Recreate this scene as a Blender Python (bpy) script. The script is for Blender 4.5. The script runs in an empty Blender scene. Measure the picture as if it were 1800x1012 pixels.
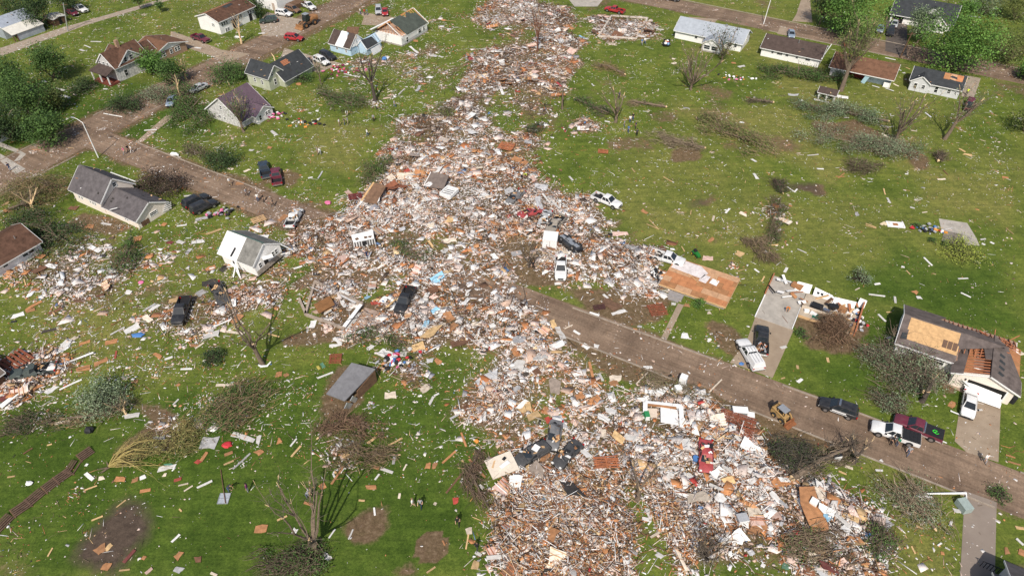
import bpy, bmesh, math, random
import numpy as np
from mathutils import Vector, Matrix, Euler

random.seed(7)
RNG = np.random.default_rng(11)
SC = bpy.context.scene
COL = SC.collection
R = math.radians

# ------------------------------------------------------------------ camera, sky, sun, exposure
CAM_H, FPX, PITCH = 72.0, 1240.0, R(42)
cam_d = bpy.data.cameras.new('camera')
cam_d.sensor_width = 36.0
cam_d.lens = 36.0 * FPX / 1800.0
cam_d.clip_start, cam_d.clip_end = 1.0, 6000.0
cam = bpy.data.objects.new('camera', cam_d)
COL.objects.link(cam)
cam.location = (0, 0, CAM_H)
cam.rotation_euler = (R(90) - PITCH, 0, 0)
SC.camera = cam

SUN_EL, SUN_AZ = R(48), R(8)             # shadows run away from the camera, 8 degrees to the right
wd = bpy.data.worlds.new('World')
SC.world = wd
wd.use_nodes = True
wn = wd.node_tree
bg = wn.nodes['Background']
sky = wn.nodes.new('ShaderNodeTexSky')
sky.sky_type = 'NISHITA'
sky.sun_disc = False
sky.sun_elevation = SUN_EL
sky.sun_rotation = SUN_AZ + math.pi
sky.air_density, sky.dust_density = 1.0, 2.5
wn.links.new(sky.outputs[0], bg.inputs['Color'])
bg.inputs['Strength'].default_value = 0.11
sun_d = bpy.data.lights.new('sun', 'SUN')
sun_d.energy = 4.4
sun_d.angle = R(0.6)
sun_d.color = (1.0, 0.93, 0.83)
sun = bpy.data.objects.new('sun', sun_d)
COL.objects.link(sun)
sun.rotation_euler = Vector((math.sin(SUN_AZ) * math.cos(SUN_EL), math.cos(SUN_AZ) * math.cos(SUN_EL), -math.sin(SUN_EL))).to_track_quat('-Z', 'Y').to_euler()
SC.view_settings.view_transform = 'Standard'
SC.view_settings.look = 'None'
SC.view_settings.gamma = 1.0
SC.view_settings.use_curve_mapping = False
SC.view_settings.exposure = 0.05

# ------------------------------------------------------------------ coordinates
SP, CP = math.sin(PITCH), math.cos(PITCH)
def G(x, y, z=0.0):
    """ground position (at height z) of a point of the photograph"""
    a, v = (x - 900) / FPX, (y - 506) / FPX
    t = (CAM_H - z) / (SP + v * CP)
    return Vector((a * t, (CP - v * SP) * t, z))
def PM(y):
    return (SP + (y - 506) / FPX * CP) * FPX / CAM_H      # photograph pixels per metre
TOWN = R(-30)                                              # the street grid is turned 30 degrees
CU, SU = math.cos(TOWN), math.sin(TOWN)
def W(u, w, z=0.0):
    return Vector((u * CU - w * SU, u * SU + w * CU, z))

# ------------------------------------------------------------------ numpy noise and polygon masks
_PERM = np.random.default_rng(3).random((256, 256))
def vnoise(x, y):
    xi, yi = np.floor(x).astype(int), np.floor(y).astype(int)
    fx, fy = x - xi, y - yi
    fx, fy = fx * fx * (3 - 2 * fx), fy * fy * (3 - 2 * fy)
    g = lambda i, j: _PERM[i & 255, j & 255]
    return (g(xi, yi) * (1 - fx) + g(xi + 1, yi) * fx) * (1 - fy) + (g(xi, yi + 1) * (1 - fx) + g(xi + 1, yi + 1) * fx) * fy
def fbm(x, y, o=3):
    r, a = 0, .5
    for i in range(o):
        r = r + a * vnoise(x * 2 ** i + 17.3 * i, y * 2 ** i + 5.1 * i)
        a *= .5
    return r / (1 - .5 ** o)
def inpoly(X, Y, poly):
    c = np.zeros(X.shape, bool)
    n = len(poly)
    for i in range(n):
        x1, y1 = poly[i][0], poly[i][1]
        x2, y2 = poly[(i + 1) % n][0], poly[(i + 1) % n][1]
        if y1 == y2:
            continue
        m = ((y1 > Y) != (y2 > Y)) & (X < (x2 - x1) * (Y - y1) / (y2 - y1) + x1)
        c ^= m
    return c
def gp(pts):
    return [tuple(G(*p)[:2]) for p in pts]

# ------------------------------------------------------------------ materials
MATS = {}
def mat(name, col, rough=.8, var=.12, scale=3.0, bump=0.0, metal=0.0, col2=None, spec=.3, stretch=None, attr=None, bscale=None, coat=0.0):
    if name in MATS:
        return MATS[name]
    m = bpy.data.materials.new(name)
    m.use_nodes = True
    nt = m.node_tree
    N, L = nt.nodes, nt.links
    b = N['Principled BSDF']
    b.inputs['Roughness'].default_value = rough
    b.inputs['Metallic'].default_value = metal
    b.inputs['Specular IOR Level'].default_value = spec
    if coat:
        b.inputs['Coat Weight'].default_value = coat
        b.inputs['Coat Roughness'].default_value = .1
    tc = N.new('ShaderNodeTexCoord')
    mp = N.new('ShaderNodeMapping')
    L.new(tc.outputs['Object'], mp.inputs['Vector'])
    if stretch:
        mp.inputs['Scale'].default_value = stretch
    nz = N.new('ShaderNodeTexNoise')
    nz.inputs['Scale'].default_value = scale
    nz.inputs['Detail'].default_value = 5
    nz.inputs['Roughness'].default_value = .65
    L.new(mp.outputs[0], nz.inputs['Vector'])
    rp = N.new('ShaderNodeValToRGB')
    rp.color_ramp.elements[0].position, rp.color_ramp.elements[1].position = .3, .7
    L.new(nz.outputs['Fac'], rp.inputs[0])
    c2 = col2 or tuple(min(1, c * (1 + var)) for c in col)
    c1 = col if col2 else tuple(c * (1 - var) for c in col)
    if attr:
        a = N.new('ShaderNodeAttribute')
        a.attribute_name = attr
        rp.color_ramp.elements[0].color = (1 - var,) * 3 + (1,)
        rp.color_ramp.elements[1].color = (1 + var * .5,) * 3 + (1,)
        mx = N.new('ShaderNodeMix')
        mx.data_type = 'RGBA'
        mx.blend_type = 'MULTIPLY'
        mx.inputs[0].default_value = 1
        L.new(a.outputs['Color'], mx.inputs[6])
        L.new(rp.outputs[0], mx.inputs[7])
        L.new(mx.outputs[2], b.inputs['Base Color'])
    else:
        rp.color_ramp.elements[0].color = c1 + (1,)
        rp.color_ramp.elements[1].color = c2 + (1,)
        L.new(rp.outputs[0], b.inputs['Base Color'])
    if bump:
        bp = N.new('ShaderNodeBump')
        bp.inputs['Strength'].default_value = bump
        bp.inputs['Distance'].default_value = .05
        n2 = N.new('ShaderNodeTexNoise')
        n2.inputs['Scale'].default_value = bscale or scale * 3
        n2.inputs['Detail'].default_value = 4
        L.new(mp.outputs[0], n2.inputs['Vector'])
        L.new(n2.outputs['Fac'], bp.inputs['Height'])
        L.new(bp.outputs[0], b.inputs['Normal'])
    MATS[name] = m
    return m
def paint(name, col, rough=.28):
    dust = tuple(c * .8 + .035 for c in col)
    return mat('paint_' + name, col, rough + .1, .10, 1.6, col2=dust, spec=.5, coat=.25)
def roofmat(name, col, var=.3):
    return mat('shingle_' + name, col, .92, var, 1.1, .5, bscale=9, spec=.15)
def sided(name, col, var=.08, col2=None, scale=.7):
    """horizontal lap siding: boards 0.16 m high with a shadowed lap, plus weathering"""
    if 'siding_' + name in MATS:
        return MATS['siding_' + name]
    m = mat('siding_' + name, col, .65, var, scale, col2=col2)
    N, L = m.node_tree.nodes, m.node_tree.links
    tc = next(n for n in N if n.type == 'TEX_COORD')
    wv = N.new('ShaderNodeTexWave')
    wv.wave_type, wv.bands_direction, wv.wave_profile = 'BANDS', 'Z', 'SAW'
    wv.inputs['Scale'].default_value = 1.0
    L.new(tc.outputs['Object'], wv.inputs['Vector'])
    bp = N.new('ShaderNodeBump')
    bp.inputs['Strength'].default_value = .22
    bp.inputs['Distance'].default_value = .02
    L.new(wv.outputs['Fac'], bp.inputs['Height'])
    L.new(bp.outputs[0], N['Principled BSDF'].inputs['Normal'])
    return m

WHITE = mat('white_vinyl', (.72, .71, .70), .6, .07, 1.5)
TRIM = mat('white_trim', (.74, .74, .73), .55, .07, 2)
GLASS = mat('window_glass', (.02, .025, .03), .08, .1, 1, spec=.6)
TYRE = mat('tyre_rubber', (.02, .02, .02), .85, .2, 8)
RIM = mat('wheel_rim', (.45, .45, .46), .35, .1, 8, metal=.8)
CHROME = mat('bright_metal', (.6, .6, .6), .25, .1, 6, metal=.9)
BLACKP = mat('black_plastic', (.02, .02, .022), .55, .2, 4)
CONC = mat('concrete', (.36, .33, .29), .9, .22, .8, .25, bscale=14)
OSB = mat('osb', (.50, .315, .155), .85, .22, 2.2, .2, bscale=20)
OSBD = mat('osb_wet', (.34, .165, .075), .85, .25, 1.2, .2, bscale=16)
LUMBER = mat('lumber', (.55, .36, .19), .8, .22, 1.5, stretch=(1, 6, 6))
REDWOOD = mat('red_lumber', (.38, .15, .075), .8, .3, 2, stretch=(1, 5, 5))
OLDWOOD = mat('old_wood', (.13, .075, .045), .9, .35, 2)
BARK = mat('bark', (.165, .125, .092), .95, .35, 5, .6, stretch=(1, 1, .35))
BARKD = mat('dark_bark', (.075, .060, .050), .95, .3, 5, .5)
SPLINT = mat('splintered_wood', (.66, .48, .28), .8, .2, 4)
GALV = mat('galvanised_steel', (.50, .51, .52), .4, .1, 3, metal=.6)

# ------------------------------------------------------------------ mesh helpers
class MB:
    def __init__(s):
        s.v, s.f, s.m = [], [], []
    def add(s, vs, fs, mi=0):
        o = len(s.v)
        s.v += [tuple(p) for p in vs]
        s.f += [tuple(i + o for i in f) for f in fs]
        s.m += [mi] * len(fs)
        return s
    def box(s, c, d, rot=None, mi=0):
        M = rot if rot is not None else Matrix.Identity(3)
        vs = [Vector(c) + M @ Vector((sx * d[0] / 2, sy * d[1] / 2, sz * d[2] / 2)) for sx in (-1, 1) for sy in (-1, 1) for sz in (-1, 1)]
        return s.add(vs, [(0, 1, 3, 2), (4, 6, 7, 5), (0, 4, 5, 1), (2, 3, 7, 6), (0, 2, 6, 4), (1, 5, 7, 3)], mi)
    def ab(s, a, b, mi=0):
        return s.box([(p + q) / 2 for p, q in zip(a, b)], [abs(q - p) for p, q in zip(a, b)], None, mi)
    def bar(s, a, b, w, h=None, mi=0):
        a, b = Vector(a), Vector(b)
        d = b - a
        M = d.to_track_quat('X', 'Z').to_matrix()
        return s.box((a + b) / 2, (d.length, w, h or w), M, mi)
    def prism(s, poly, off, mi=0):
        """polygon (3-D points) extruded by a vector"""
        n = len(poly)
        P = [Vector(p) for p in poly]
        Q = [p + Vector(off) for p in P]
        fs = [tuple(range(n))[::-1], tuple(range(n, 2 * n))] + [(i, (i + 1) % n, n + (i + 1) % n, n + i) for i in range(n)]
        return s.add(P + Q, fs, mi)
    def tube(s, pts, rad, n=6, mi=0, cap=None):
        o = len(s.v)
        P = [Vector(p) for p in pts]
        for i, p in enumerate(P):
            d = (P[min(i + 1, len(P) - 1)] - P[max(i - 1, 0)])
            M = d.to_track_quat('Z', 'Y').to_matrix()
            for k in range(n):
                a = 2 * math.pi * k / n
                s.v.append(tuple(p + M @ Vector((math.cos(a), math.sin(a), 0)) * rad[i]))
        for i in range(len(P) - 1):
            for k in range(n):
                s.f.append((o + i * n + k, o + i * n + (k + 1) % n, o + (i + 1) * n + (k + 1) % n, o + (i + 1) * n + k))
                s.m.append(mi)
        s.f.append(tuple(o + k for k in range(n))[::-1]); s.m.append(mi)
        s.f.append(tuple(o + (len(P) - 1) * n + k for k in range(n))); s.m.append(mi if cap is None else cap)
        return s
    def mesh(s, name, mats, smooth=None):
        me = bpy.data.meshes.new(name)
        me.from_pydata(s.v, [], s.f)
        for m in (mats if isinstance(mats, (list, tuple)) else [mats]):
            me.materials.append(m)
        if any(s.m):
            me.polygons.foreach_set('material_index', s.m)
        bm = bmesh.new()
        bm.from_mesh(me)
        bmesh.ops.recalc_face_normals(bm, faces=bm.faces)
        bm.to_mesh(me)
        bm.free()
        if smooth:
            me.polygons.foreach_set('use_smooth', [True] * len(me.polygons))
            me.set_sharp_from_angle(angle=R(smooth))
        return me
    def build(s, name, mats, parent=None, smooth=None):
        return link(name, s.mesh(name, mats, smooth), parent)
def link(name, me, parent=None):
    o = bpy.data.objects.new(name, me)
    COL.objects.link(o)
    if parent:
        o.parent = parent
    return o
def tag(o, label, cat=None, group=None, kind=None):
    o['label'] = label
    if cat: o['category'] = cat
    if group: o['group'] = group
    if kind: o['kind'] = kind
    return o
def thing(name, label, cat, loc=(0, 0, 0), rz=0.0, group=None):
    o = bpy.data.objects.new(name, None)
    o.empty_display_size = .3
    COL.objects.link(o)
    o.location = loc
    o.rotation_euler = (0, 0, rz)
    return tag(o, label, cat, group)
def tree_copy(o, parent=None):
    c = o.copy()
    COL.objects.link(c)
    c.parent = parent
    for ch in o.children:
        tree_copy(ch, c)
    return c
def big_mesh(name, V, F, cols=None, mats=(), smooth=False):
    """V (n,3), F (m,k) numpy arrays -> mesh, quick"""
    me = bpy.data.meshes.new(name)
    k = F.shape[1]
    me.vertices.add(len(V))
    me.vertices.foreach_set('co', np.ascontiguousarray(V, np.float32).ravel())
    me.loops.add(F.size)
    me.loops.foreach_set('vertex_index', np.ascontiguousarray(F, np.int32).ravel())
    me.polygons.add(len(F))
    me.polygons.foreach_set('loop_start', np.arange(0, F.size, k, dtype=np.int32))
    if smooth:
        me.polygons.foreach_set('use_smooth', np.ones(len(F), bool))
    me.update(calc_edges=True)
    if cols is not None:
        a = me.color_attributes.new('Col', 'FLOAT_COLOR', 'POINT')
        c4 = np.ones((len(V), 4), np.float32)
        c4[:, :3] = cols
        a.data.foreach_set('color', c4.ravel())
    for m in mats:
        me.materials.append(m)
    return me
_BOX = np.array([(-.5, -.5, -.5), (-.5, -.5, .5), (-.5, .5, -.5), (-.5, .5, .5), (.5, -.5, -.5), (.5, -.5, .5), (.5, .5, -.5), (.5, .5, .5)])
_BF = np.array([(0, 1, 3, 2), (4, 6, 7, 5), (0, 4, 5, 1), (2, 3, 7, 6), (0, 2, 6, 4), (1, 5, 7, 3)])
def rotm(yaw, pitch, roll):
    cy, sy, cp, sp, cr, sr = np.cos(yaw), np.sin(yaw), np.cos(pitch), np.sin(pitch), np.cos(roll), np.sin(roll)
    M = np.empty((len(yaw), 3, 3))
    M[:, 0] = np.stack([cy * cp, cy * sp * sr - sy * cr, cy * sp * cr + sy * sr], 1)
    M[:, 1] = np.stack([sy * cp, sy * sp * sr + cy * cr, sy * sp * cr - cy * sr], 1)
    M[:, 2] = np.stack([-sp, cp * sr, cp * cr], 1)
    return M
def pieces(name, P, S, M, C, jit, material):
    """one mesh of n uneven boxes: centres P, sizes S, rotations M, colours C, corner jitter jit"""
    n = len(P)
    B = np.repeat(_BOX[None], n, 0)
    J = (RNG.random((n, 4, 2)) - .5) * jit[:, None, None]      # the same shift top and bottom
    for k in range(8):
        B[:, k, :2] += J[:, k // 2]
    V = np.einsum('nij,nkj->nki', M, B * S[:, None, :]) + P[:, None, :]
    F = (_BF[None] + 8 * np.arange(n)[:, None, None]).reshape(-1, 4)
    return big_mesh(name, V.reshape(-1, 3), F, np.repeat(C, 8, 0), [material])

_TET = np.array([(-.5, -.35, -.3), (.5, -.3, -.3), (0, .5, -.3), (-.05, 0, .5)])
_TF = np.array([(0, 2, 1), (0, 1, 3), (1, 2, 3), (2, 0, 3)])
def chips(name, P, S, M, C, material):
    """one mesh of n small angular chips"""
    n = len(P)
    B = _TET[None] + (RNG.random((n, 4, 3)) - .5) * .5
    V = np.einsum('nij,nkj->nki', M, B * S[:, None, :]) + P[:, None, :]
    F = (_TF[None] + 4 * np.arange(n)[:, None, None]).reshape(-1, 3)
    return big_mesh(name, V.reshape(-1, 3), F, np.repeat(C, 4, 0), [material])

# ------------------------------------------------------------------ the rubble field: where it lies, how thick
ZONES = [  # (outline in the photograph, density)
    ([(855, -10), (968, -10), (1010, 45), (1012, 110), (985, 170), (1030, 215), (990, 245), (930, 275), (880, 300), (700, 300), (690, 270), (725, 215), (768, 170), (800, 120), (825, 60)], .75),
    ([(780, 20), (850, 0), (800, 90), (770, 150), (740, 200), (700, 250), (660, 300), (690, 240), (735, 150)], .46),
    ([(690, 270), (930, 270), (1000, 322), (1055, 335), (1062, 385), (1010, 400), (1090, 430), (1190, 448), (1160, 480), (1190, 525), (1100, 540), (1010, 525), (960, 502), (900, 503), (830, 488), (760, 490), (640, 495), (590, 450), (600, 390), (640, 340), (655, 310)], 1.0),
    ([(490, 380), (600, 350), (640, 400), (640, 500), (560, 490), (500, 440)], .6),
    ([(290, 390), (400, 375), (520, 400), (540, 470), (500, 500), (480, 560), (400, 560), (330, 580), (250, 600), (140, 600), (60, 560), (0, 520), (0, 480), (70, 450), (150, 420), (220, 415)], .40),
    ([(0, 455), (90, 440), (160, 450), (150, 510), (60, 520), (0, 510)], .6),
    ([(350, 480), (500, 490), (470, 530), (360, 560), (310, 540)], .6),
    ([(0, 645), (60, 620), (180, 630), (120, 680), (0, 745)], .65),
    ([(690, 520), (760, 485), (830, 492), (905, 545), (975, 570), (1000, 600), (920, 620), (840, 640), (800, 600), (760, 650), (700, 670), (660, 640), (640, 650), (700, 570)], .95),
    ([(540, 500), (650, 520), (700, 560), (640, 600), (560, 590), (520, 560)], .7),
    ([(835, 640), (900, 600), (1000, 590), (1060, 620), (1100, 675), (1200, 690), (1300, 720), (1340, 780), (1400, 820), (1470, 880), (1555, 940), (1540, 1030), (850, 1030), (880, 940), (865, 860), (830, 800), (850, 760), (828, 690)], 1.0),
    ([(555, 690), (600, 720), (650, 735), (660, 775), (600, 790), (570, 770)], .9),
    ([(1050, 28), (1140, 30), (1135, 55), (1105, 74), (1052, 68)], 1.0),
    ([(1000, 25), (1055, 20), (1050, 40), (1010, 60)], .5),
    ([(560, 110), (650, 100), (760, 90), (770, 160), (690, 200), (620, 150), (570, 140)], .42),
    ([(660, 640), (850, 640), (830, 720), (560, 810), (480, 760), (540, 690)], .2),
    ([(380, 690), (500, 690), (480, 780), (340, 820), (240, 830), (330, 750)], .27),
    ([(1340, 765), (1500, 775), (1560, 800), (1420, 840)], .3),
    ([(500, 180), (530, 170), (560, 190), (550, 225), (510, 230)], .25),
    ([(1358, 322), (1378, 322), (1378, 400), (1356, 440), (1340, 440), (1350, 380)], .62),
    ([(1260, 430), (1340, 420), (1350, 470), (1300, 470)], .35),
]
CLEAR = [  # bare lanes and lawns inside the field
    [(835, 492), (900, 505), (1345, 660), (1800, 825), (1800, 895), (1500, 792), (1250, 692), (985, 580), (930, 550), (870, 520)],
    [(870, 420), (950, 420), (955, 500), (900, 500), (880, 470)],
    [(1090, 850), (1130, 850), (1170, 900), (1200, 1012), (1100, 1012), (1120, 930), (1085, 900)],
    [(1250, 970), (1330, 970), (1330, 1030), (1240, 1030)],
    [(600, 460), (700, 470), (640, 500), (570, 500)],
]
GX0, GX1, GY0, GY1, GS = -232.0, 232.0, 22.0, 274.0, 0.7
gnx, gny = int((GX1 - GX0) / GS) + 1, int((GY1 - GY0) / GS) + 1
gx = GX0 + np.arange(gnx) * GS
gy = GY0 + np.arange(gny) * GS
GXX, GYY = np.meshgrid(gx, gy)
def blur(A, n):
    for _ in range(n):
        A = (A + np.roll(A, 1, 0) + np.roll(A, -1, 0)) / 3
        A = (A + np.roll(A, 1, 1) + np.roll(A, -1, 1)) / 3
    return A
WXX = GXX + (fbm(GXX * .14, GYY * .14) - .5) * 13
WYY = GYY + (fbm(GXX * .14 + 40, GYY * .14 + 9) - .5) * 13
DENS = np.zeros(GXX.shape)
for poly, d in ZONES:
    DENS = np.maximum(DENS, inpoly(WXX, WYY, gp(poly)) * d)
# feathered, torn edges and open gaps: the field is heaps and drifts, not a carpet
_e = fbm(GXX * .20 + 12, GYY * .20 + 77, 4)
_s = np.clip((blur(DENS, 5) / np.maximum(blur((DENS > 0).astype(float), 5) * .0 + 1, 1e-3) + (_e - .5) * 1.5 - .14) / .5, 0, 1)
_gap = np.clip((fbm(GXX * .10 + 33, GYY * .10 + 4, 5) - .33) / .24, 0, 1)
_fl = np.where(blur(DENS, 3) > .8, .42, .14)
DENS = np.maximum(DENS, blur(DENS, 8) * .5) * _s * (_fl + (1 - _fl) * _gap) * np.clip(.55 + 1.1 * fbm(GXX * .28 + 19, GYY * .28 + 66, 3) ** 1.2, 0, 1.15)
for poly in CLEAR:
    DENS = np.where(inpoly(GXX * .6 + WXX * .4, GYY * .6 + WYY * .4, gp(poly)), DENS * .10, DENS)
DENS = blur(DENS, 1)
CLUMP = fbm(GXX * .22 + 3, GYY * .22 + 8, 3)
DENS *= np.clip(.35 + 1.35 * CLUMP, .3, 1.25)
HEAP = blur(np.clip(DENS - .25, 0, 1) ** 1.2 * (.1 + 3.2 * np.clip(fbm(GXX * .17 + 70, GYY * .17 + 31, 3) - .32, 0, 1)), 2)
SOIL = [np.zeros(GXX.shape) for _ in range(3)]     # brown dirt, dark soil, dry grass
def stain(i, pts, v=1.0, soft=1, wob=.5):
    X, Y = GXX * (1 - wob) + WXX * wob, GYY * (1 - wob) + WYY * wob
    A = blur(inpoly(X, Y, gp(pts)).astype(float), soft) * v
    SOIL[i] = np.maximum(SOIL[i], A)
SOIL[0] = np.maximum(SOIL[0], blur(np.clip(DENS * 1.25, 0, 1), 1) * .92)
SOIL[0] = np.maximum(SOIL[0], blur((DENS > .22).astype(float), 7) * .50)
for p in (CLEAR[1], CLEAR[4], [(940, 500), (1010, 520), (1110, 545), (1150, 520), (1180, 545), (1090, 575), (1000, 545)], [(900, 400), (960, 440), (1010, 480), (1000, 520), (890, 505), (860, 450)], [(1010, 600), (1110, 630), (1260, 700), (1330, 740), (1300, 760), (1180, 700), (1060, 640)]):
    stain(0, p, .9, 2, .6)
for p in [
    [(560, 455), (640, 462), (720, 470), (650, 500), (560, 505), (500, 520)],
    [(480, 600), (620, 505), (720, 540), (640, 605), (540, 600)],
    [(1320, 760), (1345, 720), (1400, 745), (1380, 790), (1330, 800)],
    [(1230, 560), (1260, 640), (1345, 665), (1290, 590)],
    [(1060, 510), (1160, 520), (1120, 560), (1040, 555)],
    [(1395, 335), (1470, 320), (1468, 336), (1430, 338)],
    [(1380, 560), (1440, 540), (1500, 560), (1520, 600), (1480, 620), (1400, 600)],
    [(1640, 650), (1670, 660), (1680, 690), (1640, 690)],
    [(560, 690), (600, 640), (640, 660), (600, 720), (570, 740)],
    [(1420, 210), (1500, 215), (1560, 240), (1540, 260), (1440, 230)],
    [(1230, 350), (1245, 360), (1270, 340)], [(120, 400), (200, 420), (240, 400), (160, 370)],
    [(1180, 265), (1240, 260), (1225, 290), (1190, 285)], [(1600, 270), (1640, 275), (1635, 300), (1610, 300)],
    [(500, 300), (525, 305), (520, 330), (440, 330), (470, 310)], [(1035, 372), (1075, 362), (1060, 395), (1030, 400)],
    [(600, 905), (640, 900), (660, 940), (610, 950)], [(180, 690), (270, 750), (220, 760), (160, 800), (200, 830), (320, 790), (330, 740)],
    [(430, 460), (460, 450), (540, 480), (470, 480)], [(1740, 780), (1700, 760), (1690, 800)],
]:
    stain(0, p, .85)
def stain_uw(i, u0, w0, u1, w1, v, soft):
    U = GXX * CU + GYY * SU + (_e - .5) * 3.0
    V = -GXX * SU + GYY * CU + (_e - .5) * 3.0
    SOIL[i] = np.maximum(SOIL[i], blur(((U > u0) & (U < u1) & (V > w0) & (V < w1)).astype(float), soft) * v)
stain_uw(0, -60, 62.4, 10, 70.6, .75, 2); stain_uw(0, -134, 62.4, -70, 70.3, .75, 2); stain_uw(0, 10, 63.0, 45, 64.3, .6, 1)
stain_uw(0, -144, 20, -131, 170, .6, 2); stain_uw(0, -90, 187.0, 45, 197, .5, 2)
stain(0, [(757 + 32 * math.cos(a), 960 + 27 * math.sin(a)) for a in np.linspace(0, 6.2, 20)], 1, 0, .05)
stain(0, [(715 + 25 * math.cos(a), 1008 + 20 * math.sin(a)) for a in np.linspace(0, 6.2, 16)], .6, 1, .2)
for p in [
    [(120, 990), (145, 960), (165, 935), (200, 905), (235, 890), (275, 915), (265, 945), (230, 970), (210, 1012), (180, 1025), (120, 1012)],
    [(5, 1000), (35, 990), (45, 1025), (5, 1025)],
    [(1218, 345), (1245, 340), (1248, 355), (1232, 362), (1216, 352)],
    [(1332, 452), (1352, 360), (1364, 322), (1386, 320), (1380, 360), (1366, 410), (1356, 452)], [(1395, 338), (1398, 322), (1470, 318), (1468, 338)],
    [(980, 985), (1010, 975), (1010, 1012), (970, 1012)], [(150, 800), (190, 790), (185, 830), (150, 835)],
]:
    stain(1, p, .8, 4, .7)
for p in [
    [(1180, 180), (1400, 190), (1500, 330), (1420, 300), (1250, 240)], [(1350, 100), (1480, 130), (1500, 200), (1360, 170)],
    [(0, 480), (130, 520), (300, 560), (180, 620), (40, 600)], [(1480, 800), (1700, 900), (1690, 1012), (1560, 1012), (1560, 900)],
    [(1100, 330), (1360, 380), (1330, 440), (1090, 420)], [(1560, 260), (1800, 330), (1800, 420), (1620, 360)],
    [(560, 200), (690, 230), (620, 300), (520, 290)], [(1380, 560), (1480, 600), (1560, 580), (1500, 640)],
]:
    stain(2, p, .85, 5, .8)
SOIL[2] = np.maximum(SOIL[2], np.clip((fbm(GXX * .035, GYY * .035, 4) - .47) * 2.2, 0, .6))
_wide = blur((DENS > .2).astype(float), 30)
SOIL[0] = np.maximum(SOIL[0], np.clip((fbm(GXX * .16 + 8, GYY * .16 + 2, 5) - .56) * 4, 0, 1) * np.clip(_wide * 2.2, 0, 1) * .62)
SOIL[0] = np.maximum(SOIL[0], np.clip((fbm(GXX * .09 + 48, GYY * .09 + 21, 5) - .62) * 5, 0, 1) * .5)
LUSH = np.zeros(GXX.shape)
for p in ([(-60, 690), (330, 700), (560, 640), (830, 660), (850, 1030), (-60, 1030)], [(1560, 560), (1800, 640), (1800, 760), (1380, 640)], [(1560, 440), (1800, 470), (1800, 580), (1480, 520)], [(-60, 130), (300, 140), (420, 230), (-60, 300)]):
    LUSH = np.maximum(LUSH, blur(inpoly(WXX, WYY, gp(p)).astype(float), 5))
    SOIL[2] *= 1 - .8 * blur(inpoly(WXX, WYY, gp(p)).astype(float), 6)      # the lusher, unmown lots
SOIL = [np.clip(s, 0, 1) for s in SOIL]
# --- places where the ground has to stay level (roads, slabs, buildings, lawns)
def flat_uw(u0, w0, u1, w1, m=1.0):
    global HEAP
    U = GXX * CU + GYY * SU
    V = -GXX * SU + GYY * CU
    HEAP = np.where((U > u0 - m) & (U < u1 + m) & (V > w0 - m) & (V < w1 + m), 0, HEAP)
flat_uw(-56, 64, 40, 69.6, .3)
flat_uw(-21, 80, -10, 88.5, 1)
HEAP = blur(HEAP, 1)
def sample(A, x, y):
    fx = np.clip((np.asarray(x) - GX0) / GS, 0, gnx - 1.01)
    fy = np.clip((np.asarray(y) - GY0) / GS, 0, gny - 1.01)
    i, j = fx.astype(int), fy.astype(int)
    a, b = fx - i, fy - j
    return (A[j, i] * (1 - a) + A[j, i + 1] * a) * (1 - b) + (A[j + 1, i] * (1 - a) + A[j + 1, i + 1] * a) * b
def hz(x, y):
    return float(sample(HEAP, x, y))
def GG(x, y):
    p = G(x, y)
    p.z = hz(p.x, p.y)
    return p

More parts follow.
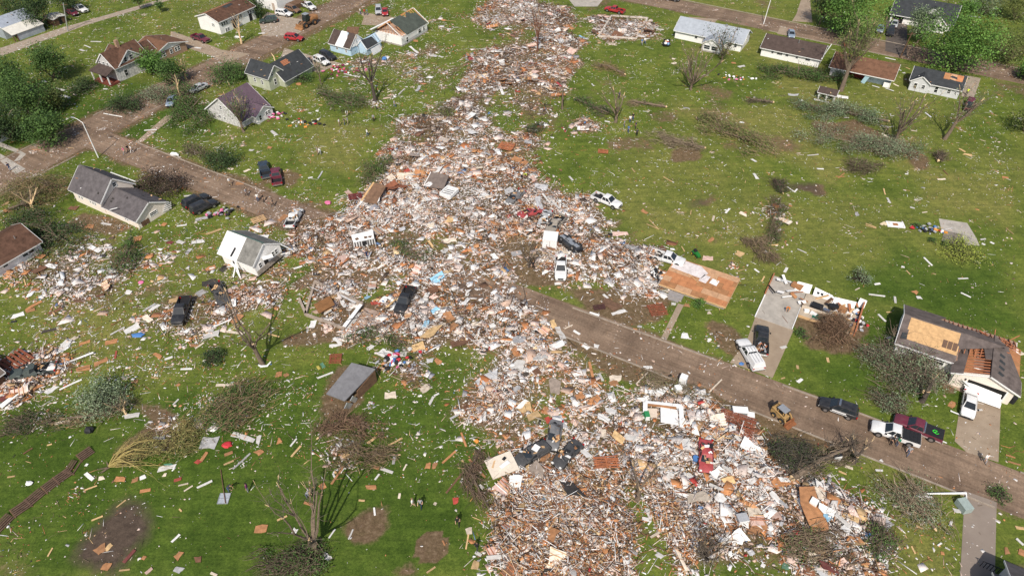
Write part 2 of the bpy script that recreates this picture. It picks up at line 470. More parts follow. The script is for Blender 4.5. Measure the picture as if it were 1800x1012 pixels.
# ------------------------------------------------------------------ ground
def ground_material():
    m = bpy.data.materials.new('lawn_and_soil')
    m.use_nodes = True
    N, L = m.node_tree.nodes, m.node_tree.links
    b = N['Principled BSDF']
    b.inputs['Roughness'].default_value = .95
    b.inputs['Specular IOR Level'].default_value = .1
    geo = N.new('ShaderNodeNewGeometry')
    at = N.new('ShaderNodeAttribute'); at.attribute_name = 'Col'
    sep = N.new('ShaderNodeSeparateColor'); L.new(at.outputs['Color'], sep.inputs[0])
    def noise(s, d=5, r=.6):
        n = N.new('ShaderNodeTexNoise')
        n.inputs['Scale'].default_value, n.inputs['Detail'].default_value, n.inputs['Roughness'].default_value = s, d, r
        L.new(geo.outputs['Position'], n.inputs['Vector'])
        return n.outputs['Fac']
    def ramp(src, stops):
        r = N.new('ShaderNodeValToRGB')
        e = r.color_ramp.elements
        while len(e) < len(stops): e.new(.5)
        for k, (p, c) in enumerate(stops):
            e[k].position, e[k].color = p, tuple(c) + (1,)
        L.new(src, r.inputs[0])
        return r.outputs[0]
    def mix(f, a, c, mode='MIX'):
        x = N.new('ShaderNodeMix'); x.data_type = 'RGBA'; x.blend_type = mode
        for s, v in ((0, f), (6, a), (7, c)):
            if isinstance(v, (int, float)): x.inputs[s].default_value = v
            elif isinstance(v, tuple): x.inputs[s].default_value = v
            else: L.new(v, x.inputs[s])
        return x.outputs[2]
    def math_(op, a, c):
        x = N.new('ShaderNodeMath'); x.operation = op; x.use_clamp = True
        for s, v in ((0, a), (1, c)):
            if isinstance(v, (int, float)): x.inputs[s].default_value = v
            else: L.new(v, x.inputs[s])
        return x.outputs[0]
    green = ramp(noise(.11, 6, .7), [(.28, (.057, .092, .016)), (.5, (.106, .144, .028)), (.72, (.166, .186, .045))])
    dry = ramp(noise(.3, 6), [(.3, (.142, .158, .042)), (.7, (.198, .188, .064))])
    gfine = ramp(noise(3.2, 6, .8), [(.3, (.48, .52, .45)), (.5, (1, 1, 1)), (.72, (1.6, 1.5, 1.35))])
    gm = ramp(noise(.7, 6, .75), [(.32, (.66, .70, .68)), (.68, (1.25, 1.2, 1.12))])
    mw = N.new('ShaderNodeTexWave')                      # mowing tracks
    mp = N.new('ShaderNodeMapping'); mp.inputs['Rotation'].default_value = (0, 0, R(-22))
    L.new(geo.outputs['Position'], mp.inputs['Vector']); L.new(mp.outputs[0], mw.inputs['Vector'])
    mw.inputs['Scale'].default_value = .18; mw.inputs['Distortion'].default_value = 4; mw.inputs['Detail'].default_value = 3; mw.inputs['Detail Scale'].default_value = .4
    mow = ramp(mw.outputs['Fac'], [(.3, (.97, .975, .965)), (.7, (1.03, 1.025, 1.025))])
    mps = N.new('ShaderNodeMapping'); mps.inputs['Rotation'].default_value = (0, 0, R(-70)); mps.inputs['Scale'].default_value = (.12, 1.4, 1)
    L.new(geo.outputs['Position'], mps.inputs['Vector'])
    ns = N.new('ShaderNodeTexNoise'); ns.inputs['Scale'].default_value = 1.0; ns.inputs['Detail'].default_value = 6; ns.inputs['Roughness'].default_value = .7
    L.new(mps.outputs[0], ns.inputs['Vector'])
    drag = ramp(ns.outputs['Fac'], [(.33, (.80, .82, .80)), (.67, (1.16, 1.13, 1.06))])          # flattened, wind-combed grass
    g = mix(1.0, mix(sep.outputs[2], green, dry), drag, 'MULTIPLY')
    g = mix(at.outputs['Alpha'], g, mix(1.0, g, (.60, .74, .64, 1), 'MULTIPLY'))                 # longer, lusher grass on some lots
    g = mix(1.0, mix(1.0, mix(1.0, g, gfine, 'MULTIPLY'), gm, 'MULTIPLY'), mow, 'MULTIPLY')
    dirt = ramp(noise(1.6, 7, .75), [(.25, (.062, .036, .024)), (.5, (.140, .086, .058)), (.75, (.27, .185, .135))])
    dark = ramp(noise(1.2, 7, .7), [(.3, (.045, .033, .026)), (.7, (.115, .085, .064))])
    thr = noise(.8, 7, .75)
    fd = math_('MULTIPLY', math_('SUBTRACT', math_('ADD', sep.outputs[0], math_('MULTIPLY', thr, .9)), .72), 3.0)
    fk = math_('MULTIPLY', math_('SUBTRACT', math_('ADD', sep.outputs[1], math_('MULTIPLY', thr, .5)), .55), 2.5)
    c = mix(fk, mix(fd, g, dirt), dark)
    L.new(c, b.inputs['Base Color'])
    bp = N.new('ShaderNodeBump'); bp.inputs['Strength'].default_value = .55; bp.inputs['Distance'].default_value = .12
    L.new(noise(4.5, 6, .7), bp.inputs['Height']); L.new(bp.outputs[0], b.inputs['Normal'])
    return m
def build_ground():
    n0 = gnx * gny
    hzg = HEAP * .8 - .004
    V = np.stack([GXX, GYY, hzg], -1).reshape(-1, 3)
    idx = np.arange(n0).reshape(gny, gnx)
    F = np.stack([idx[:-1, :-1], idx[:-1, 1:], idx[1:, 1:], idx[1:, :-1]], -1).reshape(-1, 4)
    far = np.array([(-3500, -3500, 0), (3500, -3500, 0), (3500, 3500, 0), (-3500, 3500, 0), (GX0, GY0, 0), (GX1, GY0, 0), (GX1, GY1, 0), (GX0, GY1, 0)], float)
    far[:, 2] = -.004
    c = [idx[0, 0], idx[0, -1], idx[-1, -1], idx[-1, 0]]
    F2 = np.array([(n0, n0 + 1, c[1], c[0]), (n0 + 1, n0 + 2, c[2], c[1]), (n0 + 2, n0 + 3, c[3], c[2]), (n0 + 3, n0, c[0], c[3])])
    cols = np.zeros((n0 + 8, 3))
    cols[:n0] = np.stack(SOIL, -1).reshape(-1, 3)
    me = big_mesh('ground', np.vstack([V, far]), np.vstack([F, F2]), cols, [ground_material()], True)
    ca = me.color_attributes['Col'].data
    buf = np.empty((n0 + 8) * 4, np.float32)
    ca.foreach_get('color', buf)
    buf = buf.reshape(-1, 4)
    buf[:, 3] = 0
    buf[:n0, 3] = LUSH.ravel()
    ca.foreach_set('color', buf.ravel())
    tag(link('ground', me), 'green lawns with bare brown dirt and patches of dark soil', kind='structure')
build_ground()

# ------------------------------------------------------------------ streets, kerbs, drives
def road_material():
    """asphalt under drying mud: broad stains, tyre tracks along the street, small patches and cracks"""
    m = mat('muddy_asphalt', (.125, .086, .060), .93, .3, .16, .5, col2=(.265, .195, .142), bscale=6)
    N, L = m.node_tree.nodes, m.node_tree.links
    b = N['Principled BSDF']
    src = b.inputs['Base Color'].links[0].from_socket
    geo = N.new('ShaderNodeNewGeometry')
    mp = N.new('ShaderNodeMapping')
    mp.vector_type = 'TEXTURE'
    mp.inputs['Rotation'].default_value = (0, 0, TOWN)
    L.new(geo.outputs['Position'], mp.inputs['Vector'])
    def layer(scale, stretch, lo, hi, c0, c1, prev):
        m2 = N.new('ShaderNodeMapping')
        m2.inputs['Scale'].default_value = stretch
        L.new(mp.outputs[0], m2.inputs['Vector'])
        n = N.new('ShaderNodeTexNoise')
        n.inputs['Scale'].default_value, n.inputs['Detail'].default_value, n.inputs['Roughness'].default_value = scale, 6, .65
        L.new(m2.outputs[0], n.inputs['Vector'])
        r = N.new('ShaderNodeValToRGB')
        r.color_ramp.elements[0].position, r.color_ramp.elements[1].position = lo, hi
        r.color_ramp.elements[0].color, r.color_ramp.elements[1].color = c0 + (1,), c1 + (1,)
        L.new(n.outputs['Fac'], r.inputs[0])
        x = N.new('ShaderNodeMix'); x.data_type = 'RGBA'; x.blend_type = 'MULTIPLY'; x.inputs[0].default_value = 1
        L.new(prev, x.inputs[6]); L.new(r.outputs[0], x.inputs[7])
        return x.outputs[2]
    c = layer(1.0, (.06, 1.3, 1), .35, .65, (.72, .70, .68), (1.18, 1.15, 1.12), src)
    c = layer(1.0, (.9, .05, 1), .35, .65, (.88, .88, .88), (1.1, 1.1, 1.1), c)
    c = layer(3.5, (1, 1, 1), .3, .7, (.78, .76, .74), (1.2, 1.2, 1.2), c)
    L.new(c, b.inputs['Base Color'])
    return m
ROADM = road_material()
DRIVEM = mat('tan_drive', (.25, .19, .135), .92, .2, .5, .2, col2=(.34, .27, .20), bscale=8)
GRAVM = mat('gravel_drive', (.24, .19, .14), .95, .3, 1.5, .5, col2=(.38, .32, .26), bscale=18)
def sheet_uw(name, pts, m, z, label):
    o = MB().add([W(u, w, z) for u, w in pts], [tuple(range(len(pts)))]).build(name, m)
    return tag(o, label, kind='structure')
def sheet_px(name, pts, m, z, label):
    o = MB().add([G(x, y)[:2] + (z,) if False else (G(x, y).x, G(x, y).y, z) for x, y in pts], [tuple(range(len(pts)))]).build(name, m)
    return tag(o, label, kind='structure')
sheet_uw('road', [(-134, 63.2), (45, 64.6), (45, 71.4), (-134, 69.2)], ROADM, .006, 'mud-stained street crossing the picture from the upper corner to the lower')
sheet_uw('road', [(-142.5, 20), (-131.5, 20), (-133, 70), (-134.5, 172), (-142.5, 172)], ROADM, .010, 'mud-stained street running away past the row of houses')
sheet_uw('road', [(-90, 188.8), (45, 185.2), (45, 193.4), (-90, 197.4)], ROADM, .006, 'far street behind the low ranch houses')
sheet_px('driveway', [(1678, 775), (1684, 735), (1692, 690), (1650, 668), (1660, 655), (1760, 690), (1755, 812), (1700, 795)], DRIVEM, .014, 'tan concrete drive in front of the house with the torn garage door')
sheet_px('driveway', [(1328, 556), (1395, 580), (1358, 664), (1283, 637), (1312, 600)], DRIVEM, .014, 'tan concrete drive with a black and a white pickup')
sheet_px('driveway', [(1696, 862), (1752, 882), (1748, 1040), (1686, 1040)], mat('grey_drive', (.21, .17, .14), .92, .15, .4, .2, col2=(.26, .215, .18)), .014, 'grey drive at the edge of the picture below the street')
sheet_px('driveway', [(1400, 25), (1408, 0), (1424, 0), (1428, 40), (1392, 38)], DRIVEM, .014, 'drive beside the big bright green tree')
sheet_px('driveway', [(1210, 30), (1262, 34), (1255, 42), (1225, 38), (1218, 36)], DRIVEM, .014, 'brown drive behind the grey-roofed ranch')
sheet_px('driveway', [(1366, 60), (1372, 46), (1398, 52), (1396, 66)], DRIVEM, .014, 'short drive with a small blue car')
sheet_px('driveway', [(1556, 90), (1558, 30), (1595, 40), (1594, 100)], mat('dark_drive', (.09, .075, .066), .9, .2, .5), .014, 'dark drive full of parked cars')
sheet_px('driveway', [(1694, 132), (1724, 138), (1712, 172), (1690, 170)], GRAVM, .014, 'two-track gravel drive beside the grey house')
sheet_px('driveway', [(500, 85), (525, 92), (600, 112), (560, 128), (490, 108)], GRAVM, .014, 'gravel drive behind the green house')
sheet_px('driveway', [(640, 30), (625, 20), (700, 32), (670, 46), (635, 44)], DRIVEM, .014, 'brown drive behind the house with open rafters')
sheet_px('driveway', [(455, 38), (470, 22), (555, 40), (520, 62), (462, 64)], GRAVM, .014, 'gravel yard with a wheel loader')
sheet_px('driveway', [(300, 55), (322, 62), (390, 88), (440, 95), (400, 110), (370, 98), (300, 75)], DRIVEM, .014, 'brown drive beside the brick ranch')
sheet_px('driveway', [(0, 100), (0, 85), (100, 52), (280, 0), (300, 0), (150, 45)], GRAVM, .012, 'gravel lane between the barn and the lawn')
sheet_px('path', [(0, 283), (0, 270), (45, 297), (28, 306)], CONC, .012, 'pale concrete walk at the edge of the street')
sheet_px('path', [(0, 250), (30, 262), (46, 271), (35, 282), (24, 284), (36, 271), (0, 258)], CONC, .016, 'pale stepped walk on the lawn')
sheet_px('path', [(1192, 533), (1202, 536), (1172, 597), (1162, 594)], DRIVEM, .014, 'narrow brown walk from the bare floor deck to the street')
sheet_px('path', [(235, 253), (250, 250), (305, 206), (318, 200), (312, 198), (290, 205)], DRIVEM, .014, 'muddy walk beside the fallen tree')
sheet_px('path', [(1650, 384), (1700, 392), (1716, 418), (1722, 432), (1694, 430), (1692, 416), (1655, 405)], CONC, .014, 'broken pale concrete slab on the lawn')
sheet_px('path', [(1660, 405), (1692, 412), (1690, 432), (1655, 424)], mat('grey_slab', (.19, .165, .145), .9, .25, 1, .2), .020, 'brown grey floor of a swept-away garden shed')
sheet_px('path', [(1155, 0), (1000, 0), (1010, 12), (1050, 12), (1060, 0)], CONC, .012, 'pale cracked slab at the far edge of the rubble')
KERBM = mat('kerb_concrete', (.30, .25, .20), .9, .25, 1, .2)
def kerb(u0, u1, w, w1=None, ax='u'):
    m = MB()
    n = max(1, int(abs(u1 - u0) / 8))
    for i in range(n):                                  # cast in lengths with open joints
        a, b = u0 + (u1 - u0) * i / n, u0 + (u1 - u0) * (i + 1) / n - .03
        wa, wb = (w + ((w1 or w) - w) * i / n, w + ((w1 or w) - w) * (i + 1) / n)
        pa, pb = (W(a, wa, .05), W(b, wb, .05)) if ax == 'u' else (W(wa, a, .05), W(wb, b, .05))
        m.bar(pa, pb, .2, .14)
    tag(m.build('kerb', KERBM), 'pale concrete kerb along the street', kind='structure')
kerb(-30, -8.3, 69.9, 70.4); kerb(.6, 20, 70.5, 70.9); kerb(28.3, 44, 71.1, 71.4)
kerb(-34, -12, 64.0, 64.1); kerb(-2, 26, 64.2, 64.4); kerb(30.5, 44, 64.5, 64.6)
kerb(-126, -92, 69.3, 69.4); kerb(72, 98, -142.7, None, 'w'); kerb(25, 62, -142.7, None, 'w'); kerb(78, 98, -134.0, None, 'w'); kerb(24, 60, -131.6, None, 'w')
kerb(-62, 44, 197.0, 193.7); kerb(-32, -2, 187.2, 186.4)

# ------------------------------------------------------------------ buildings
FELT = mat('roof_felt', (.035, .032, .03), .9, .2, 3)
class Bld:
    def __init__(s, name, label, u0, w0, cat='house', yaw=0.0, tilt=(0, 0), group=None, z=0):
        s.o = thing(name, label, cat, W(u0, w0, z), TOWN + R(yaw), group)
        s.o.rotation_euler[0], s.o.rotation_euler[1] = R(tilt[0]), R(tilt[1])
        s.u0, s.w0 = u0, w0
    def wing(s, u0, u1, w0, w1, e, r, ax, wall, roof, ov=.35, roofpolys=None, base=0.0, found=None, gable=True, wallname='wall', fascia=(0, 1)):
        x0, x1, y0, y1 = u0 - s.u0, u1 - s.u0, w0 - s.w0, w1 - s.w0
        g = dict(x0=x0, x1=x1, y0=y0, y1=y1, e=e, r=r, ax=ax)
        if ax == 'x':
            ym = (y0 + y1) / 2
            poly = [(x0, y0, base), (x0, y1, base), (x0, y1, e), (x0, ym, r - .03), (x0, y0, e)] if gable else [(x0, y0, base), (x0, y1, base), (x0, y1, e), (x0, y0, e)]
            off = (x1 - x0, 0, 0)
        else:
            xm = (x0 + x1) / 2
            poly = [(x0, y0, base), (x1, y0, base), (x1, y0, e), (xm, y0, r - .03), (x0, y0, e)] if gable else [(x0, y0, base), (x1, y0, base), (x1, y0, e), (x0, y0, e)]
            off = (0, y1 - y0, 0)
        if wall:
            MB().prism(poly, off).build(wallname, wall, s.o)
        if found:
            MB().ab((x0 - .02, y0 - .02, -.05), (x1 + .02, y1 + .02, max(base, .35))).build('foundation', found, s.o)
        if roof:
            ln = (x1 - x0) if ax == 'x' else (y1 - y0)
            for side in (0, 1):
                ps = (roofpolys or {}).get(side)
                if ps is None:
                    ps = [[(-ov, -.12), (ln + ov, -.12), (ln + ov, 1.0), (-ov, 1.0)]]
                if not ps:
                    continue
                m = MB()
                for p in ps:
                    s.on(m, g, side, p, .02, .14)
                m.build('roof', roof, s.o)
            for side in (0, 1):                                  # wind-blown scraps and missing shingles
                if roofpolys and roofpolys.get(side) is not None: continue
                for _ in range(3):
                    a, t_ = random.uniform(.3, max(.4, ln - .8)), random.uniform(.05, .8)
                    if random.random() < .5:
                        s.panel('missing_shingles', g, side, [(a, t_), (a + random.uniform(.3, .9), t_ + .01), (a + random.uniform(.3, .7), t_ + random.uniform(.06, .14)), (a + .05, t_ + .1)], .141, .145, FELT)
                    else:
                        MB().box(s.P(g, side, a, t_, .19), (random.uniform(.2, .7), random.uniform(.05, .25), .04), Matrix.Rotation(random.uniform(0, 3), 3, 'Z')).build('scrap_on_roof', random.choice([TRIM, LUMBER, OSBD]), s.o)
            if fascia:
                for side in fascia:
                    if roofpolys and roofpolys.get(side) == []:
                        continue
                    a, b = s.P(g, side, -ov, -.125, .05), s.P(g, side, ln + ov, -.125, .05)
                    MB().bar(a, b, .06, .17).build('gutter', TRIM, s.o)
                    for q in (-ov - .03, ln + ov + .03):
                        MB().bar(s.P(g, side, q, -.11, .06), s.P(g, side, q, .985, .06), .05, .2).build('fascia', TRIM, s.o)
        return g
    def P(s, g, side, a, t, h=0.0):
        run = ((g['y1'] - g['y0']) if g['ax'] == 'x' else (g['x1'] - g['x0'])) / 2
        rise = g['r'] - g['e']
        n = Vector((-rise, run)).normalized()            # (horizontal outward reversed, up)
        d, z = run * t + n[0] * h, g['e'] + rise * t + n[1] * h
        if g['ax'] == 'x':
            return Vector((g['x0'] + a, g['y0'] + d if side == 0 else g['y1'] - d, z))
        return Vector((g['x0'] + d if side == 0 else g['x1'] - d, g['y0'] + a, z))
    def on(s, m, g, side, poly, h0, h1):
        A = [s.P(g, side, a, t, h0) for a, t in poly]
        off = s.P(g, side, 0, 0, h1) - s.P(g, side, 0, 0, h0)
        m.prism(A, off)
    def panel(s, name, g, side, poly, h0, h1, material):
        m = MB()
        s.on(m, g, side, poly, h0, h1)
        return m.build(name, material, s.o)
    def rafters(s, g, side, a0, a1, t0, t1, n, material=None, name='rafter'):
        for i in range(n):
            a = a0 + (a1 - a0) * i / max(1, n - 1) + random.uniform(-.06, .06)
            MB().bar(s.P(g, side, a, t0, -.02), s.P(g, side, a, t1, -.02), .07, .16).build(name, material or REDWOOD, s.o)
    def win(s, g, side, pos, z, w, h, name='window', frame=None, pane=None):
        """side: '-x','+x','-y','+y' of wing g; pos = metres along that wall from its low end"""
        k = side[1]
        sg = -1 if side[0] == '-' else 1
        f = (g['x0'] if sg < 0 else g['x1']) if k == 'x' else (g['y0'] if sg < 0 else g['y1'])
        c = (g['y0'] if k == 'x' else g['x0']) + pos
        def slab(a, b, z0, z1, d0, d1, nm, m_, par):
            lo, hi = f + sg * d0, f + sg * d1
            p = ((lo, a, z0), (hi, b, z1)) if k == 'x' else ((a, lo, z0), (b, hi, z1))
            return MB().ab(*p).build(nm, m_, par)
        t = .09
        m = MB()
        for a, b, z0, z1 in ((c - w / 2 - t, c + w / 2 + t, z - t, z), (c - w / 2 - t, c + w / 2 + t, z + h, z + h + t), (c - w / 2 - t, c - w / 2, z, z + h), (c + w / 2, c + w / 2 + t, z, z + h), (c - w / 2, c + w / 2, z + h / 2 - .025, z + h / 2 + .025)):
            lo, hi = f - sg * .02, f + sg * .06
            m.ab(*(((lo, a, z0), (hi, b, z1)) if k == 'x' else ((a, lo, z0), (b, hi, z1))))
        o = m.build(name, frame or TRIM, s.o)
        slab(c - w / 2, c + w / 2, z, z + h, -.01, .02, 'pane', pane or GLASS, o)
        return o
    def door(s, g, side, pos, w=.95, h=2.05, material=None, z=.05):
        k = side[1]
        sg = -1 if side[0] == '-' else 1
        f = (g['x0'] if sg < 0 else g['x1']) if k == 'x' else (g['y0'] if sg < 0 else g['y1'])
        c = (g['y0'] if k == 'x' else g['x0']) + pos
        lo, hi = f - sg * .02, f + sg * .05
        o = MB().ab(*(((lo, c - w / 2, z), (hi, c + w / 2, z + h)) if k == 'x' else ((c - w / 2, lo, z), (c + w / 2, hi, z + h)))).build('door', material or mat('brown_door', (.10, .05, .03), .6), s.o)
        lo, hi = f + sg * .05, f + sg * .10
        cc = c + w * .38
        MB().ab(*(((lo, cc - .04, z + .95), (hi, cc + .04, z + 1.08)) if k == 'x' else ((cc - .04, lo, z + .95), (cc + .04, hi, z + 1.08)))).build('handle', CHROME, o)
        return o
    def part(s, name, m, material, smooth=None):
        return m.build(name, material, s.o, smooth)
    def L(s, u, w, z=0.0):
        return Vector((u - s.u0, w - s.w0, z))
    def pipe(s, u, w, z, h=.5, r=.06):
        MB().tube([s.L(u, w, z), s.L(u, w, z + h)], [r, r], 6).build('vent_pipe', GALV, s.o)
BLKWIN = None
S_WHITE = sided('white', (.78, .77, .75))
S_CREAM = sided('cream', (.76, .68, .60))
S_GREEN = sided('pale_green', (.42, .44, .34), .2)
S_BLUE = sided('pale_blue', (.42, .56, .68), .14)
S_GREY = sided('pale_grey', (.55, .56, .57))
S_OLD = sided('peeling_white', (.72, .71, .69), col2=(.26, .255, .25), scale=2.2)
BRICK = mat('tan_brick', (.34, .22, .15), .9, .3, 6, .3)
BLOCK = mat('grey_block', (.33, .30, .27), .9, .2, 2, .2)
RF_BROWN = roofmat('brown', (.098, .054, .037), .42)
RF_DKBROWN = roofmat('dark_brown', (.075, .055, .048), .25)
RF_GREY = roofmat('grey', (.105, .095, .098), .32)
RF_BLACK = roofmat('black', (.042, .046, .050), .25)
RF_BLUEGREY = roofmat('blue_grey', (.33, .36, .40), .14)
RF_TAN = roofmat('tan_brown', (.150, .080, .050), .3)
RF_MOSS = roofmat('mossy_grey', (.19, .185, .17), .35)
PURPLE = mat('purple_metal', (.115, .078, .098), .42, .15, .8, spec=.5)

def full(ln, ov=.35, t0=-.12, t1=1.0, a0=None, a1=None):
    return [(-ov if a0 is None else a0, t0), (ln + ov if a1 is None else a1, t0), (ln + ov if a1 is None else a1, t1), (-ov if a0 is None else a0, t1)]

# --- cream house of two joined gables, slid off its foundation
b = Bld('cream_house', 'cream house of two joined gables with grey shingles, slid beside its torn bushes', -118, 50.7, tilt=(0, 0))
g = b.wing(-118, -109.9, 50.7, 57.0, 2.75, 5.5, 'x', S_CREAM, RF_GREY, .3)
b.win(g, '-y', 1.6, 1.2, .35, 1.0); b.win(g, '-y', 2.35, 1.2, .35, 1.0); b.win(g, '-y', 4.6, 1.2, .3, .9); b.win(g, '-y', 5.3, 1.2, .35, .9); b.win(g, '-y', 5.9, 1.2, .3, .9)
b.win(g, '+x', 3.3, 3.9, .6, .7)
g = b.wing(-109.9, -101.6, 50.85, 56.85, 1.8, 3.55, 'x', S_CREAM, RF_GREY, .3)
b.win(g, '-y', 5.2, .75, .4, .8); b.win(g, '-y', 5.75, .75, .4, .8); b.win(g, '+x', 3.2, .95, 1.3, .55)
b.door(g, '+x', 1.3, 1.5, .9, OLDWOOD, .05)
b.part('broken_board', MB().bar(b.L(-107.2, 50.2, 2.3), b.L(-105.9, 50.9, 2.75), .16, .06), TRIM)
b.part('gutter', MB().bar(b.L(-116, 57.3, 2.9), b.L(-109.6, 57.5, 2.95), .14, .12), TRIM)
for i in range(4):
    b.part('torn_siding', MB().bar(b.L(-101.55, 55.6 + i * .25, .5 + i * .3), b.L(-101.3, 57.3 + .1 * i, .45 + i * .32), .04, .14), WHITE)

# --- white house with brown roof at the edge of the frame
b = Bld('ranch_house', 'white ranch with brown roof cut by the frame edge beside the debris', -118, 27, group=None)
g = b.wing(-117.5, -110, 20, 39, 2.05, 3.9, 'y', S_WHITE, RF_BROWN, .4)
b.win(g, '+x', 17.4, .95, .8, .8); b.win(g, '+x', 16.4, .95, .8, .8); b.win(g, '+x', 13.2, 1.1, .7, .6); b.win(g, '+x', 10.5, .95, .9, .9)
b.pipe(-112, 37, 3.2)

# --- small white leaning house, half its siding bare
b = Bld('leaning_house', 'small white leaning house with bright white roof sheet and torn grey roof', -82.5, 51.6, tilt=(2.5, -3))
g = b.wing(-82.4, -75.1, 51.6, 57.2, 2.3, 4.3, 'x', S_WHITE, RF_MOSS, .15, {0: [[(4.0, -.1), (7.4, -.1), (7.4, 1), (4.0, 1)]], 1: [[(-.2, -.1), (7.4, -.1), (7.0, 1), (-.2, 1)]]})
b.panel('white_roof_sheet', g, 0, [(-.3, -.14), (4.0, -.14), (4.0, 1.02), (-.3, 1.02)], .03, .16, WHITE)
b.panel('vent_slot', g, 0, [(2.4, -.02), (2.8, -.02), (2.95, .42), (2.55, .42)], .165, .19, BLACKP)
b.panel('ridge_strip', g, 1, [(.2, .84), (7.2, .84), (7.2, 1.0), (.2, 1.0)], .145, .17, mat('green_ridge', (.10, .19, .16), .7))
b.win(g, '+x', 1.1, 1.0, .5, .8); b.win(g, '+x', 3.9, 1.1, .45, .8); b.win(g, '+x', 4.6, 1.1, .45, .8)
b.door(g, '+x', 2.3, .8, 1.9, BLACKP); b.win(g, '-y', 2.6, .9, .5, .9)
b.part('door_hood', MB().bar(b.L(-74.9, 53.3, 2.3), b.L(-74.1, 54.7, 2.2), .9, .08), TRIM)
for a, c in (((-79, 51.4, 2.4), (-77.6, 50.2, .2)), ((-78.6, 51.4, 2.2), (-78.4, 49.6, .1)), ((-80, 51.3, 1.4), (-77.2, 50.0, .15)), ((-75, 57.3, 2.2), (-73.7, 58.2, .8)), ((-74.8, 56.6, .7), (-73.4, 57.4, 1.1))):
    b.part('hanging_board', MB().bar(b.L(*a), b.L(*c), .18, .06), TRIM)
b.part('foundation_stone', MB().ab(b.L(-75.08, 51.7, 0), b.L(-75.02, 57.1, .85)), mat('rough_stone', (.30, .26, .22), .9, .4, 2.5, .5))

# --- damaged house with bare sheathing and open rafters, garage wing in front
b = Bld('sheathed_house', 'grey-roofed house with bare plywood sheathing, open rafters and buckled garage door', 12.2, 81.8)
RF_TAUPE = roofmat('taupe_grey', (.125, .102, .094), .35)
g = b.wing(12.3, 26.3, 83.7, 91.6, 2.45, 4.05, 'x', S_WHITE, RF_TAUPE, .35,
           {0: [[(-.35, -.12), (7.0, -.12), (7.0, 1), (-.35, 1)], [(7.0, .42), (8.6, .6), (10.4, .8), (12.0, 1), (7.0, 1)]],
            1: [[(-.35, -.12), (5.2, -.12), (4.2, .3), (7.0, .45), (8.6, .35), (11.2, .62), (12.5, 1), (-.35, 1)]]}, gable=False, fascia=())
b.part('gutter', MB().bar(b.P(g, 0, -.35, -.125, .05), b.P(g, 0, 7.2, -.125, .05), .06, .17), TRIM)
b.part('fascia', MB().bar(b.P(g, 0, -.38, -.11, .06), b.P(g, 0, -.38, .985, .06), .05, .2), TRIM)
b.part('fascia', MB().bar(b.P(g, 1, -.38, -.11, .06), b.P(g, 1, -.38, .985, .06), .05, .2), TRIM)
b.part('gable', MB().prism([b.L(12.3, 83.7, 2.45), b.L(12.3, 91.6, 2.45), b.L(12.3, 87.65, 4.0)], (.15, 0, 0)), S_WHITE)
b.part('attic_deck', MB().ab(b.L(12.4, 83.8, 2.46), b.L(26.2, 91.5, 2.52)), mat('attic_dust', (.30, .19, .14), .95, .4, 2, .4))
for i in range(5):                                                # sheathing laid bare: separate sheets with open joints
    a0 = .55 + i * 1.24
    b.panel('plywood_sheet', g, 0, [(a0, .52), (a0 + 1.234, .52), (a0 + 1.234, .97), (a0, .97)], .145, .165, OSB)
    b.panel('plywood_sheet', g, 0, [(a0 + .2, .17), (a0 + 1.434, .17), (a0 + 1.434, .515), (a0 + .2, .515)], .145, .165, OSB)
for i in range(3):
    b.panel('felt_patch', g, 0, [(5.0 + i * .62, .3), (5.55 + i * .62, .3), (5.55 + i * .62, .58), (5.0 + i * .62, .58)], .168, .18, mat('brown_felt', (.13, .08, .055), .9))
b.panel('torn_flap', g, 0, [(.05, .12), (.8, .16), (.7, .36), (.1, .34)], .15, .3, RF_BLACK)
b.rafters(g, 1, 4.4, 13.6, -.1, .62, 17, REDWOOD)
b.rafters(g, 0, 7.2, 9.6, .35, .95, 5, REDWOOD)
b.part('ceiling_insulation', MB().ab(b.L(16.5, 88.2, 2.2), b.L(26.1, 91.4, 2.35)), mat('pink_insulation', (.66, .47, .42), .95, .35, 3, .6))
for i in range(9):
    u, w = random.uniform(22.5, 25.8), random.uniform(87.6, 91)
    b.part('loose_rafter', MB().bar(b.L(u, w, 2.5 + random.random() * .4), b.L(u + random.uniform(-1.6, 1.6), w + random.uniform(-1.6, 1.6), 2.9 + random.random() * .7), .08, .14), REDWOOD)
b.win(g, '-y', 5.0, 1.0, 2.0, 1.0); b.win(g, '-y', 2.0, 1.1, 1.1, .8)
b.part('soffit', MB().ab(b.L(12.1, 83.2, 2.36), b.L(19.2, 83.68, 2.42)), TRIM)
g2 = b.wing(19.6, 26.5, 81.7, 90.5, 2.4, 3.75, 'y', S_CREAM, RF_TAUPE, .35,
            {0: [[(-.35, -.16), (8.2, -.16), (6.6, .36), (3.6, .3), (-.35, .22)], [(3.0, .82), (7.4, .66), (7.4, 1), (3.0, 1)]],
             1: [[(-.35, -.16), (2.4, -.16), (7.2, .42), (8.2, 1), (-.35, 1)]]}, wallname='garage_wall', gable=False, fascia=())
for q in (0, 1):
    b.part('fascia', MB().bar(b.P(g2, q, -.38, -.15, .06), b.P(g2, q, -.38, .985, .06), .05, .2), TRIM)
b.part('gutter', MB().bar(b.P(g2, 1, -.35, -.165, .05), b.P(g2, 1, 2.4, -.165, .05), .06, .17), TRIM)
b.part('gable', MB().prism([b.L(19.6, 81.7, 2.4), b.L(26.5, 81.7, 2.4), b.L(23.05, 81.7, 3.7)], (0, .12, 0)), S_CREAM)
b.part('attic_deck', MB().ab(b.L(19.7, 81.85, 2.40), b.L(26.4, 83.6, 2.455)), OSBD)
b.rafters(g2, 0, .3, 5.4, .18, .98, 10, REDWOOD)
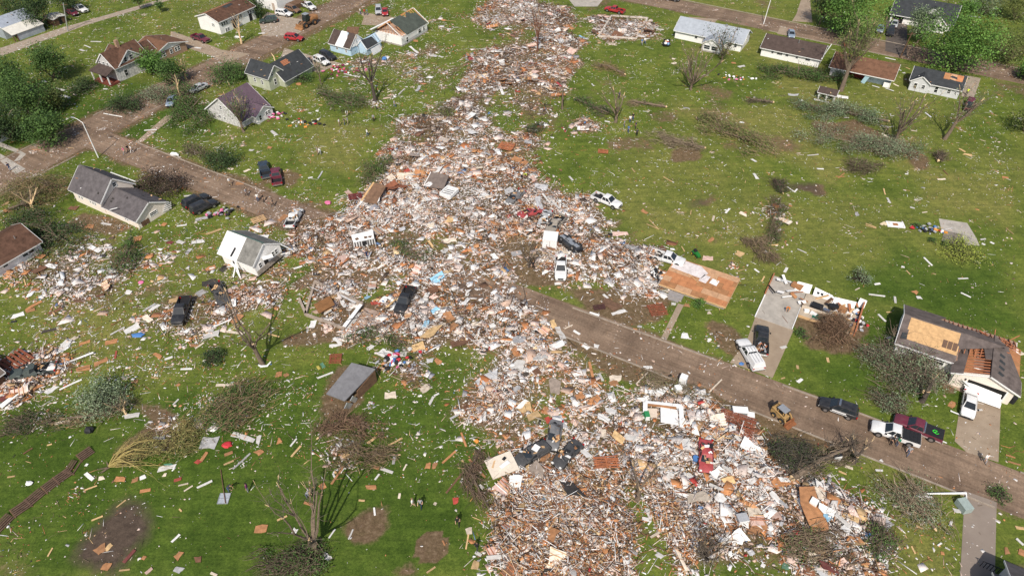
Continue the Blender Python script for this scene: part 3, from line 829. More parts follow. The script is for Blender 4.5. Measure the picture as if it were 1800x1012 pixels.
b.panel('plywood_sheet', g2, 0, [(.1, .22), (2.9, .26), (2.9, .5), (.1, .46)], -.1, -.06, OSBD)
b.panel('plywood_sheet', g2, 0, [(3.0, .28), (6.2, .34), (6.2, .6), (3.0, .52)], -.1, -.06, OSBD)
b.panel('plywood_sheet', g2, 1, [(2.6, -.1), (7.6, -.08), (7.4, .4)], .0, .03, OSBD)
b.rafters(g2, 1, 6.0, 8.6, -.1, .7, 6, REDWOOD)
for i in range(4):
    q = random.uniform(0, 1)
    b.panel('stain', g2, 1, [(1.0 + i * 1.2, .5 + .1 * q), (1.5 + i * 1.2, .5), (1.7 + i * 1.2, .72), (1.1 + i * 1.2, .75)], .142, .146, RF_BLACK)
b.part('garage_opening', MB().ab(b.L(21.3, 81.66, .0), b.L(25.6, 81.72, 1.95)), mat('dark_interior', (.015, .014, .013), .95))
dr = thing('garage_door', 'buckled white garage door', None)
dr.parent = b.o
for i in range(3):
    MB().box(b.L(23.2 + i * .15, 81.35 - i * .45, 1.25 - i * .36), (4.2, .06, .64), (Matrix.Rotation(R(-5 + 2.5 * i), 3, 'Z') @ Matrix.Rotation(R(-48 - 2 * i), 3, 'X'))).build('door_panel', TRIM, dr)
MB().box(b.L(21.2, 81.2, 1.4), (1.6, .06, .6), Matrix.Rotation(R(30), 3, 'Y') @ Matrix.Rotation(R(35), 3, 'X')).build('door_panel', TRIM, dr)
del dr['label']
b.part('frame_post', MB().ab(b.L(25.62, 81.5, 0), b.L(25.8, 81.69, 2.05)), TRIM)
b.part('wall_light', MB().ab(b.L(20.9, 81.55, 1.7), b.L(21.05, 81.69, 1.95)), BLACKP)
b.part('porch_post', MB().ab(b.L(19.5, 81.9, 0), b.L(19.7, 82.1, 2.3)), TRIM)

# --- house torn open: bare slab garage and fallen walls
b = Bld('wrecked_house', 'house reduced to a concrete garage slab and fallen white walls', -6, 81.6)
b.part('garage_slab', MB().ab(b.L(-6.1, 81.5, -.02), b.L(-.85, 92, .09)), CONC)
b.part('floor', MB().ab(b.L(-.8, 84.7, -.02), b.L(7.0, 90.2, .30)), mat('beige_floor', (.42, .35, .27), .8, .25, .8))
b.part('wall', MB().ab(b.L(-6.25, 87.0, 0), b.L(-6.1, 92.1, .55)), REDWOOD)
b.part('wall', MB().ab(b.L(6.95, 84.6, 0), b.L(7.15, 91.5, 1.1)), REDWOOD)
for u0, u1, w0, zt, lean in ((-2.6, -.4, 90.6, 1.9, 48), (.1, 2.9, 90.4, 2.2, 52), (2.9, 6.0, 90.0, 1.9, 46), (6.2, 7.3, 91.4, 1.8, 30)):
    o = b.part('fallen_wall', MB().prism([b.L(u0, w0 - .4, .1), b.L(u1, w0 - .3, .12), b.L(u1 - random.uniform(-.1, .25), w0 + random.uniform(.7, 1.1), random.uniform(.5, .9)), b.L(u0 + random.uniform(-.1, .3), w0 + random.uniform(.6, 1.1), random.uniform(.5, .9))], (0, -.06, .12)), S_WHITE)
    if u1 - u0 > 2.5:
        for q in (-.28, .28):
            MB().box(b.L((u0 + u1) / 2 - .5 + q, w0 + .3, .56), (.36, .36, .1), Matrix.Rotation(R(32), 3, 'X')).build('pane', GLASS, o)
b.part('inner_wall', MB().ab(b.L(-.7, 86.4, .3), b.L(3.8, 86.55, .9)), mat('beige_wall', (.55, .46, .36), .85, .15))
b.part('green_door', MB().box(b.L(2.1, 85.6, .42), (2.1, .8, .07), Matrix.Rotation(R(8), 3, 'X')), mat('dark_green_door', (.012, .10, .065), .55))
b.part('sill', MB().ab(b.L(-.7, 84.6, .05), b.L(4.0, 84.75, .42)), LUMBER)
for u, w, du, dw, h, c in ((1.2, 87.6, 1.6, 1.1, .55, BLACKP), (3.3, 88.6, 1.3, .8, .7, BLACKP), (.1, 86.0, .7, .5, .4, TRIM), (1.1, 85.9, .9, .5, .35, TRIM), (2.6, 87.3, .9, .6, .5, CHROME), (4.6, 88.9, 1.1, .8, .6, OSBD), (-2.4, 90.8, 1.6, .9, .5, OSBD)):
    b.part('furniture', MB().box(b.L(u, w, .3 + h / 2), (du, dw, h), Matrix.Rotation(random.uniform(-.5, .5), 3, 'Z')), c)
for i in range(46):
    u = random.choice((random.uniform(-5.8, 6.8), random.uniform(2.5, 6.8)))
    w = random.uniform(87.5, 91.4) if u < -.5 else random.uniform(85, 91)
    b.part('wreckage', MB().box(b.L(u, w, .35 + random.random() * .5), (random.uniform(.3, 2.2), random.uniform(.08, .5), random.uniform(.03, .2)), Euler((random.uniform(-.5, .5), random.uniform(-.5, .5), random.uniform(0, 3))).to_matrix()), random.choice([TRIM, WHITE, LUMBER, REDWOOD, OSBD, BLACKP, OLDWOOD]))
b.part('garage_doorframe', MB().ab(b.L(-6.2, 81.4, .09), b.L(-6.05, 86.9, .22)), TRIM)
b.part('garage_doorframe', MB().ab(b.L(-.9, 81.5, .09), b.L(-.78, 86.9, .22)), TRIM)

# --- bare floor deck of a swept-away house
b = Bld('floor_deck', 'bare orange plywood floor deck of a swept-away house beside the street', -20.7, 80.6, 'floor deck')
b.part('foundation', MB().ab(b.L(-20.55, 80.75, -.05), b.L(-10.55, 87.85, .58)), BLOCK)
SH = [OSBD, mat('osb_pale', (.47, .28, .16), .85, .25, 1.5, .2), mat('osb_red', (.44, .19, .085), .85, .25, 1.2, .2)]
for j in range(6):
    off = 1.22 if j % 2 else 0
    x = -20.7
    while x < -10.45:
        x1 = min(-10.4, x + (off if (x == -20.7 and off) else 2.44))
        y0 = 80.6 + j * 1.235
        o = b.part('plywood_sheet', MB().ab(b.L(x + .012, y0 + .012, .6), b.L(x1 - .012, min(88.0, y0 + 1.225), .70 + random.uniform(-.006, .006))), random.choice(SH))
        x = x1
b.part('rim_board', MB().ab(b.L(-20.75, 80.52, .45), b.L(-10.35, 80.58, .71)), LUMBER)
b.part('rim_board', MB().ab(b.L(-10.38, 80.6, .45), b.L(-10.32, 88.0, .71)), LUMBER)
LINO = mat('white_lino', (.62, .57, .56), .7, .25, 2)
b.part('lino_patch', MB().prism([b.L(-20.5, 85.2, .712), b.L(-15.6, 84.9, .712), b.L(-15.0, 86.6, .712), b.L(-16.4, 87.7, .712), b.L(-20.5, 87.8, .712)], (0, 0, .012)), LINO)
b.part('lino_patch', MB().prism([b.L(-15.8, 84.3, .712), b.L(-14.6, 84.2, .712), b.L(-14.4, 86, .712), b.L(-15.4, 86.1, .712)], (0, 0, .012)), LINO)
b.part('lino_patch', MB().prism([b.L(-14.2, 84.6, .712), b.L(-13, 84.4, .712), b.L(-12.9, 85.7, .712), b.L(-14, 85.8, .712)], (0, 0, .012)), TRIM)
for a, c in (((-17.6, 85.0), (-15.6, 83.8)), ((-16.2, 84.9), (-15.9, 83.9)), ((-13.9, 86.6), (-13.1, 85.3))):
    b.part('stud', MB().bar(b.L(a[0], a[1], .76), b.L(c[0], c[1], .76), .1, .06), LUMBER)
b.part('step', MB().ab(b.L(-18.8, 79.2, 0), b.L(-16.6, 80.4, .42)), mat('grey_step', (.27, .25, .24), .9, .15))
b.part('step', MB().ab(b.L(-18.5, 78.7, 0), b.L(-16.9, 79.2, .2)), mat('grey_step', (.27, .25, .24)))

# --- far row behind the lawns
b = Bld('ranch_house', 'white ranch with pale blue-grey roof behind a bare multi-limbed tree', -51.5, 170.8)
g = b.wing(-51.5, -34.8, 170.9, 178.2, 2.15, 4.1, 'x', S_WHITE, RF_BLUEGREY, .4)
g2 = b.wing(-43.2, -38.8, 166.9, 171.2, 2.0, 3.3, 'y', S_WHITE, RF_BLUEGREY, .3, found=BLOCK)
b.win(g, '-y', 5.4, 1.0, .6, .8); b.win(g, '-y', 7.6, 1.0, .6, .8); b.win(g, '-y', 13.9, .9, .9, .9); b.win(g, '-y', 15.3, .9, .6, .9); b.win(g, '+x', 4.0, 1.0, .8, .8)
b.win(g2, '-y', 1.2, .7, 1.4, .9); b.win(g2, '-y', 3.1, .7, 1.4, .9)
b.part('chimney', MB().ab(b.L(-40.3, 174.0, 3.6), b.L(-39.8, 174.5, 4.5)), GALV)
b = Bld('ranch_house', 'long white ranch with plain dark brown roof in the far row', -30, 171.2)
g = b.wing(-30, -16.6, 171.3, 178.6, 2.15, 3.95, 'x', S_WHITE, RF_DKBROWN, .4)
for p, w_ in ((2.6, .5), (4.3, 1.2), (6.0, .6), (8.3, .5), (10.8, 1.0)):
    b.win(g, '-y', p, 1.15, w_, .65)
b.win(g, '+x', 3.5, 1.1, .8, .8); b.pipe(-22.5, 174, 3.6, .9); b.part('loose_gutter', MB().bar(b.L(-16.3, 171, 2.3), b.L(-15.8, 178.6, 3.1), .15, .12), TRIM)
b = Bld('ranch_house', 'brown-roofed ranch with its front wall torn open behind the tall broken tree', -13.6, 168.4)
g = b.wing(-13.6, -.4, 168.5, 176.8, 2.2, 3.9, 'x', None, RF_TAN, .35, {0: [full(13.2), ], 1: None})
b.part('wall', MB().ab(b.L(-13.5, 176.6, 0), b.L(-.5, 176.75, 2.2)), S_WHITE)
b.part('wall', MB().ab(b.L(-13.5, 168.6, 0), b.L(-13.35, 176.6, 2.2)), S_WHITE)
b.part('wall', MB().ab(b.L(-.65, 168.6, 0), b.L(-.5, 176.6, 2.2)), S_WHITE)
b.part('inner_wall', MB().ab(b.L(-13.3, 170.6, 0), b.L(-5.6, 170.75, 2.2)), mat('maroon_wall', (.20, .035, .028), .85, .3, 2))
b.part('inner_wall', MB().ab(b.L(-5.4, 169.6, 0), b.L(-.7, 169.75, 2.2)), mat('pale_blue_wall', (.5, .6, .68), .8, .25, 1.2))
b.part('wall_stub', MB().ab(b.L(-13.3, 168.6, 0), b.L(-9.5, 168.72, 1.9)), S_WHITE)
b.part('wall_stub', MB().ab(b.L(-1.9, 168.6, 0), b.L(-.7, 168.72, 1.1)), S_WHITE)
b.part('hanging_sheet', MB().box(b.L(-5.8, 168.2, 1.0), (.9, .06, 2.0), Matrix.Rotation(R(18), 3, 'Y')), mat('teal_sheet', (.32, .48, .55), .7))
for a, c in (((-1.2, 168, .1), (.6, 167, .3)), ((-4, 167.9, .1), (-2.4, 167.6, .1)), ((-1.4, 176, 3.5), (-3.6, 175.6, 3.7))):
    b.part('broken_board', MB().bar(b.L(*a), b.L(*c), .2, .06), TRIM)
b.panel('bare_patch', g, 0, [(11, .72), (12.6, .68), (12.8, .9), (11.2, .94)], .143, .16, OLDWOOD)
b.pipe(-5, 173, 3.4, .8)
b = Bld('grey_house', 'pale grey house with black roof and bare wooden patch in the far row', 3, 170.2)
g = b.wing(3.1, 13.0, 170.4, 176.6, 2.25, 3.9, 'x', S_GREY, RF_BLACK, .35, {0: [full(9.9)], 1: None})
g2 = b.wing(3.2, 7.0, 169.9, 173.4, 2.2, 3.5, 'y', S_GREY, RF_BLACK, .25)
b.win(g2, '-y', 1.1, .7, .6, 1.1); b.win(g2, '-y', 2.7, .9, .6, .8); b.win(g, '-y', 5.4, .5, .6, 1.3); b.win(g, '-y', 7.9, .9, .6, .7); b.win(g, '-y', 9.2, .9, .35, .5)
for i in range(3):
    b.panel('plywood_sheet', g, 0, [(5.9 + i * 1.25, .5 + .06 * (i % 2)), (7.12 + i * 1.25, .5), (7.12 + i * 1.25, .97), (5.9 + i * 1.25, .97)], .145, .165, SH[i])
b.panel('torn_flap', g, 0, [(7.0, .7), (8.6, .62), (8.4, .78), (7.4, .84)], .168, .18, RF_BLACK)
b = Bld('dark_roof_house', 'large house with charcoal roof and open garage at the top edge', -6.5, 209)
g = b.wing(-6.5, 8.0, 209.3, 219.0, 2.3, 5.2, 'x', S_WHITE, RF_BLACK, .4)
g2 = b.wing(2.6, 6.6, 207.2, 212.0, 2.3, 4.0, 'y', S_WHITE, RF_BLACK, .3)
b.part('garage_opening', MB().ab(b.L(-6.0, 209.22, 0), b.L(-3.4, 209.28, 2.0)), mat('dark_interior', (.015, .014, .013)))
b.win(g2, '-y', 1.0, .6, .7, 1.2); b.win(g2, '-y', 2.9, .6, .7, 1.2)
g3 = b.wing(1.0, 4.6, 210.5, 214.0, 3.4, 4.5, 'y', S_WHITE, RF_BLACK, .25)
# --- corner house at the bottom of the frame
b = Bld('corner_house', 'white-gabled house with dark roof cut off at the lower corner', 26, 50)
g = b.wing(26.6, 38, 48.6, 55.4, 2.7, 4.6, 'x', S_GREY, RF_GREY, .3)
g2 = b.wing(25.6, 28.2, 50.2, 53.8, 2.3, 3.4, 'x', S_GREY, RF_GREY, .2)
b.panel('bare_patch', g, 0, [(.2, .55), (1.6, .5), (1.4, .9), (.4, .95)], .143, .16, OSB)
for i in range(7):
    b.part('railing_post', MB().ab(b.L(25.0 + i * .32, 55.9, 0), b.L(25.06 + i * .32, 55.96, 1.0)), BLACKP)
b.part('rail', MB().bar(b.L(24.9, 55.93, 1.0), b.L(27.3, 55.93, 1.0), .07, .07), BLACKP)

# --- upper left: along the street
b = Bld('split_level_house', 'two-storey white house with brown roof behind a splintered trunk', -159.2, 115.5)
g = b.wing(-159.2, -151.7, 115.5, 127.6, 3.3, 4.6, 'y', S_WHITE, RF_BROWN, .35, {0: [full(12.1)], 1: None})
for p, z, w_, h in ((1.0, 1.9, .45, .8), (1.75, 1.9, .5, .8), (2.5, 1.9, .45, .8), (6.6, 2.0, .5, .7), (7.3, 2.0, .5, .7), (9.9, 2.1, .5, .7), (10.6, 2.1, .5, .7), (1.8, .15, .5, .8), (2.5, .15, .5, .8)):
    b.win(g, '+x', p, z, w_, h)
b.win(g, '-y', 5.1, 1.7, .35, .7); b.win(g, '-y', 5.6, 1.7, .3, .7)
b.door(g, '+x', 4.6, 1.0, 2.0, BLACKP); b.door(g, '+x', 10.3, 1.0, 2.0, BLACKP); b.part('porch_canopy', MB().ab(b.L(-151.7, 119.3, 2.2), b.L(-150.7, 121, 2.3)), BLACKP)
b.panel('torn_edge', g, 0, [(.0, .3), (9.0, .3), (9.0, .95), (.0, .95)], .145, .16, OSBD)
b.panel('dark_patch', g, 1, [(5.5, .72), (8.2, .8), (8, .97), (5, .97)], .145, .16, RF_BLACK)
b = Bld('white_garage', 'plain white garage with its roof ripped off at the top edge', -158, 134)
g = b.wing(-158, -150, 134, 141, 3.0, 4.0, 'x', S_WHITE, None, gable=False)
b.part('attic_floor', MB().ab(b.L(-157.9, 134.1, 3.0), b.L(-150.1, 140.9, 3.12)), OLDWOOD)
for i in range(9):
    b.part('rafter', MB().bar(b.L(-157.5 + i * .9, 134.2, 3.2), b.L(-157.3 + i * .9 + random.uniform(-.3, .3), 140.8, 3.4 + random.random() * .5), .1, .15), REDWOOD)
b.door(g, '-y', 6.5, .9, 2.0, mat('beige_door', (.45, .36, .30), .7))
b.part('side_wreck', MB().ab(b.L(-149.9, 137, 0), b.L(-147, 141, 1.2)), OLDWOOD)

b = Bld('old_farmhouse', 'old house with peeling white paint, brown roofs and a columned porch', -157, 85)
gB = b.wing(-157, -151.25, 85.02, 93.6, 3.4, 6.0, 'y', S_OLD, RF_BROWN, .2)
g = b.wing(-157.05, -151.2, 86.2, 92.6, 3.4, 5.85, 'x', S_OLD, RF_BROWN, .25)
for p, z, w_, h in ((2.0, 3.6, .7, 1.0), (3.5, 3.6, .7, 1.0), (5.1, .9, .8, 1.8), (1.1, .7, .8, 1.3)):
    b.win(g, '+x', p, z, w_, h, frame=S_OLD)
for p in (1.0, 2.4, 3.8):
    b.win(gB, '-y', p, 3.1, .6, .9)
b.part('chimney', MB().ab(b.L(-154.5, 89.0, 5.6), b.L(-153.8, 89.7, 7.5)), BRICK)
b.part('porch_floor', MB().ab(b.L(-156.6, 82.5, 0), b.L(-150.9, 84.95, .45)), mat('red_porch', (.16, .045, .03), .8, .25, 2))
o = b.part('porch_roof', MB().prism([b.L(-156.9, 82.3, 2.45), b.L(-150.7, 82.3, 2.45), b.L(-151.2, 84.95, 3.2), b.L(-156.4, 84.95, 3.2)], (0, 0, .14)), RF_DKBROWN)
for u in (-156.6, -153.8, -151.1):
    b.part('porch_column', MB().ab(b.L(u, 82.5, .45), b.L(u + .22, 82.72, 2.45)), TRIM)
gr = b.wing(-158.8, -151.6, 95.2, 104.6, 2.15, 3.6, 'x', BRICK, RF_TAN, .4, wallname='ranch_wall')
gr2 = b.wing(-157.5, -152.0, 93.0, 97.0, 2.6, 4.6, 'y', BRICK, RF_BROWN, .1, wallname='link_wall')
b.part('gable_board', MB().prism([b.L(-151.55, 96.2, 2.2), b.L(-151.55, 103.6, 2.2), b.L(-151.55, 99.9, 3.5)], (.03, 0, 0)), S_WHITE)
for p in (1.0, 2.0, 3.0, 5.0, 6.4, 7.2):
    b.win(gr, '+x', p, .95, .6, .9)
b.pipe(-155, 101, 3.2, .6)

b = Bld('purple_roof_house', 'white house under purple ribbed metal roof with splintered limbs before it', -121.4, 83.9)
g = b.wing(-121.4, -111.8, 83.9, 91.4, 1.9, 5.4, 'y', S_OLD, PURPLE, .3, None)
g2 = b.wing(-113.4, -110.2, 86.6, 91.1, 1.8, 3.1, 'x', S_WHITE, PURPLE, .3)
b.win(g2, '+x', 1.0, .55, .6, 1.0); b.win(g2, '+x', 2.8, .9, .5, .7); b.win(g2, '+x', 3.5, .9, .5, .7); b.win(g, '-y', 3.5, .7, .8, .6); b.win(g, '-y', 4.9, .7, .6, .5); b.win(g, '-y', 4.6, 2.9, .5, .8)
for i in range(15):
    for sd in (0, 1):
        b.part('roof_rib', MB().bar(b.P(g, sd, -.1 + i * .53, -.1, .16), b.P(g, sd, -.1 + i * .53, .98, .16), .05, .05), PURPLE)

b = Bld('green_house', 'pale green two-part house with black roof patched by bare boards', -125, 98.9)
g = b.wing(-125.1, -118.6, 98.9, 103.4, 2.95, 5.0, 'x', S_GREEN, RF_BLACK, .25)
gw = b.wing(-123.8, -117.0, 101.8, 110.6, 1.75, 4.6, 'y', S_GREEN, RF_BLACK, .3)
b.win(g, '-y', 2.2, 1.2, .5, .9); b.win(g, '-y', 4.4, 1.1, .5, .9); b.win(g, '+x', 1.3, 3.0, .5, .9); b.win(g, '+x', 1.8, .8, .6, 1.3); b.win(gw, '+x', 5.4, .6, .6, .8)
for i in range(4):
    b.panel('bare_board', gw, 1, [(2.6, .60 + i * .07), (4.6 - .2 * (i % 2), .60 + i * .07), (4.6 - .2 * (i % 2), .655 + i * .07), (2.5, .655 + i * .07)], .145, .17, REDWOOD)
b.part('branch_stub', MB().tube([b.L(-121, 104, 4.2), b.L(-121.3, 104.2, 5.2), b.L(-121.9, 104.2, 6.0)], [.15, .12, .05], 5), SPLINT)
b.pipe(-118.6, 106, 3.2, .6)

b = Bld('blue_house', 'pale blue house with its roof twisted and torn open', -121.2, 121.8)
g = b.wing(-121.2, -114.8, 121.8, 127, 2.1, 4.4, 'x', S_BLUE, RF_DKBROWN, .2, {0: [[(-.2, -.1), (2.2, -.1), (2.0, 1), (-.2, 1)], [(4.6, -.1), (6.6, -.1), (6.6, 1), (4.4, 1)]], 1: [[(2.5, 0), (6.4, 0), (6.4, 1), (2.0, 1)]]})
b.panel('white_roof_sheet', g, 0, [(2.0, -.1), (4.4, -.1), (4.6, .6), (3.9, 1.02), (2.3, 1.02)], .02, .16, WHITE)
b.win(g, '-y', 2.2, .9, .5, .8); b.win(g, '-y', 5.0, .7, .35, .7)
g2 = b.wing(-114.7, -111.8, 124.2, 129.6, 1.7, 3.4, 'y', S_BLUE, RF_BLACK, .2, {0: [[(1.5, -.1), (5.4, -.1), (5.4, 1), (2.5, 1)]], 1: [[(0, -.1), (4.0, -.1), (3.6, .8), (0, 1)]]})
b.part('gable_wall', MB().prism([b.L(-114.7, 122.4, 2.0), b.L(-114.7, 126.4, 2.0), b.L(-114.7, 124.6, 4.3)], (.1, 0, 0)), S_WHITE)
b.part('fallen_wall', MB().box(b.L(-110.9, 126.6, .7), (.12, 3.4, 1.5), Matrix.Rotation(R(-24), 3, 'Y')), S_GREY)
b.rafters(g2, 1, .5, 5, 0, .9, 6, OLDWOOD)
b.part('torn_roof', MB().box(b.L(-117.5, 126.4, 4.0), (3.4, 2.2, .12), Matrix.Rotation(R(40), 3, 'X') @ Matrix.Rotation(R(12), 3, 'Z')), OLDWOOD)

b = Bld('rafter_house', 'white house with green roof half stripped to orange rafters', -115.6, 132.4)
g = b.wing(-115.6, -107.6, 132.4, 143.2, 2.5, 5.2, 'y', S_WHITE, RF_MOSS if False else roofmat('dark_green', (.07, .082, .07), .25), .1, {0: [[(-.9, -.15), (8.5, -.1), (8.5, .35), (-.9, .3)]], 1: [[(2.0, -.05), (10.6, -.05), (10.2, .7), (8.6, .8), (7.6, 1), (6.2, .72), (5.2, 1), (1.2, 1)]]}, gable=False, found=BLOCK)
b.rafters(g, 0, -.3, 10.4, -.05, .99, 14, mat('orange_rafter', (.50, .24, .10), .8, .25))
b.rafters(g, 1, .0, 10.6, -.05, .99, 14, mat('orange_rafter', (.50, .24, .10), .8, .25))
for i in range(8):
    y = .1
    x = .7 + i * .85
    zt = 2.55 + (1 - abs(x - 4) / 4) * 2.5
    b.part('gable_stud', MB().bar((x, y, 2.5), (x, y, zt), .1, .06), mat('orange_rafter', (.50, .24, .10)))
b.part('ceiling', MB().ab((.2, .2, 2.5), (7.8, 10.6, 2.58)), mat('pale_ceiling', (.5, .36, .28), .9, .3))
b.win(g, '+x', 7.5, .9, 1.1, 1.1); b.win(g, '+x', 9.3, .9, .6, 1.1); b.win(g, '+x', 2.2, .4, .7, 1.2)
b.part('torn_eave', MB().bar((-1.2, -.3, 2.5), (-.4, 8, 2.7), .5, .1), TRIM)

# --- barn, shed, playhouse, slabs
b = Bld('metal_barn', 'galvanised metal barn with lean-to roof at the left edge', -201, 87)
METR = mat('ribbed_steel', (.40, .44, .50), .45, .15, 1.2, metal=.3)
g = b.wing(-202, -196, 86.5, 95, 3.0, 4.4, 'y', METR, METR, .2)
b.part('lean_to_roof', MB().prism([b.L(-196.1, 86.3, 2.9), b.L(-192.2, 86.3, 1.75), b.L(-192.2, 94.8, 1.75), b.L(-196.1, 94.8, 2.9)], (0, 0, .1)), mat('pale_steel', (.60, .58, .52), .5, .12, 1))
b.part('lean_to_wall', MB().ab(b.L(-192.6, 87.5, 0), b.L(-192.45, 94.6, 1.75)), METR)
for w in (86.5, 87.4):
    b.part('post', MB().ab(b.L(-192.6, w, 0), b.L(-192.4, w + .2, 1.8)), OLDWOOD)
b = Bld('low_shed', 'low dark wooden shed with pale roof beside parked vehicles', -196.5, 97.8, 'shed')
g = b.wing(-196.4, -193.0, 97.9, 101.2, 1.7, 2.0, 'x', OLDWOOD, mat('pale_shed_roof', (.55, .52, .45), .8, .15), .2)
b.door(g, '+x', 1.6, .8, 1.5, BLACKP)
b = Bld('playhouse', 'small broken playhouse with brown roof under the tall broken tree', -13.5, 155.4, 'playhouse')
g = b.wing(-13.4, -9.8, 155.5, 158.2, 1.5, 2.2, 'x', None, RF_DKBROWN, .2)
for u, w in ((-13.3, 155.6), (-10.1, 155.6), (-13.3, 158), (-10.1, 158), (-11.7, 155.6)):
    b.part('post', MB().ab(b.L(u, w, 0), b.L(u + .35, w + .15, 1.5)), TRIM)
b.part('back_wall', MB().ab(b.L(-13.3, 157.9, 0), b.L(-9.8, 158.05, 1.5)), LUMBER)
b.part('base_board', MB().ab(b.L(-13.8, 154.6, 0), b.L(-10.6, 154.8, .25)), TRIM)
b = Bld('grey_flat_roof', 'fallen flat grey roof propped on its wooden box walls in the lawn', -48.6, 39.6, 'roof wreck')
b.part('roof', MB().prism([b.L(-49.9, 38.6, 1.0), b.L(-47.1, 38.9, .95), b.L(-46.2, 44.3, 2.3), b.L(-49.6, 43.6, 2.3)], (0, 0, .16)), mat('slate_membrane', (.155, .155, .165), .7, .2, 1.4))
b.part('wall', MB().prism([b.L(-46.5, 40.6, 0), b.L(-46.2, 44.2, 0), b.L(-46.2, 44.2, 2.25), b.L(-46.55, 40.8, 1.35)], (-.12, 0, 0)), OLDWOOD)
b.part('wall', MB().ab(b.L(-49.4, 43.4, 0), b.L(-46.4, 43.6, 2.1)), OLDWOOD)
b.part('torn_panel', MB().box(b.L(-46.5, 39.9, .7), (.08, .7, 1.4), Matrix.Rotation(R(30), 3, 'X')), GALV)
b.part('torn_panel', MB().box(b.L(-46.5, 38.8, .6), (.08, .8, 1.4), Matrix.Rotation(R(38), 3, 'X')), GALV)
b = Bld('foundation_wall', 'open concrete foundation wall with a brown floor panel tipped inside', -66, 50, 'foundation')
WALLC = mat('stained_concrete', (.33, .27, .22), .9, .3, 1.2, .25)
for a, c, h in (((-66.6, 54.9), (-57, 54.6), .75), ((-66.6, 54.9), (-63.0, 48.9), .5), ((-62.9, 49.0), (-56.2, 49.6), .4), ((-62.9, 57.6), (-61.6, 54.9), .5), ((-66.2, 51), (-63, 49), .5)):
    b.part('wall', MB().bar(b.L(a[0], a[1], h / 2), b.L(c[0], c[1], h / 2), .35, h), WALLC)
b.part('floor_panel', MB().prism([b.L(-63.3, 51.0, .35), b.L(-60.9, 49.6, .9), b.L(-59.8, 51.9, 1.3), b.L(-62.2, 53.4, .7)], (0, 0, .12)), mat('brown_plywood', (.24, .115, .045), .85, .3, 1, .2))
b.part('white_sill', MB().bar(b.L(-56.9, 54.2, .9), b.L(-56.3, 49.6, .55), .55, .08), TRIM)
b.part('floor_slab', MB().prism([b.L(-56.0, 49.9, .03), b.L(-51.5, 51.6, .03), b.L(-52.6, 55.2, .03), b.L(-56.6, 54.6, .03)], (0, 0, .05)), mat('pinkish_slab', (.34, .25, .20), .85, .25, .9))
b = Bld('basement_ruin', 'pale broken basement foundation filled with rubble near a red pickup', -74, 172, 'foundation')
cs = [G(1052, 66), G(1075, 30), G(1138, 34), G(1118, 70)]
inv = Matrix.Rotation(-TOWN, 3, 'Z')
cs = [inv @ (c - W(-74, 172)) for c in cs]
for i in range(4):
    b.part('wall', MB().bar(cs[i] + Vector((0, 0, .3)), cs[(i + 1) % 4] + Vector((0, 0, .3)), .4, .35), mat('pale_block', (.52, .46, .40), .9, .25, 1))
b.part('bulkhead', MB().box(inv @ (G(1140, 60) - W(-74, 172)) + Vector((0, 0, .3)), (2.2, 3.2, .5)), OLDWOOD)
b = Bld('grey_cottage', 'grey wall of a house cut off at the left edge by the street corner', -152, 55)
g = b.wing(-160, -149.0, 48.6, 57.6, 2.5, 4.2, 'y', S_GREY, RF_GREY, .3)
b.win(g, '+x', 7.5, .8, .7, .9)
b = Bld('edge_shed', 'dark grey shed roof cut off at the left edge beside the debris line', -92, 17, 'shed')
g = b.wing(-95, -88.6, 14.5, 19.6, 1.9, 3.0, 'y', OLDWOOD, roofmat('weathered', (.13, .105, .09), .3), .3)

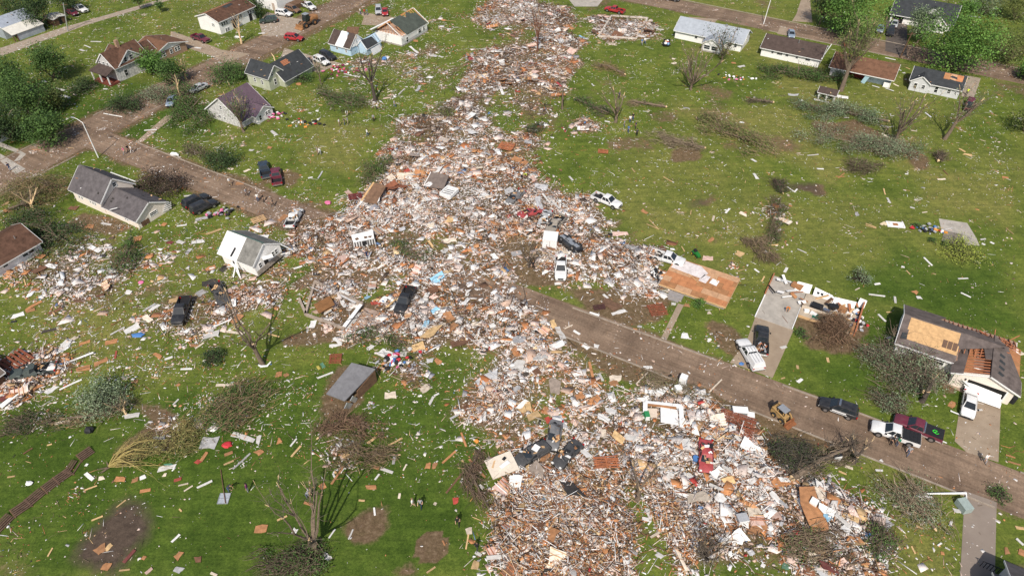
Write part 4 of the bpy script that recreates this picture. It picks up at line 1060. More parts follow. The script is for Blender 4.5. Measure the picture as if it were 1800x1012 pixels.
# ------------------------------------------------------------------ vehicles
def loft(m, st, mi=0):
    """closed loft through stations (x, half width, z bottom, z top)"""
    o = len(m.v)
    for x, hw, zb, zt in st:
        h = zt - zb
        for y, z in ((-hw * .86, zb), (-hw * .98, zb + h * .22), (-hw, zb + h * .6), (-hw * .95, zt - h * .1), (-hw * .84, zt), (hw * .84, zt), (hw * .95, zt - h * .1), (hw, zb + h * .6), (hw * .98, zb + h * .22), (hw * .86, zb)):
            m.v.append((x, y, z))
    n = 10
    for i in range(len(st) - 1):
        for k in range(n):
            m.f.append((o + i * n + k, o + i * n + (k + 1) % n, o + (i + 1) * n + (k + 1) % n, o + (i + 1) * n + k)); m.m.append(mi)
    m.f.append(tuple(range(o, o + n))); m.m.append(mi)
    e = o + (len(st) - 1) * n
    m.f.append(tuple(range(e, e + n))[::-1]); m.m.append(mi)
def greenhouse(par, xb0, xb1, xt0, xt1, zb, zt, hb, ht, doors=2):
    """body-coloured cabin shell with glass panes set 8 mm proud"""
    B = [(xb0, -hb, zb), (xb1, -hb, zb), (xb1, hb, zb), (xb0, hb, zb)]
    T = [(xt0, -ht, zt), (xt1, -ht, zt), (xt1, ht, zt), (xt0, ht, zt)]
    T2 = [(xt0 + .12, -ht + .12, zt + .05), (xt1 - .12, -ht + .12, zt + .05), (xt1 - .12, ht - .12, zt + .05), (xt0 + .12, ht - .12, zt + .05)]
    m = MB().add(B + T + T2, [(0, 1, 5, 4), (1, 2, 6, 5), (2, 3, 7, 6), (3, 0, 4, 7), (4, 5, 9, 8), (5, 6, 10, 9), (6, 7, 11, 10), (7, 4, 8, 11), (8, 9, 10, 11), (3, 2, 1, 0)])
    m.build('cabin', None, par, 30)
    def pane(name, q, mu, mv, out):
        q = [Vector(p) for p in q]
        def at(u, v):
            return q[0] * (1 - u) * (1 - v) + q[1] * u * (1 - v) + q[2] * u * v + q[3] * (1 - u) * v
        n = (q[1] - q[0]).cross(q[3] - q[0]).normalized()
        if n.dot(Vector(out)) < 0: n = -n
        c = [at(mu[0], mv[0]) + n * .003, at(mu[1], mv[0]) + n * .003, at(mu[1], mv[1]) + n * .003, at(mu[0], mv[1]) + n * .003]
        MB().prism(c, n * .012).build(name, GLASS, par)
    pane('windshield', [B[1], B[2], T[2], T[1]], (.06, .94), (.06, .95), (1, 0, .5))
    pane('rear_window', [B[0], B[3], T[3], T[0]], (.08, .92), (.12, .92), (-1, 0, .5))
    for sgn, q in ((-1, [B[0], B[1], T[1], T[0]]), (1, [B[3], B[2], T[2], T[3]])):
        for d in range(doors):
            a, b_ = .06 + d * .9 / doors, .06 + (d + 1) * .9 / doors - .05
            pane('side_window', q, (a, b_), (.1, .88), (0, sgn, 0))
    return m
def wheel_mesh(r=.34, w=.22):
    t = MB().tube([(0, -w / 2, 0), (0, -w / 2 + .03, 0), (0, w / 2 - .03, 0), (0, w / 2, 0)], [r * .9, r, r, r * .9], 16).mesh('tyre', TYRE, 40)
    k = MB().tube([(0, -w / 2 - .012, 0), (0, w / 2 + .012, 0)], [r * .58, r * .58], 12).mesh('rim', RIM, 40)
    return t, k
WHEEL = {r: wheel_mesh(r) for r in (.33, .38, .42)}
def base_vehicle(name, kind):
    p = bpy.data.objects.new(name, None)
    p.empty_display_size = .5
    COL.objects.link(p)
    sedan, suv, pick = kind == 'sedan', kind == 'suv', kind == 'pickup'
    if sedan:
        Ln, hw, wr, ax = 4.7, .90, .33, (1.42, -1.36)
        st = [(-2.35, .70, .46, .84), (-2.22, .82, .32, .96), (-1.7, .89, .26, .99), (-.6, .90, .23, .95), (.9, .90, .23, .93), (1.6, .89, .25, .86), (2.15, .82, .3, .74), (2.35, .66, .42, .64)]
        zt = .93
    elif suv:
        Ln, hw, wr, ax = 4.8, .95, .38, (1.45, -1.42)
        st = [(-2.4, .80, .5, 1.05), (-2.3, .90, .38, 1.12), (-1.5, .95, .33, 1.1), (.7, .95, .32, 1.08), (1.5, .94, .33, 1.03), (2.2, .88, .38, .9), (2.4, .74, .5, .8)]
        zt = 1.08
    else:
        Ln, hw, wr, ax = 5.7, .97, .42, (1.85, -1.75)
        st = [(-.72, .96, .42, 1.08), (.7, .97, .40, 1.12), (1.4, .97, .40, 1.12), (2.2, .95, .42, 1.08), (2.7, .90, .45, 1.0), (2.85, .78, .52, .9)]
        zt = 1.1
    m = MB()
    loft(m, st)
    m.build('body', None, p, 32)
    if sedan: greenhouse(p, -1.75, 1.15, -1.0, .25, .92, 1.38, .80, .60)
    if suv: greenhouse(p, -2.3, 1.15, -2.05, .35, 1.06, 1.70, .86, .68, 3)
    if pick:
        greenhouse(p, -.70, 1.35, -.45, .55, 1.08, 1.75, .88, .70, 2)
        bd = MB()
        bd.ab((-2.85, -.96, .5), (-.76, -.86, 1.12)).ab((-2.85, .86, .5), (-.76, .96, 1.12)).ab((-2.9, -.95, .52), (-2.8, .95, 1.12)).ab((-.82, -.86, .5), (-.75, .86, 1.12))
        bd.build('bed', None, p)
        MB().ab((-2.8, -.86, .5), (-.82, .86, .62)).build('bed_floor', BLACKP, p)
        MB().ab((-3.02, -.9, .42), (-2.9, .9, .6)).build('bumper', CHROME, p)
    else:
        MB().ab((-Ln / 2 - .06, -hw * .8, .38), (-Ln / 2 + .1, hw * .8, .56)).build('bumper', BLACKP, p)
    MB().ab((Ln / 2 - .14, -hw * .8, .36), (Ln / 2 + .06, hw * .8, .54)).build('bumper', CHROME if pick else BLACKP, p)
    MB().ab((Ln / 2 - .1, -hw * .45, .58), (Ln / 2 + .02, hw * .45, st[-1][3] - .02)).build('grille', BLACKP, p)
    for s in (-1, 1):
        MB().ab((Ln / 2 - .2, s * hw * .5, .6), (Ln / 2 - .01, s * hw * .82, .76)).build('headlight', mat('headlight', (.75, .75, .72), .2), p)
        MB().ab((-Ln / 2 - (.06 if pick else .02), s * hw * .72, .72), (-Ln / 2 + .12, s * hw * .97, .98)).build('tail_light', mat('tail_light', (.35, .01, .01), .3), p)
        MB().ab((.75 if not pick else 1.05, s * hw, zt + .02), (.95 if not pick else 1.25, s * (hw + .17), zt + .17)).build('mirror', BLACKP, p)
        for x in ax:
            t = link('wheel', WHEEL[wr][0], p)
            t.location = (x, s * (hw - .10), wr)
            link('rim', WHEEL[wr][1], t)
            MB().tube([(x, s * (hw - .22), wr + .06), (x, s * (hw + .004), wr + .06)], [wr + .05] * 2, 14).build('wheel_arch', BLACKP, p)
    return p
PROTO = {k: base_vehicle('proto_' + k, k) for k in ('sedan', 'suv', 'pickup')}
PC = dict(white=(.72, .72, .715), black=(.012, .012, .014), red=(.38, .015, .018), maroon=(.13, .012, .03), silver=(.42, .43, .44), grey=(.16, .16, .165), green=(.02, .04, .032), blue=(.018, .032, .055), tan=(.30, .26, .21), brown=(.20, .11, .06), bluegrey=(.22, .28, .36))
def vehicle(kind, x, y, dx, dy, colour, label, name=None, z=None, tilt=(0, 0), sc=1.0, group=None, wreck=False):
    a, b_ = G(x, y), G(x + dx * 8, y + dy * 8)
    d = b_ - a
    o = tree_copy(PROTO[kind])
    o.name = name or {'sedan': 'car', 'suv': 'sport_utility_car', 'pickup': 'pickup_truck'}[kind]
    o.location = (a.x, a.y, (hz(a.x, a.y) if z is None else z) + .012)
    o.rotation_euler = (R(tilt[0]), R(tilt[1]), math.atan2(d.y, d.x))
    if wreck and float(sample(DENS, a.x, a.y)) > .3:
        o.location.z -= .22                             # sunk into the rubble
    o.scale = (sc, sc, sc)
    tag(o, label, {'sedan': 'car', 'suv': 'car', 'pickup': 'truck'}[kind], group or 'vehicles')
    pm = mat('dusty_' + colour, tuple(c * .75 + .05 for c in PC[colour]), .5, .25, 2, spec=.4) if wreck else paint(colour, PC[colour])
    for c in o.children:
        nm = c.name.split('.')[0]
        c.name = nm
        if nm in ('body', 'cabin', 'bed'):
            c.material_slots[0].link = 'OBJECT' if c.material_slots else 'OBJECT'
            c.material_slots[0].material = pm
        for g_ in c.children:
            g_.name = g_.name.split('.')[0]
    if wreck:                                            # dent and squash the sheet metal of this one
        rr = random.Random(x + y)
        for c in o.children:
            if c.name.split('.')[0] in ('body', 'cabin', 'bed', 'windshield', 'rear_window', 'side_window', 'grille', 'bumper'):
                c.data = c.data.copy()
                ph = rr.uniform(0, 6)
                for v in c.data.vertices:
                    k = math.sin(v.co.x * 2.1 + ph) * math.cos(v.co.y * 2.3 + ph * 2)
                    v.co.z -= (.16 + .22 * k) * max(0, v.co.z - .55)
                    v.co.y += .07 * math.sin(v.co.x * 3 + ph)
                    v.co.x += .05 * math.sin(v.co.y * 4 + ph)
        for k in range(16):
            mm = MB().box((random.uniform(-1.6, 1.4), random.uniform(-.6, .6), (1.0 if kind == 'sedan' else 1.2) + random.uniform(0, .45)), (random.uniform(.3, .9), random.uniform(.1, .4), .05), Euler((random.uniform(-.4, .4), random.uniform(-.4, .4), random.uniform(0, 3))).to_matrix())
            mm.build('scrap_on_top', random.choice([TRIM, LUMBER, OSBD, BLACKP]), o)
    return o
for k in PROTO.values():
    for c in k.children:
        if c.name.split('.')[0] in ('body', 'cabin', 'bed'):
            c.data.materials.clear()
            c.data.materials.append(paint('white', PC['white']))
VEH = [
    ('pickup', 143, 20, 1, .45, 'white', 'white pickup parked beside the low brown shed'),
    ('sedan', 128, 26, 1, .4, 'maroon', 'dark maroon car between the low shed and the white pickup'),
    ('pickup', 543, 15, 1, .5, 'white', 'white pickup on the far grass behind the wheel loader'),
    ('suv', 500, 28, 1, .15, 'white', 'white sport utility car beside the brown van in the gravel yard'),
    ('suv', 473, 40, -1, .1, 'green', 'dark green car beside the two-storey white house'),
    ('suv', 516, 21, 1, .3, 'brown', 'brown and tan old van behind the white sport utility car'),
    ('suv', 518, 71, 1, .10, 'red', 'bright red car driving on the muddy street'),
    ('suv', 666, 23, 0, 1, 'silver', 'silver car parked beside the house with open rafters'),
    ('sedan', 677, 25, .1, 1, 'red', 'small dark red car tucked beside the silver car'),
    ('pickup', 521, 108, -1, -.5, 'red', 'dark red pickup behind the green house'),
    ('sedan', 542, 115, .2, 1, 'black', 'black sedan nearest the green house in its drive'),
    ('suv', 566, 112, 1, .45, 'white', 'white car parked beside the black one by the blue house'),
    ('suv', 577, 103, 1, .4, 'black', 'black car parked closest to the pale blue house'),
    ('pickup', 354, 72, 1, .35, 'maroon', 'dark maroon pickup beside the brick ranch'),
    ('sedan', 350, 159, -1, .45, 'silver', 'silver sedan under torn branches beside the purple-roofed house'),
    ('sedan', 303, 182, -.5, 1, 'bluegrey', 'blue-grey car half buried under the fallen tree'),
    ('pickup', 466, 303, -.25, -1, 'blue', 'dark blue pickup beside the maroon pickup on the dirt'),
    ('pickup', 487, 315, -.12, -1, 'maroon', 'maroon pickup with open bed on the dirt patch'),
    ('suv', 346, 358, 1, -.5, 'black', 'black car nearer the cream house of the parked pair'),
    ('suv', 360, 368, 1, -.45, 'black', 'black car nearer the rubble of the parked pair'),
    ('pickup', 388, 520, .55, 1, 'black', 'long black truck wreck below the leaning white house'),
    ('pickup', 322, 553, -.35, 1, 'black', 'black pickup with its nose down beside scattered siding'),
    ('pickup', 713, 534, -.5, 1, 'black', 'black pickup against the foundation with a long plank beside it'),
    ('pickup', 1066, 358, 1, .42, 'white', 'clean white pickup on bare dirt at the lawn edge'),
    ('sedan', 930, 378, -1, .3, 'red', 'crushed dark red car in the middle of the rubble'),
    ('sedan', 957, 391, -.45, 1, 'silver', 'silver car beside the tan pickup in the rubble'),
    ('pickup', 976, 403, -.8, 1, 'tan', 'tan pickup jammed between the silver car and the white box'),
    ('pickup', 985, 477, 0, 1, 'white', 'white pickup with its door open facing the street'),
    ('pickup', 1172, 460, 1, .3, 'white', 'white pickup pushed against the bare floor deck'),
    ('sedan', 905, 350, -1, .8, 'grey', 'flattened grey car with pale roof in the rubble'),
    ('pickup', 1337, 603, .04, -1, 'black', 'black pickup with debris in its bed on the tan drive'),
    ('pickup', 1316, 628, -.6, -1, 'white', 'white pickup with white bed cap at the street end of the drive'),
    ('suv', 1471, 722, -1, -.35, 'black', 'black police car with white door stripes on the street'),
    ('pickup', 1570, 767, -1, -.33, 'white', 'white pickup with black bed cover on the street'),
    ('pickup', 1610, 757, -1, -.40, 'maroon', 'maroon pickup with green scrawl on its bed cover'),
    ('sedan', 1700, 716, -.15, 1, 'white', 'white sedan under the buckled garage door'),
    ('sedan', 997, 802, -.75, .8, 'black', 'black sedan lying in the lower rubble'),
    ('sedan', 973, 770, -.2, 1, 'grey', 'grey car wreck just above the black sedan'),
    ('suv', 936, 801, -.9, .5, 'black', 'dark car wreck with a white scrap on its roof'),
    ('sedan', 1238, 808, 0, 1, 'red', 'bright red car in the lower rubble'),
    ('pickup', 1080, 22, -1, -.2, 'red', 'bright red pickup behind the basement ruin'),
    ('suv', 1702, 190, -.3, 1, 'maroon', 'maroon car beside the pale grey house'),
    ('sedan', 1571, 46, -.3, 1, 'silver', 'silver car nearest the open garage'),
    ('suv', 1564, 60, -.2, 1, 'black', 'black car at the street end of the dark drive'),
    ('sedan', 1546, 55, -.3, 1, 'bluegrey', 'blue-grey car on the grass beside the dark drive'),
    ('sedan', 1390, 64, .1, 1, 'bluegrey', 'small blue car behind the long white ranch'),
    ('sedan', 1180, 1, 1, .2, 'black', 'dark car at the top edge on the far street'),
    ('pickup', 62, 657, -1, .2, 'green', 'dark green pickup wreck at the left edge of the lawn'),
    ('pickup', 519, 389, .5, -1, 'white', 'battered white pickup at the end of the muddy street'),
]
WRECKS = {'long black', 'crushed d', 'silver car beside', 'tan pickup', 'flattened', 'grey car wreck', 'dark car wreck', 'dark green pickup', 'battered', 'bright red car in', 'black sedan lying'}
VO = {}
for v in VEH:
    wk = any(v[6].startswith(w) for w in WRECKS)
    VO[v[6]] = vehicle(*v, wreck=wk, tilt=((random.uniform(-5, 5), random.uniform(-5, 5)) if wk else (0, 0)), sc=.97)
def vo(s):
    return next(o for k, o in VO.items() if k.startswith(s))
o = vehicle('suv', 1003, 437, .75, .6, 'black', 'overturned black car beside the white box in the rubble', sc=.97)
o.rotation_euler[0] = R(172); o.location.z += 1.62
m = MB()
for x, y in ((-1.8, .2), (-.6, -.25), (.4, .15), (1.3, -.1)):
    m.ab((x - .5, y - .35, .24), (x + .5, y + .35, .345))
m.tube([(-2.1, .4, .3), (.8, .4, .3)], [.06, .06], 6)
m.build('underbody', GALV, o)
# extras on single vehicles
p = vo('white pickup with its door open')
MB().box((.75, 1.42, .85), (1.05, .06, .62), Matrix.Rotation(R(62), 3, 'Z')).build('open_door', paint('white', PC['white']), p)
p = vo('black pickup with debris')
for i in range(26):
    MB().box((random.uniform(-2.6, -1), random.uniform(-.7, .7), random.uniform(.7, 1.15)), (random.uniform(.15, .6), random.uniform(.08, .3), .06), Euler((random.uniform(-.6, .6), random.uniform(-.6, .6), random.uniform(0, 3))).to_matrix()).build('scrap', random.choice([TRIM, LUMBER, REDWOOD, OLDWOOD, GALV]), p)
p = vo('white pickup with white bed cap')
MB().add([(-2.85, -.93, 1.12), (-.76, -.93, 1.12), (-.76, .93, 1.12), (-2.85, .93, 1.12), (-2.7, -.74, 1.74), (-.8, -.74, 1.74), (-.8, .74, 1.74), (-2.7, .74, 1.74)], [(0, 1, 5, 4), (1, 2, 6, 5), (2, 3, 7, 6), (3, 0, 4, 7), (4, 5, 6, 7), (3, 2, 1, 0)]).build('bed_cap', paint('white', PC['white']), p)
for y in (-.45, 0, .45):
    MB().ab((-2.5, y - .03, 1.76), (.4, y + .03, 1.8)).build('roof_rail', GALV, p)
p = vo('black police')
MB().ab((-.05, -.6, 1.76), (.2, .6, 1.86)).build('light_bar', CHROME, p)
for s in (-1, 1):
    MB().ab((-1.2, s * .945, .62), (.9, s * .957, .70)).build('white_stripe', TRIM, p)
    MB().ab((-1.0, s * .945, .82), (.75, s * .957, 1.0)).build('white_stripe', TRIM, p)
p = vo('white pickup with black bed')
MB().ab((-2.86, -.92, 1.13), (-.76, .92, 1.18)).build('bed_cover', BLACKP, p)
for i in range(4):
    MB().ab((-2.5 + i * .45, -.9, 1.181), (-2.46 + i * .45, .9, 1.2)).build('cover_rib', BLACKP, p)
p = vo('maroon pickup with green')
MB().ab((-2.86, -.92, 1.13), (-.76, .92, 1.18)).build('bed_cover', BLACKP, p)
NEON = mat('green_spray_paint', (.06, .75, .05), .7)
q = [(-2.3, .1), (-2.05, .35), (-1.8, .15), (-2.1, -.15), (-1.75, -.25), (-1.55, .05), (-1.9, .3)]
for a, c in zip(q[:-1], q[1:]):
    MB().bar((a[0], a[1], 1.19), (c[0], c[1], 1.19), .07, .012).build('spray_mark', NEON, p)
MB().ab((-.76, -.95, 1.13), (-.55, .95, 1.3)).build('tool_box', CHROME, p)
MB().ab((-3.4, .75, .8), (-2.9, .85, .9)).build('tailgate_bar', TRIM, p)
for s in (-1, 1):
    MB().ab((-2.8, s * .955, .5), (2.5, s * .972, .68)).build('lower_trim', mat('beige_trim', (.38, .32, .30), .5), p)
p = vo('dark car wreck')
MB().box((-.4, .1, 1.8), (.9, .8, .03), Matrix.Rotation(.4, 3, 'Z')).build('white_scrap', TRIM, p)
p = vo('white sedan under')
MB().bar((2.0, -1.9, .25), (1.9, -.2, .1), .18, .06).build('trim_strip', TRIM, p)
p = vo('maroon car beside')
MB().ab((1.1, -.84, 1.08), (2.3, .84, 1.13)).build('bonnet', BLACKP, p)
for o in list(PROTO.values()):
    for c in list(o.children):
        for g_ in list(c.children):
            bpy.data.objects.remove(g_)
        bpy.data.objects.remove(c)
    bpy.data.objects.remove(o)

def heading(x, y, dx, dy):
    a, b_ = G(x, y), G(x + dx * 8, y + dy * 8)
    d = b_ - a
    return math.atan2(d.y, d.x)
def wheel_at(par, x, y, r, w, rimcol=None):
    t = MB().tube([(x, y - w / 2, r), (x, y - w / 2 + .05, r), (x, y + w / 2 - .05, r), (x, y + w / 2, r)], [r * .88, r, r, r * .88], 14).build('wheel', TYRE, par, 40)
    MB().tube([(x, y - w / 2 - .02, r), (x, y + w / 2 + .02, r)], [r * .5] * 2, 10).build('rim', rimcol or RIM, t, 40)
YEL = mat('machine_yellow', (.40, .255, .105), .55, .2, 2)
ORG = mat('faded_orange', (.30, .15, .065), .6, .25, 2)
t = thing('wheel_loader', 'orange articulated wheel loader with raised cab on the muddy street', 'loader', G(541, 46), heading(541, 46, -1, .42))
for x in (1.3, -1.6):
    for s in (-1, 1):
        wheel_at(t, x, s * .95, .72, .5, ORG)
m = MB(); loft(m, [(-3.2, .75, .9, 2.1), (-2.2, .85, .8, 2.2), (-.6, .8, .9, 2.0)]); m.build('engine_hood', ORG, t, 35)
MB().ab((-.6, -.8, .8), (2.0, .8, 1.3)).build('chassis', OLDWOOD, t)
MB().add([(-.6, -.75, 1.9), (.9, -.75, 1.3), (.9, .75, 1.3), (-.6, .75, 1.9), (-.45, -.65, 3.1), (.6, -.65, 3.1), (.6, .65, 3.1), (-.45, .65, 3.1)], [(0, 1, 5, 4), (1, 2, 6, 5), (2, 3, 7, 6), (3, 0, 4, 7), (4, 5, 6, 7), (0, 3, 2, 1)]).build('cab', GLASS, t)
MB().ab((-.6, -.75, 3.11), (.75, .75, 3.22)).build('cab_roof', GALV, t)
for s in (-.5, .5):
    MB().bar((.9, s, 1.4), (2.6, s, .9), .2, .28).build('lift_arm', ORG, t)
MB().prism([(2.5, -1.3, .1), (3.3, -1.3, .1), (3.1, -1.3, .35), (2.75, -1.3, .5), (2.75, -1.3, 1.1), (2.5, -1.3, 1.1)], (0, 2.6, 0)).build('bucket', ORG, t)
t = thing('skid_steer', 'tan skid-steer loader with brown bucket at the edge of the street', 'loader', G(1371, 733), heading(1371, 733, 1, .85))
t.scale = (.88,) * 3
for x in (.65, -.65):
    for s in (-1, 1):
        wheel_at(t, x, s * .72, .40, .28, YEL)
MB().ab((-1.4, -.55, .3), (1.0, .55, .95)).build('chassis', YEL, t)
MB().prism([(-1.5, -.5, .9), (-.5, -.5, .95), (-.5, -.5, 1.5), (-1.4, -.5, 1.35)], (0, 1.0, 0)).build('engine_hood', YEL, t)
for a in ((-.5, .5), (.7, .5), (-.5, -.5), (.7, -.5)):
    MB().ab((a[0] - .05, a[1] - .05, .9), (a[0] + .05, a[1] + .05, 2.0)).build('cab_post', BLACKP, t)
MB().ab((-.6, -.56, 2.0), (.8, .56, 2.08)).build('cab_roof', GALV, t)
MB().ab((-.3, -.3, .96), (.2, .3, 1.3)).build('seat', BLACKP, t)
for s in (-.66, .66):
    MB().bar((-1.3, s, 1.5), (1.0, s, 1.2), .14, .2).build('lift_arm', YEL, t)
    MB().bar((1.0, s, 1.2), (1.5, s, .4), .14, .2).build('lift_arm', YEL, t)
MB().prism([(1.4, -.95, .08), (2.2, -.95, .06), (2.15, -.95, .15), (1.65, -.95, .3), (1.6, -.95, .75), (1.4, -.95, .75)], (0, 1.9, 0)).build('bucket', mat('rusty_bucket', (.22, .085, .035), .8, .3, 3), t)
MB().ab((-1.55, -.55, 1.0), (-1.35, .55, 1.9)).build('rear_guard', BLACKP, t)
def mower(x, y, dx, dy, col, label):
    t = thing('garden_tractor', label, 'tractor', GG(x, y), heading(x, y, dx, dy))
    for s in (-1, 1):
        wheel_at(t, -.5, s * .45, .32, .22, mat('yellow_rim', (.6, .45, .03), .5)); wheel_at(t, .6, s * .42, .22, .16, mat('yellow_rim', (.6, .45, .03)))
    m = MB(); loft(m, [(.0, .3, .35, .85), (.5, .3, .35, .85), (.95, .24, .4, .75)]); m.build('bonnet', col, t, 35)
    MB().ab((-.8, -.38, .45), (.0, .38, .62)).build('deck', col, t)
    MB().box((-.45, 0, .85), (.4, .42, .4), Matrix.Rotation(R(-8), 3, 'Y')).build('seat', BLACKP, t)
    MB().tube([(.02, 0, .8), (-.12, 0, 1.1)], [.03, .03], 5).build('steering_column', BLACKP, t)
mower(1223, 450, .5, .6, mat('tractor_green', (.02, .16, .03), .5), 'small green garden tractor behind the bare floor deck')
mower(1484, 82, .3, 1, mat('tractor_red', (.55, .03, .02), .5), 'red garden tractor half hidden behind the torn-open ranch')
t = thing('utility_trailer', 'black utility trailer heaped with white and red bags on the lawn', 'trailer', G(1171, 80), heading(1171, 80, .1, -1))
MB().ab((-1.3, -.8, .45), (1.3, .8, .55)).build('bed', BLACKP, t)
for a, c in (((-1.3, -.8), (1.3, -.74)), ((-1.3, .74), (1.3, .8)), ((1.24, -.8), (1.3, .8))):
    MB().ab((a[0], a[1], .55), (c[0], c[1], 1.05)).build('side_panel', BLACKP, t)
for s in (-1, 1): wheel_at(t, 0, s * .92, .33, .2)
def blob(m, c, r, seed=0, mi=0):
    rr = random.Random(seed)
    bm = bmesh.new()
    bmesh.ops.create_icosphere(bm, subdivisions=2, radius=1)
    for v in bm.verts:
        k = 1 + rr.uniform(-.26, .26)
        v.co = Vector((v.co.x * r[0] * k, v.co.y * r[1] * k, v.co.z * r[2] * k)) + Vector(c)
    bm.verts.ensure_lookup_table()
    m.add([v.co for v in bm.verts], [[v.index for v in f.verts] for f in bm.faces], mi)
    bm.free()
    return m
for i, (x, y, c) in enumerate(((-.7, .2, TRIM), (-.2, -.3, mat('red_bag', (.4, .05, .04), .8)), (.3, .2, mat('tan_bag', (.5, .35, .2), .8)), (.8, -.2, TRIM), (-1.0, -.4, mat('bag_blue', (.2, .35, .55), .7)))):
    blob(MB(), (x, y, .8), (.42, .36, .32), i).build('bag', c, t, 60)
t = thing('box_trailer', 'square white box trailer lying between wrecks in the rubble', 'trailer', GG(967, 432), heading(967, 432, 1, .1))
MB().ab((-1.15, -1.2, .05), (1.15, 1.2, 1.7)).build('box', WHITE, t)
MB().ab((-1.18, -1.23, 1.68), (1.18, 1.23, 1.76)).build('roof', TRIM, t)
MB().ab((.0, -1.215, .3), (.05, -1.19, 1.5)).build('door_joint', BLACKP, t)
MB().ab((-.5, -1.23, .6), (-.4, -1.19, .8)).build('latch', BLACKP, t)
t = thing('trailer_wreck', 'crushed white camper body with ribbed grey sides in the rubble', 'trailer', GG(640, 428), heading(640, 428, 1, -.18))
MB().prism([(-1.9, -1.0, .1), (1.9, -1.0, .1), (1.7, -1.0, 1.2), (-1.7, -1.0, 1.2)], (0, .1, 0)).build('side_wall', GALV, t)
MB().prism([(-1.7, -.95, 1.2), (1.7, -.95, 1.25), (1.8, .9, 1.5), (-1.8, .8, 1.35)], (0, .05, .08)).build('roof', TRIM, t)
MB().ab((-.35, -1.02, .1), (.4, -.98, 1.1)).build('door_gap', BLACKP, t)
for i in range(17):
    x = -1.7 + i * .21
    if -.4 < x < .45: continue
    MB().ab((x, -1.05, .15), (x + .1, -1.0, 1.15)).build('rib', BLACKP if i % 2 else TRIM, t)
for x in (-1.2, .2, .9):
    MB().box((x + .2, -.4, 1.36), (.5, .5, .1), Matrix.Rotation(x, 3, 'Z')).build('roof_tear', OLDWOOD, t)

# ------------------------------------------------------------------ trees, shrubs, fallen timber
LEAFM = mat('foliage', (.08, .12, .03), .75, .2, .8, attr='Col', spec=.25)
TWIGM = mat('twigs', (.1, .08, .06), .9, .25, 2, attr='Col')
def stuff(o):
    o['kind'] = 'stuff'
    return o
PAL = {
    'bright': [(.075, .155, .028), (.105, .20, .04), (.05, .105, .02)],
    'mid': [(.048, .094, .022), (.07, .122, .03), (.032, .066, .015)],
    'dark': [(.030, .055, .018), (.045, .075, .024), (.022, .04, .014)],
    'silver': [(.125, .17, .095), (.18, .22, .135), (.075, .11, .05)],
    'olive': [(.10, .125, .035), (.14, .165, .05), (.065, .085, .025)],
    'brown': [(.095, .105, .035), (.135, .12, .05), (.06, .075, .025)],
    'ochre': [(.13, .135, .045), (.19, .165, .06), (.08, .10, .03)],
    'lime': [(.20, .24, .04), (.27, .30, .06), (.12, .15, .03)],
    'maroon': [(.05, .032, .025), (.075, .05, .035), (.03, .025, .018)],
}
def leaf_mesh(name, C, spread, n, size, pal, flat=1.0):
    n, size = int(n * 1.5), size * .8
    """n separate folded leaves scattered about clump centres C"""
    C = np.asarray(C)
    k = RNG.integers(0, len(C), n)
    P = C[k] + RNG.normal(0, 1, (n, 3)) * np.array([spread, spread, spread * flat])
    P[:, 2] = np.maximum(P[:, 2], .03)
    s = size * (.55 + .9 * RNG.random(n))
    B = np.array([(-.5, 0, 0), (0, -.34, .06), (.5, 0, 0), (0, .34, .06)])
    M = rotm(RNG.random(n) * 6.28, RNG.normal(0, .55, n), RNG.normal(0, .55, n))
    V = np.einsum('nij,kj->nki', M, B) * s[:, None, None] + P[:, None, :]
    pc = np.array(PAL[pal])
    ck = RNG.integers(0, 3, len(C))
    cc = pc[np.where(RNG.random(n) < .65, ck[k], RNG.integers(0, 3, n))] * (.95 + .6 * RNG.random((n, 1)))
    return big_mesh(name, V.reshape(-1, 3), np.arange(4 * n).reshape(-1, 4), np.repeat(cc, 4, 0), [LEAFM])
def twig_mesh(name, A, B, r, cols):
    """three-sided tapering bent sticks from A to B"""
    n = len(A)
    mid = (A + B) / 2 + RNG.normal(0, 1, (n, 3)) * (.10 * np.linalg.norm(B - A, axis=1))[:, None]
    d = B - A
    d /= np.linalg.norm(d, axis=1)[:, None] + 1e-6
    ref = np.where(np.abs(d[:, 2:3]) < .8, np.array([[0, 0, 1.0]]), np.array([[1.0, 0, 0]]))
    e1 = np.cross(d, ref); e1 /= np.linalg.norm(e1, axis=1)[:, None] + 1e-6
    e2 = np.cross(d, e1)
    V = np.empty((n, 9, 3))
    for j, (p, f) in enumerate(((A, 1.0), (mid, .75), (B, .35))):
        for k in range(3):
            a = 2.094 * k
            V[:, j * 3 + k] = p + (e1 * math.cos(a) + e2 * math.sin(a)) * (r * f)[:, None]
    fs = []
    for j in (0, 1):
        for k in range(3):
            fs.append((j * 3 + k, j * 3 + (k + 1) % 3, j * 3 + 3 + (k + 1) % 3, j * 3 + 3 + k))
    F = (np.array(fs)[None] + 9 * np.arange(n)[:, None, None]).reshape(-1, 4)
    return big_mesh(name, V.reshape(-1, 3), F, np.repeat(cols, 9, 0), [TWIGM])
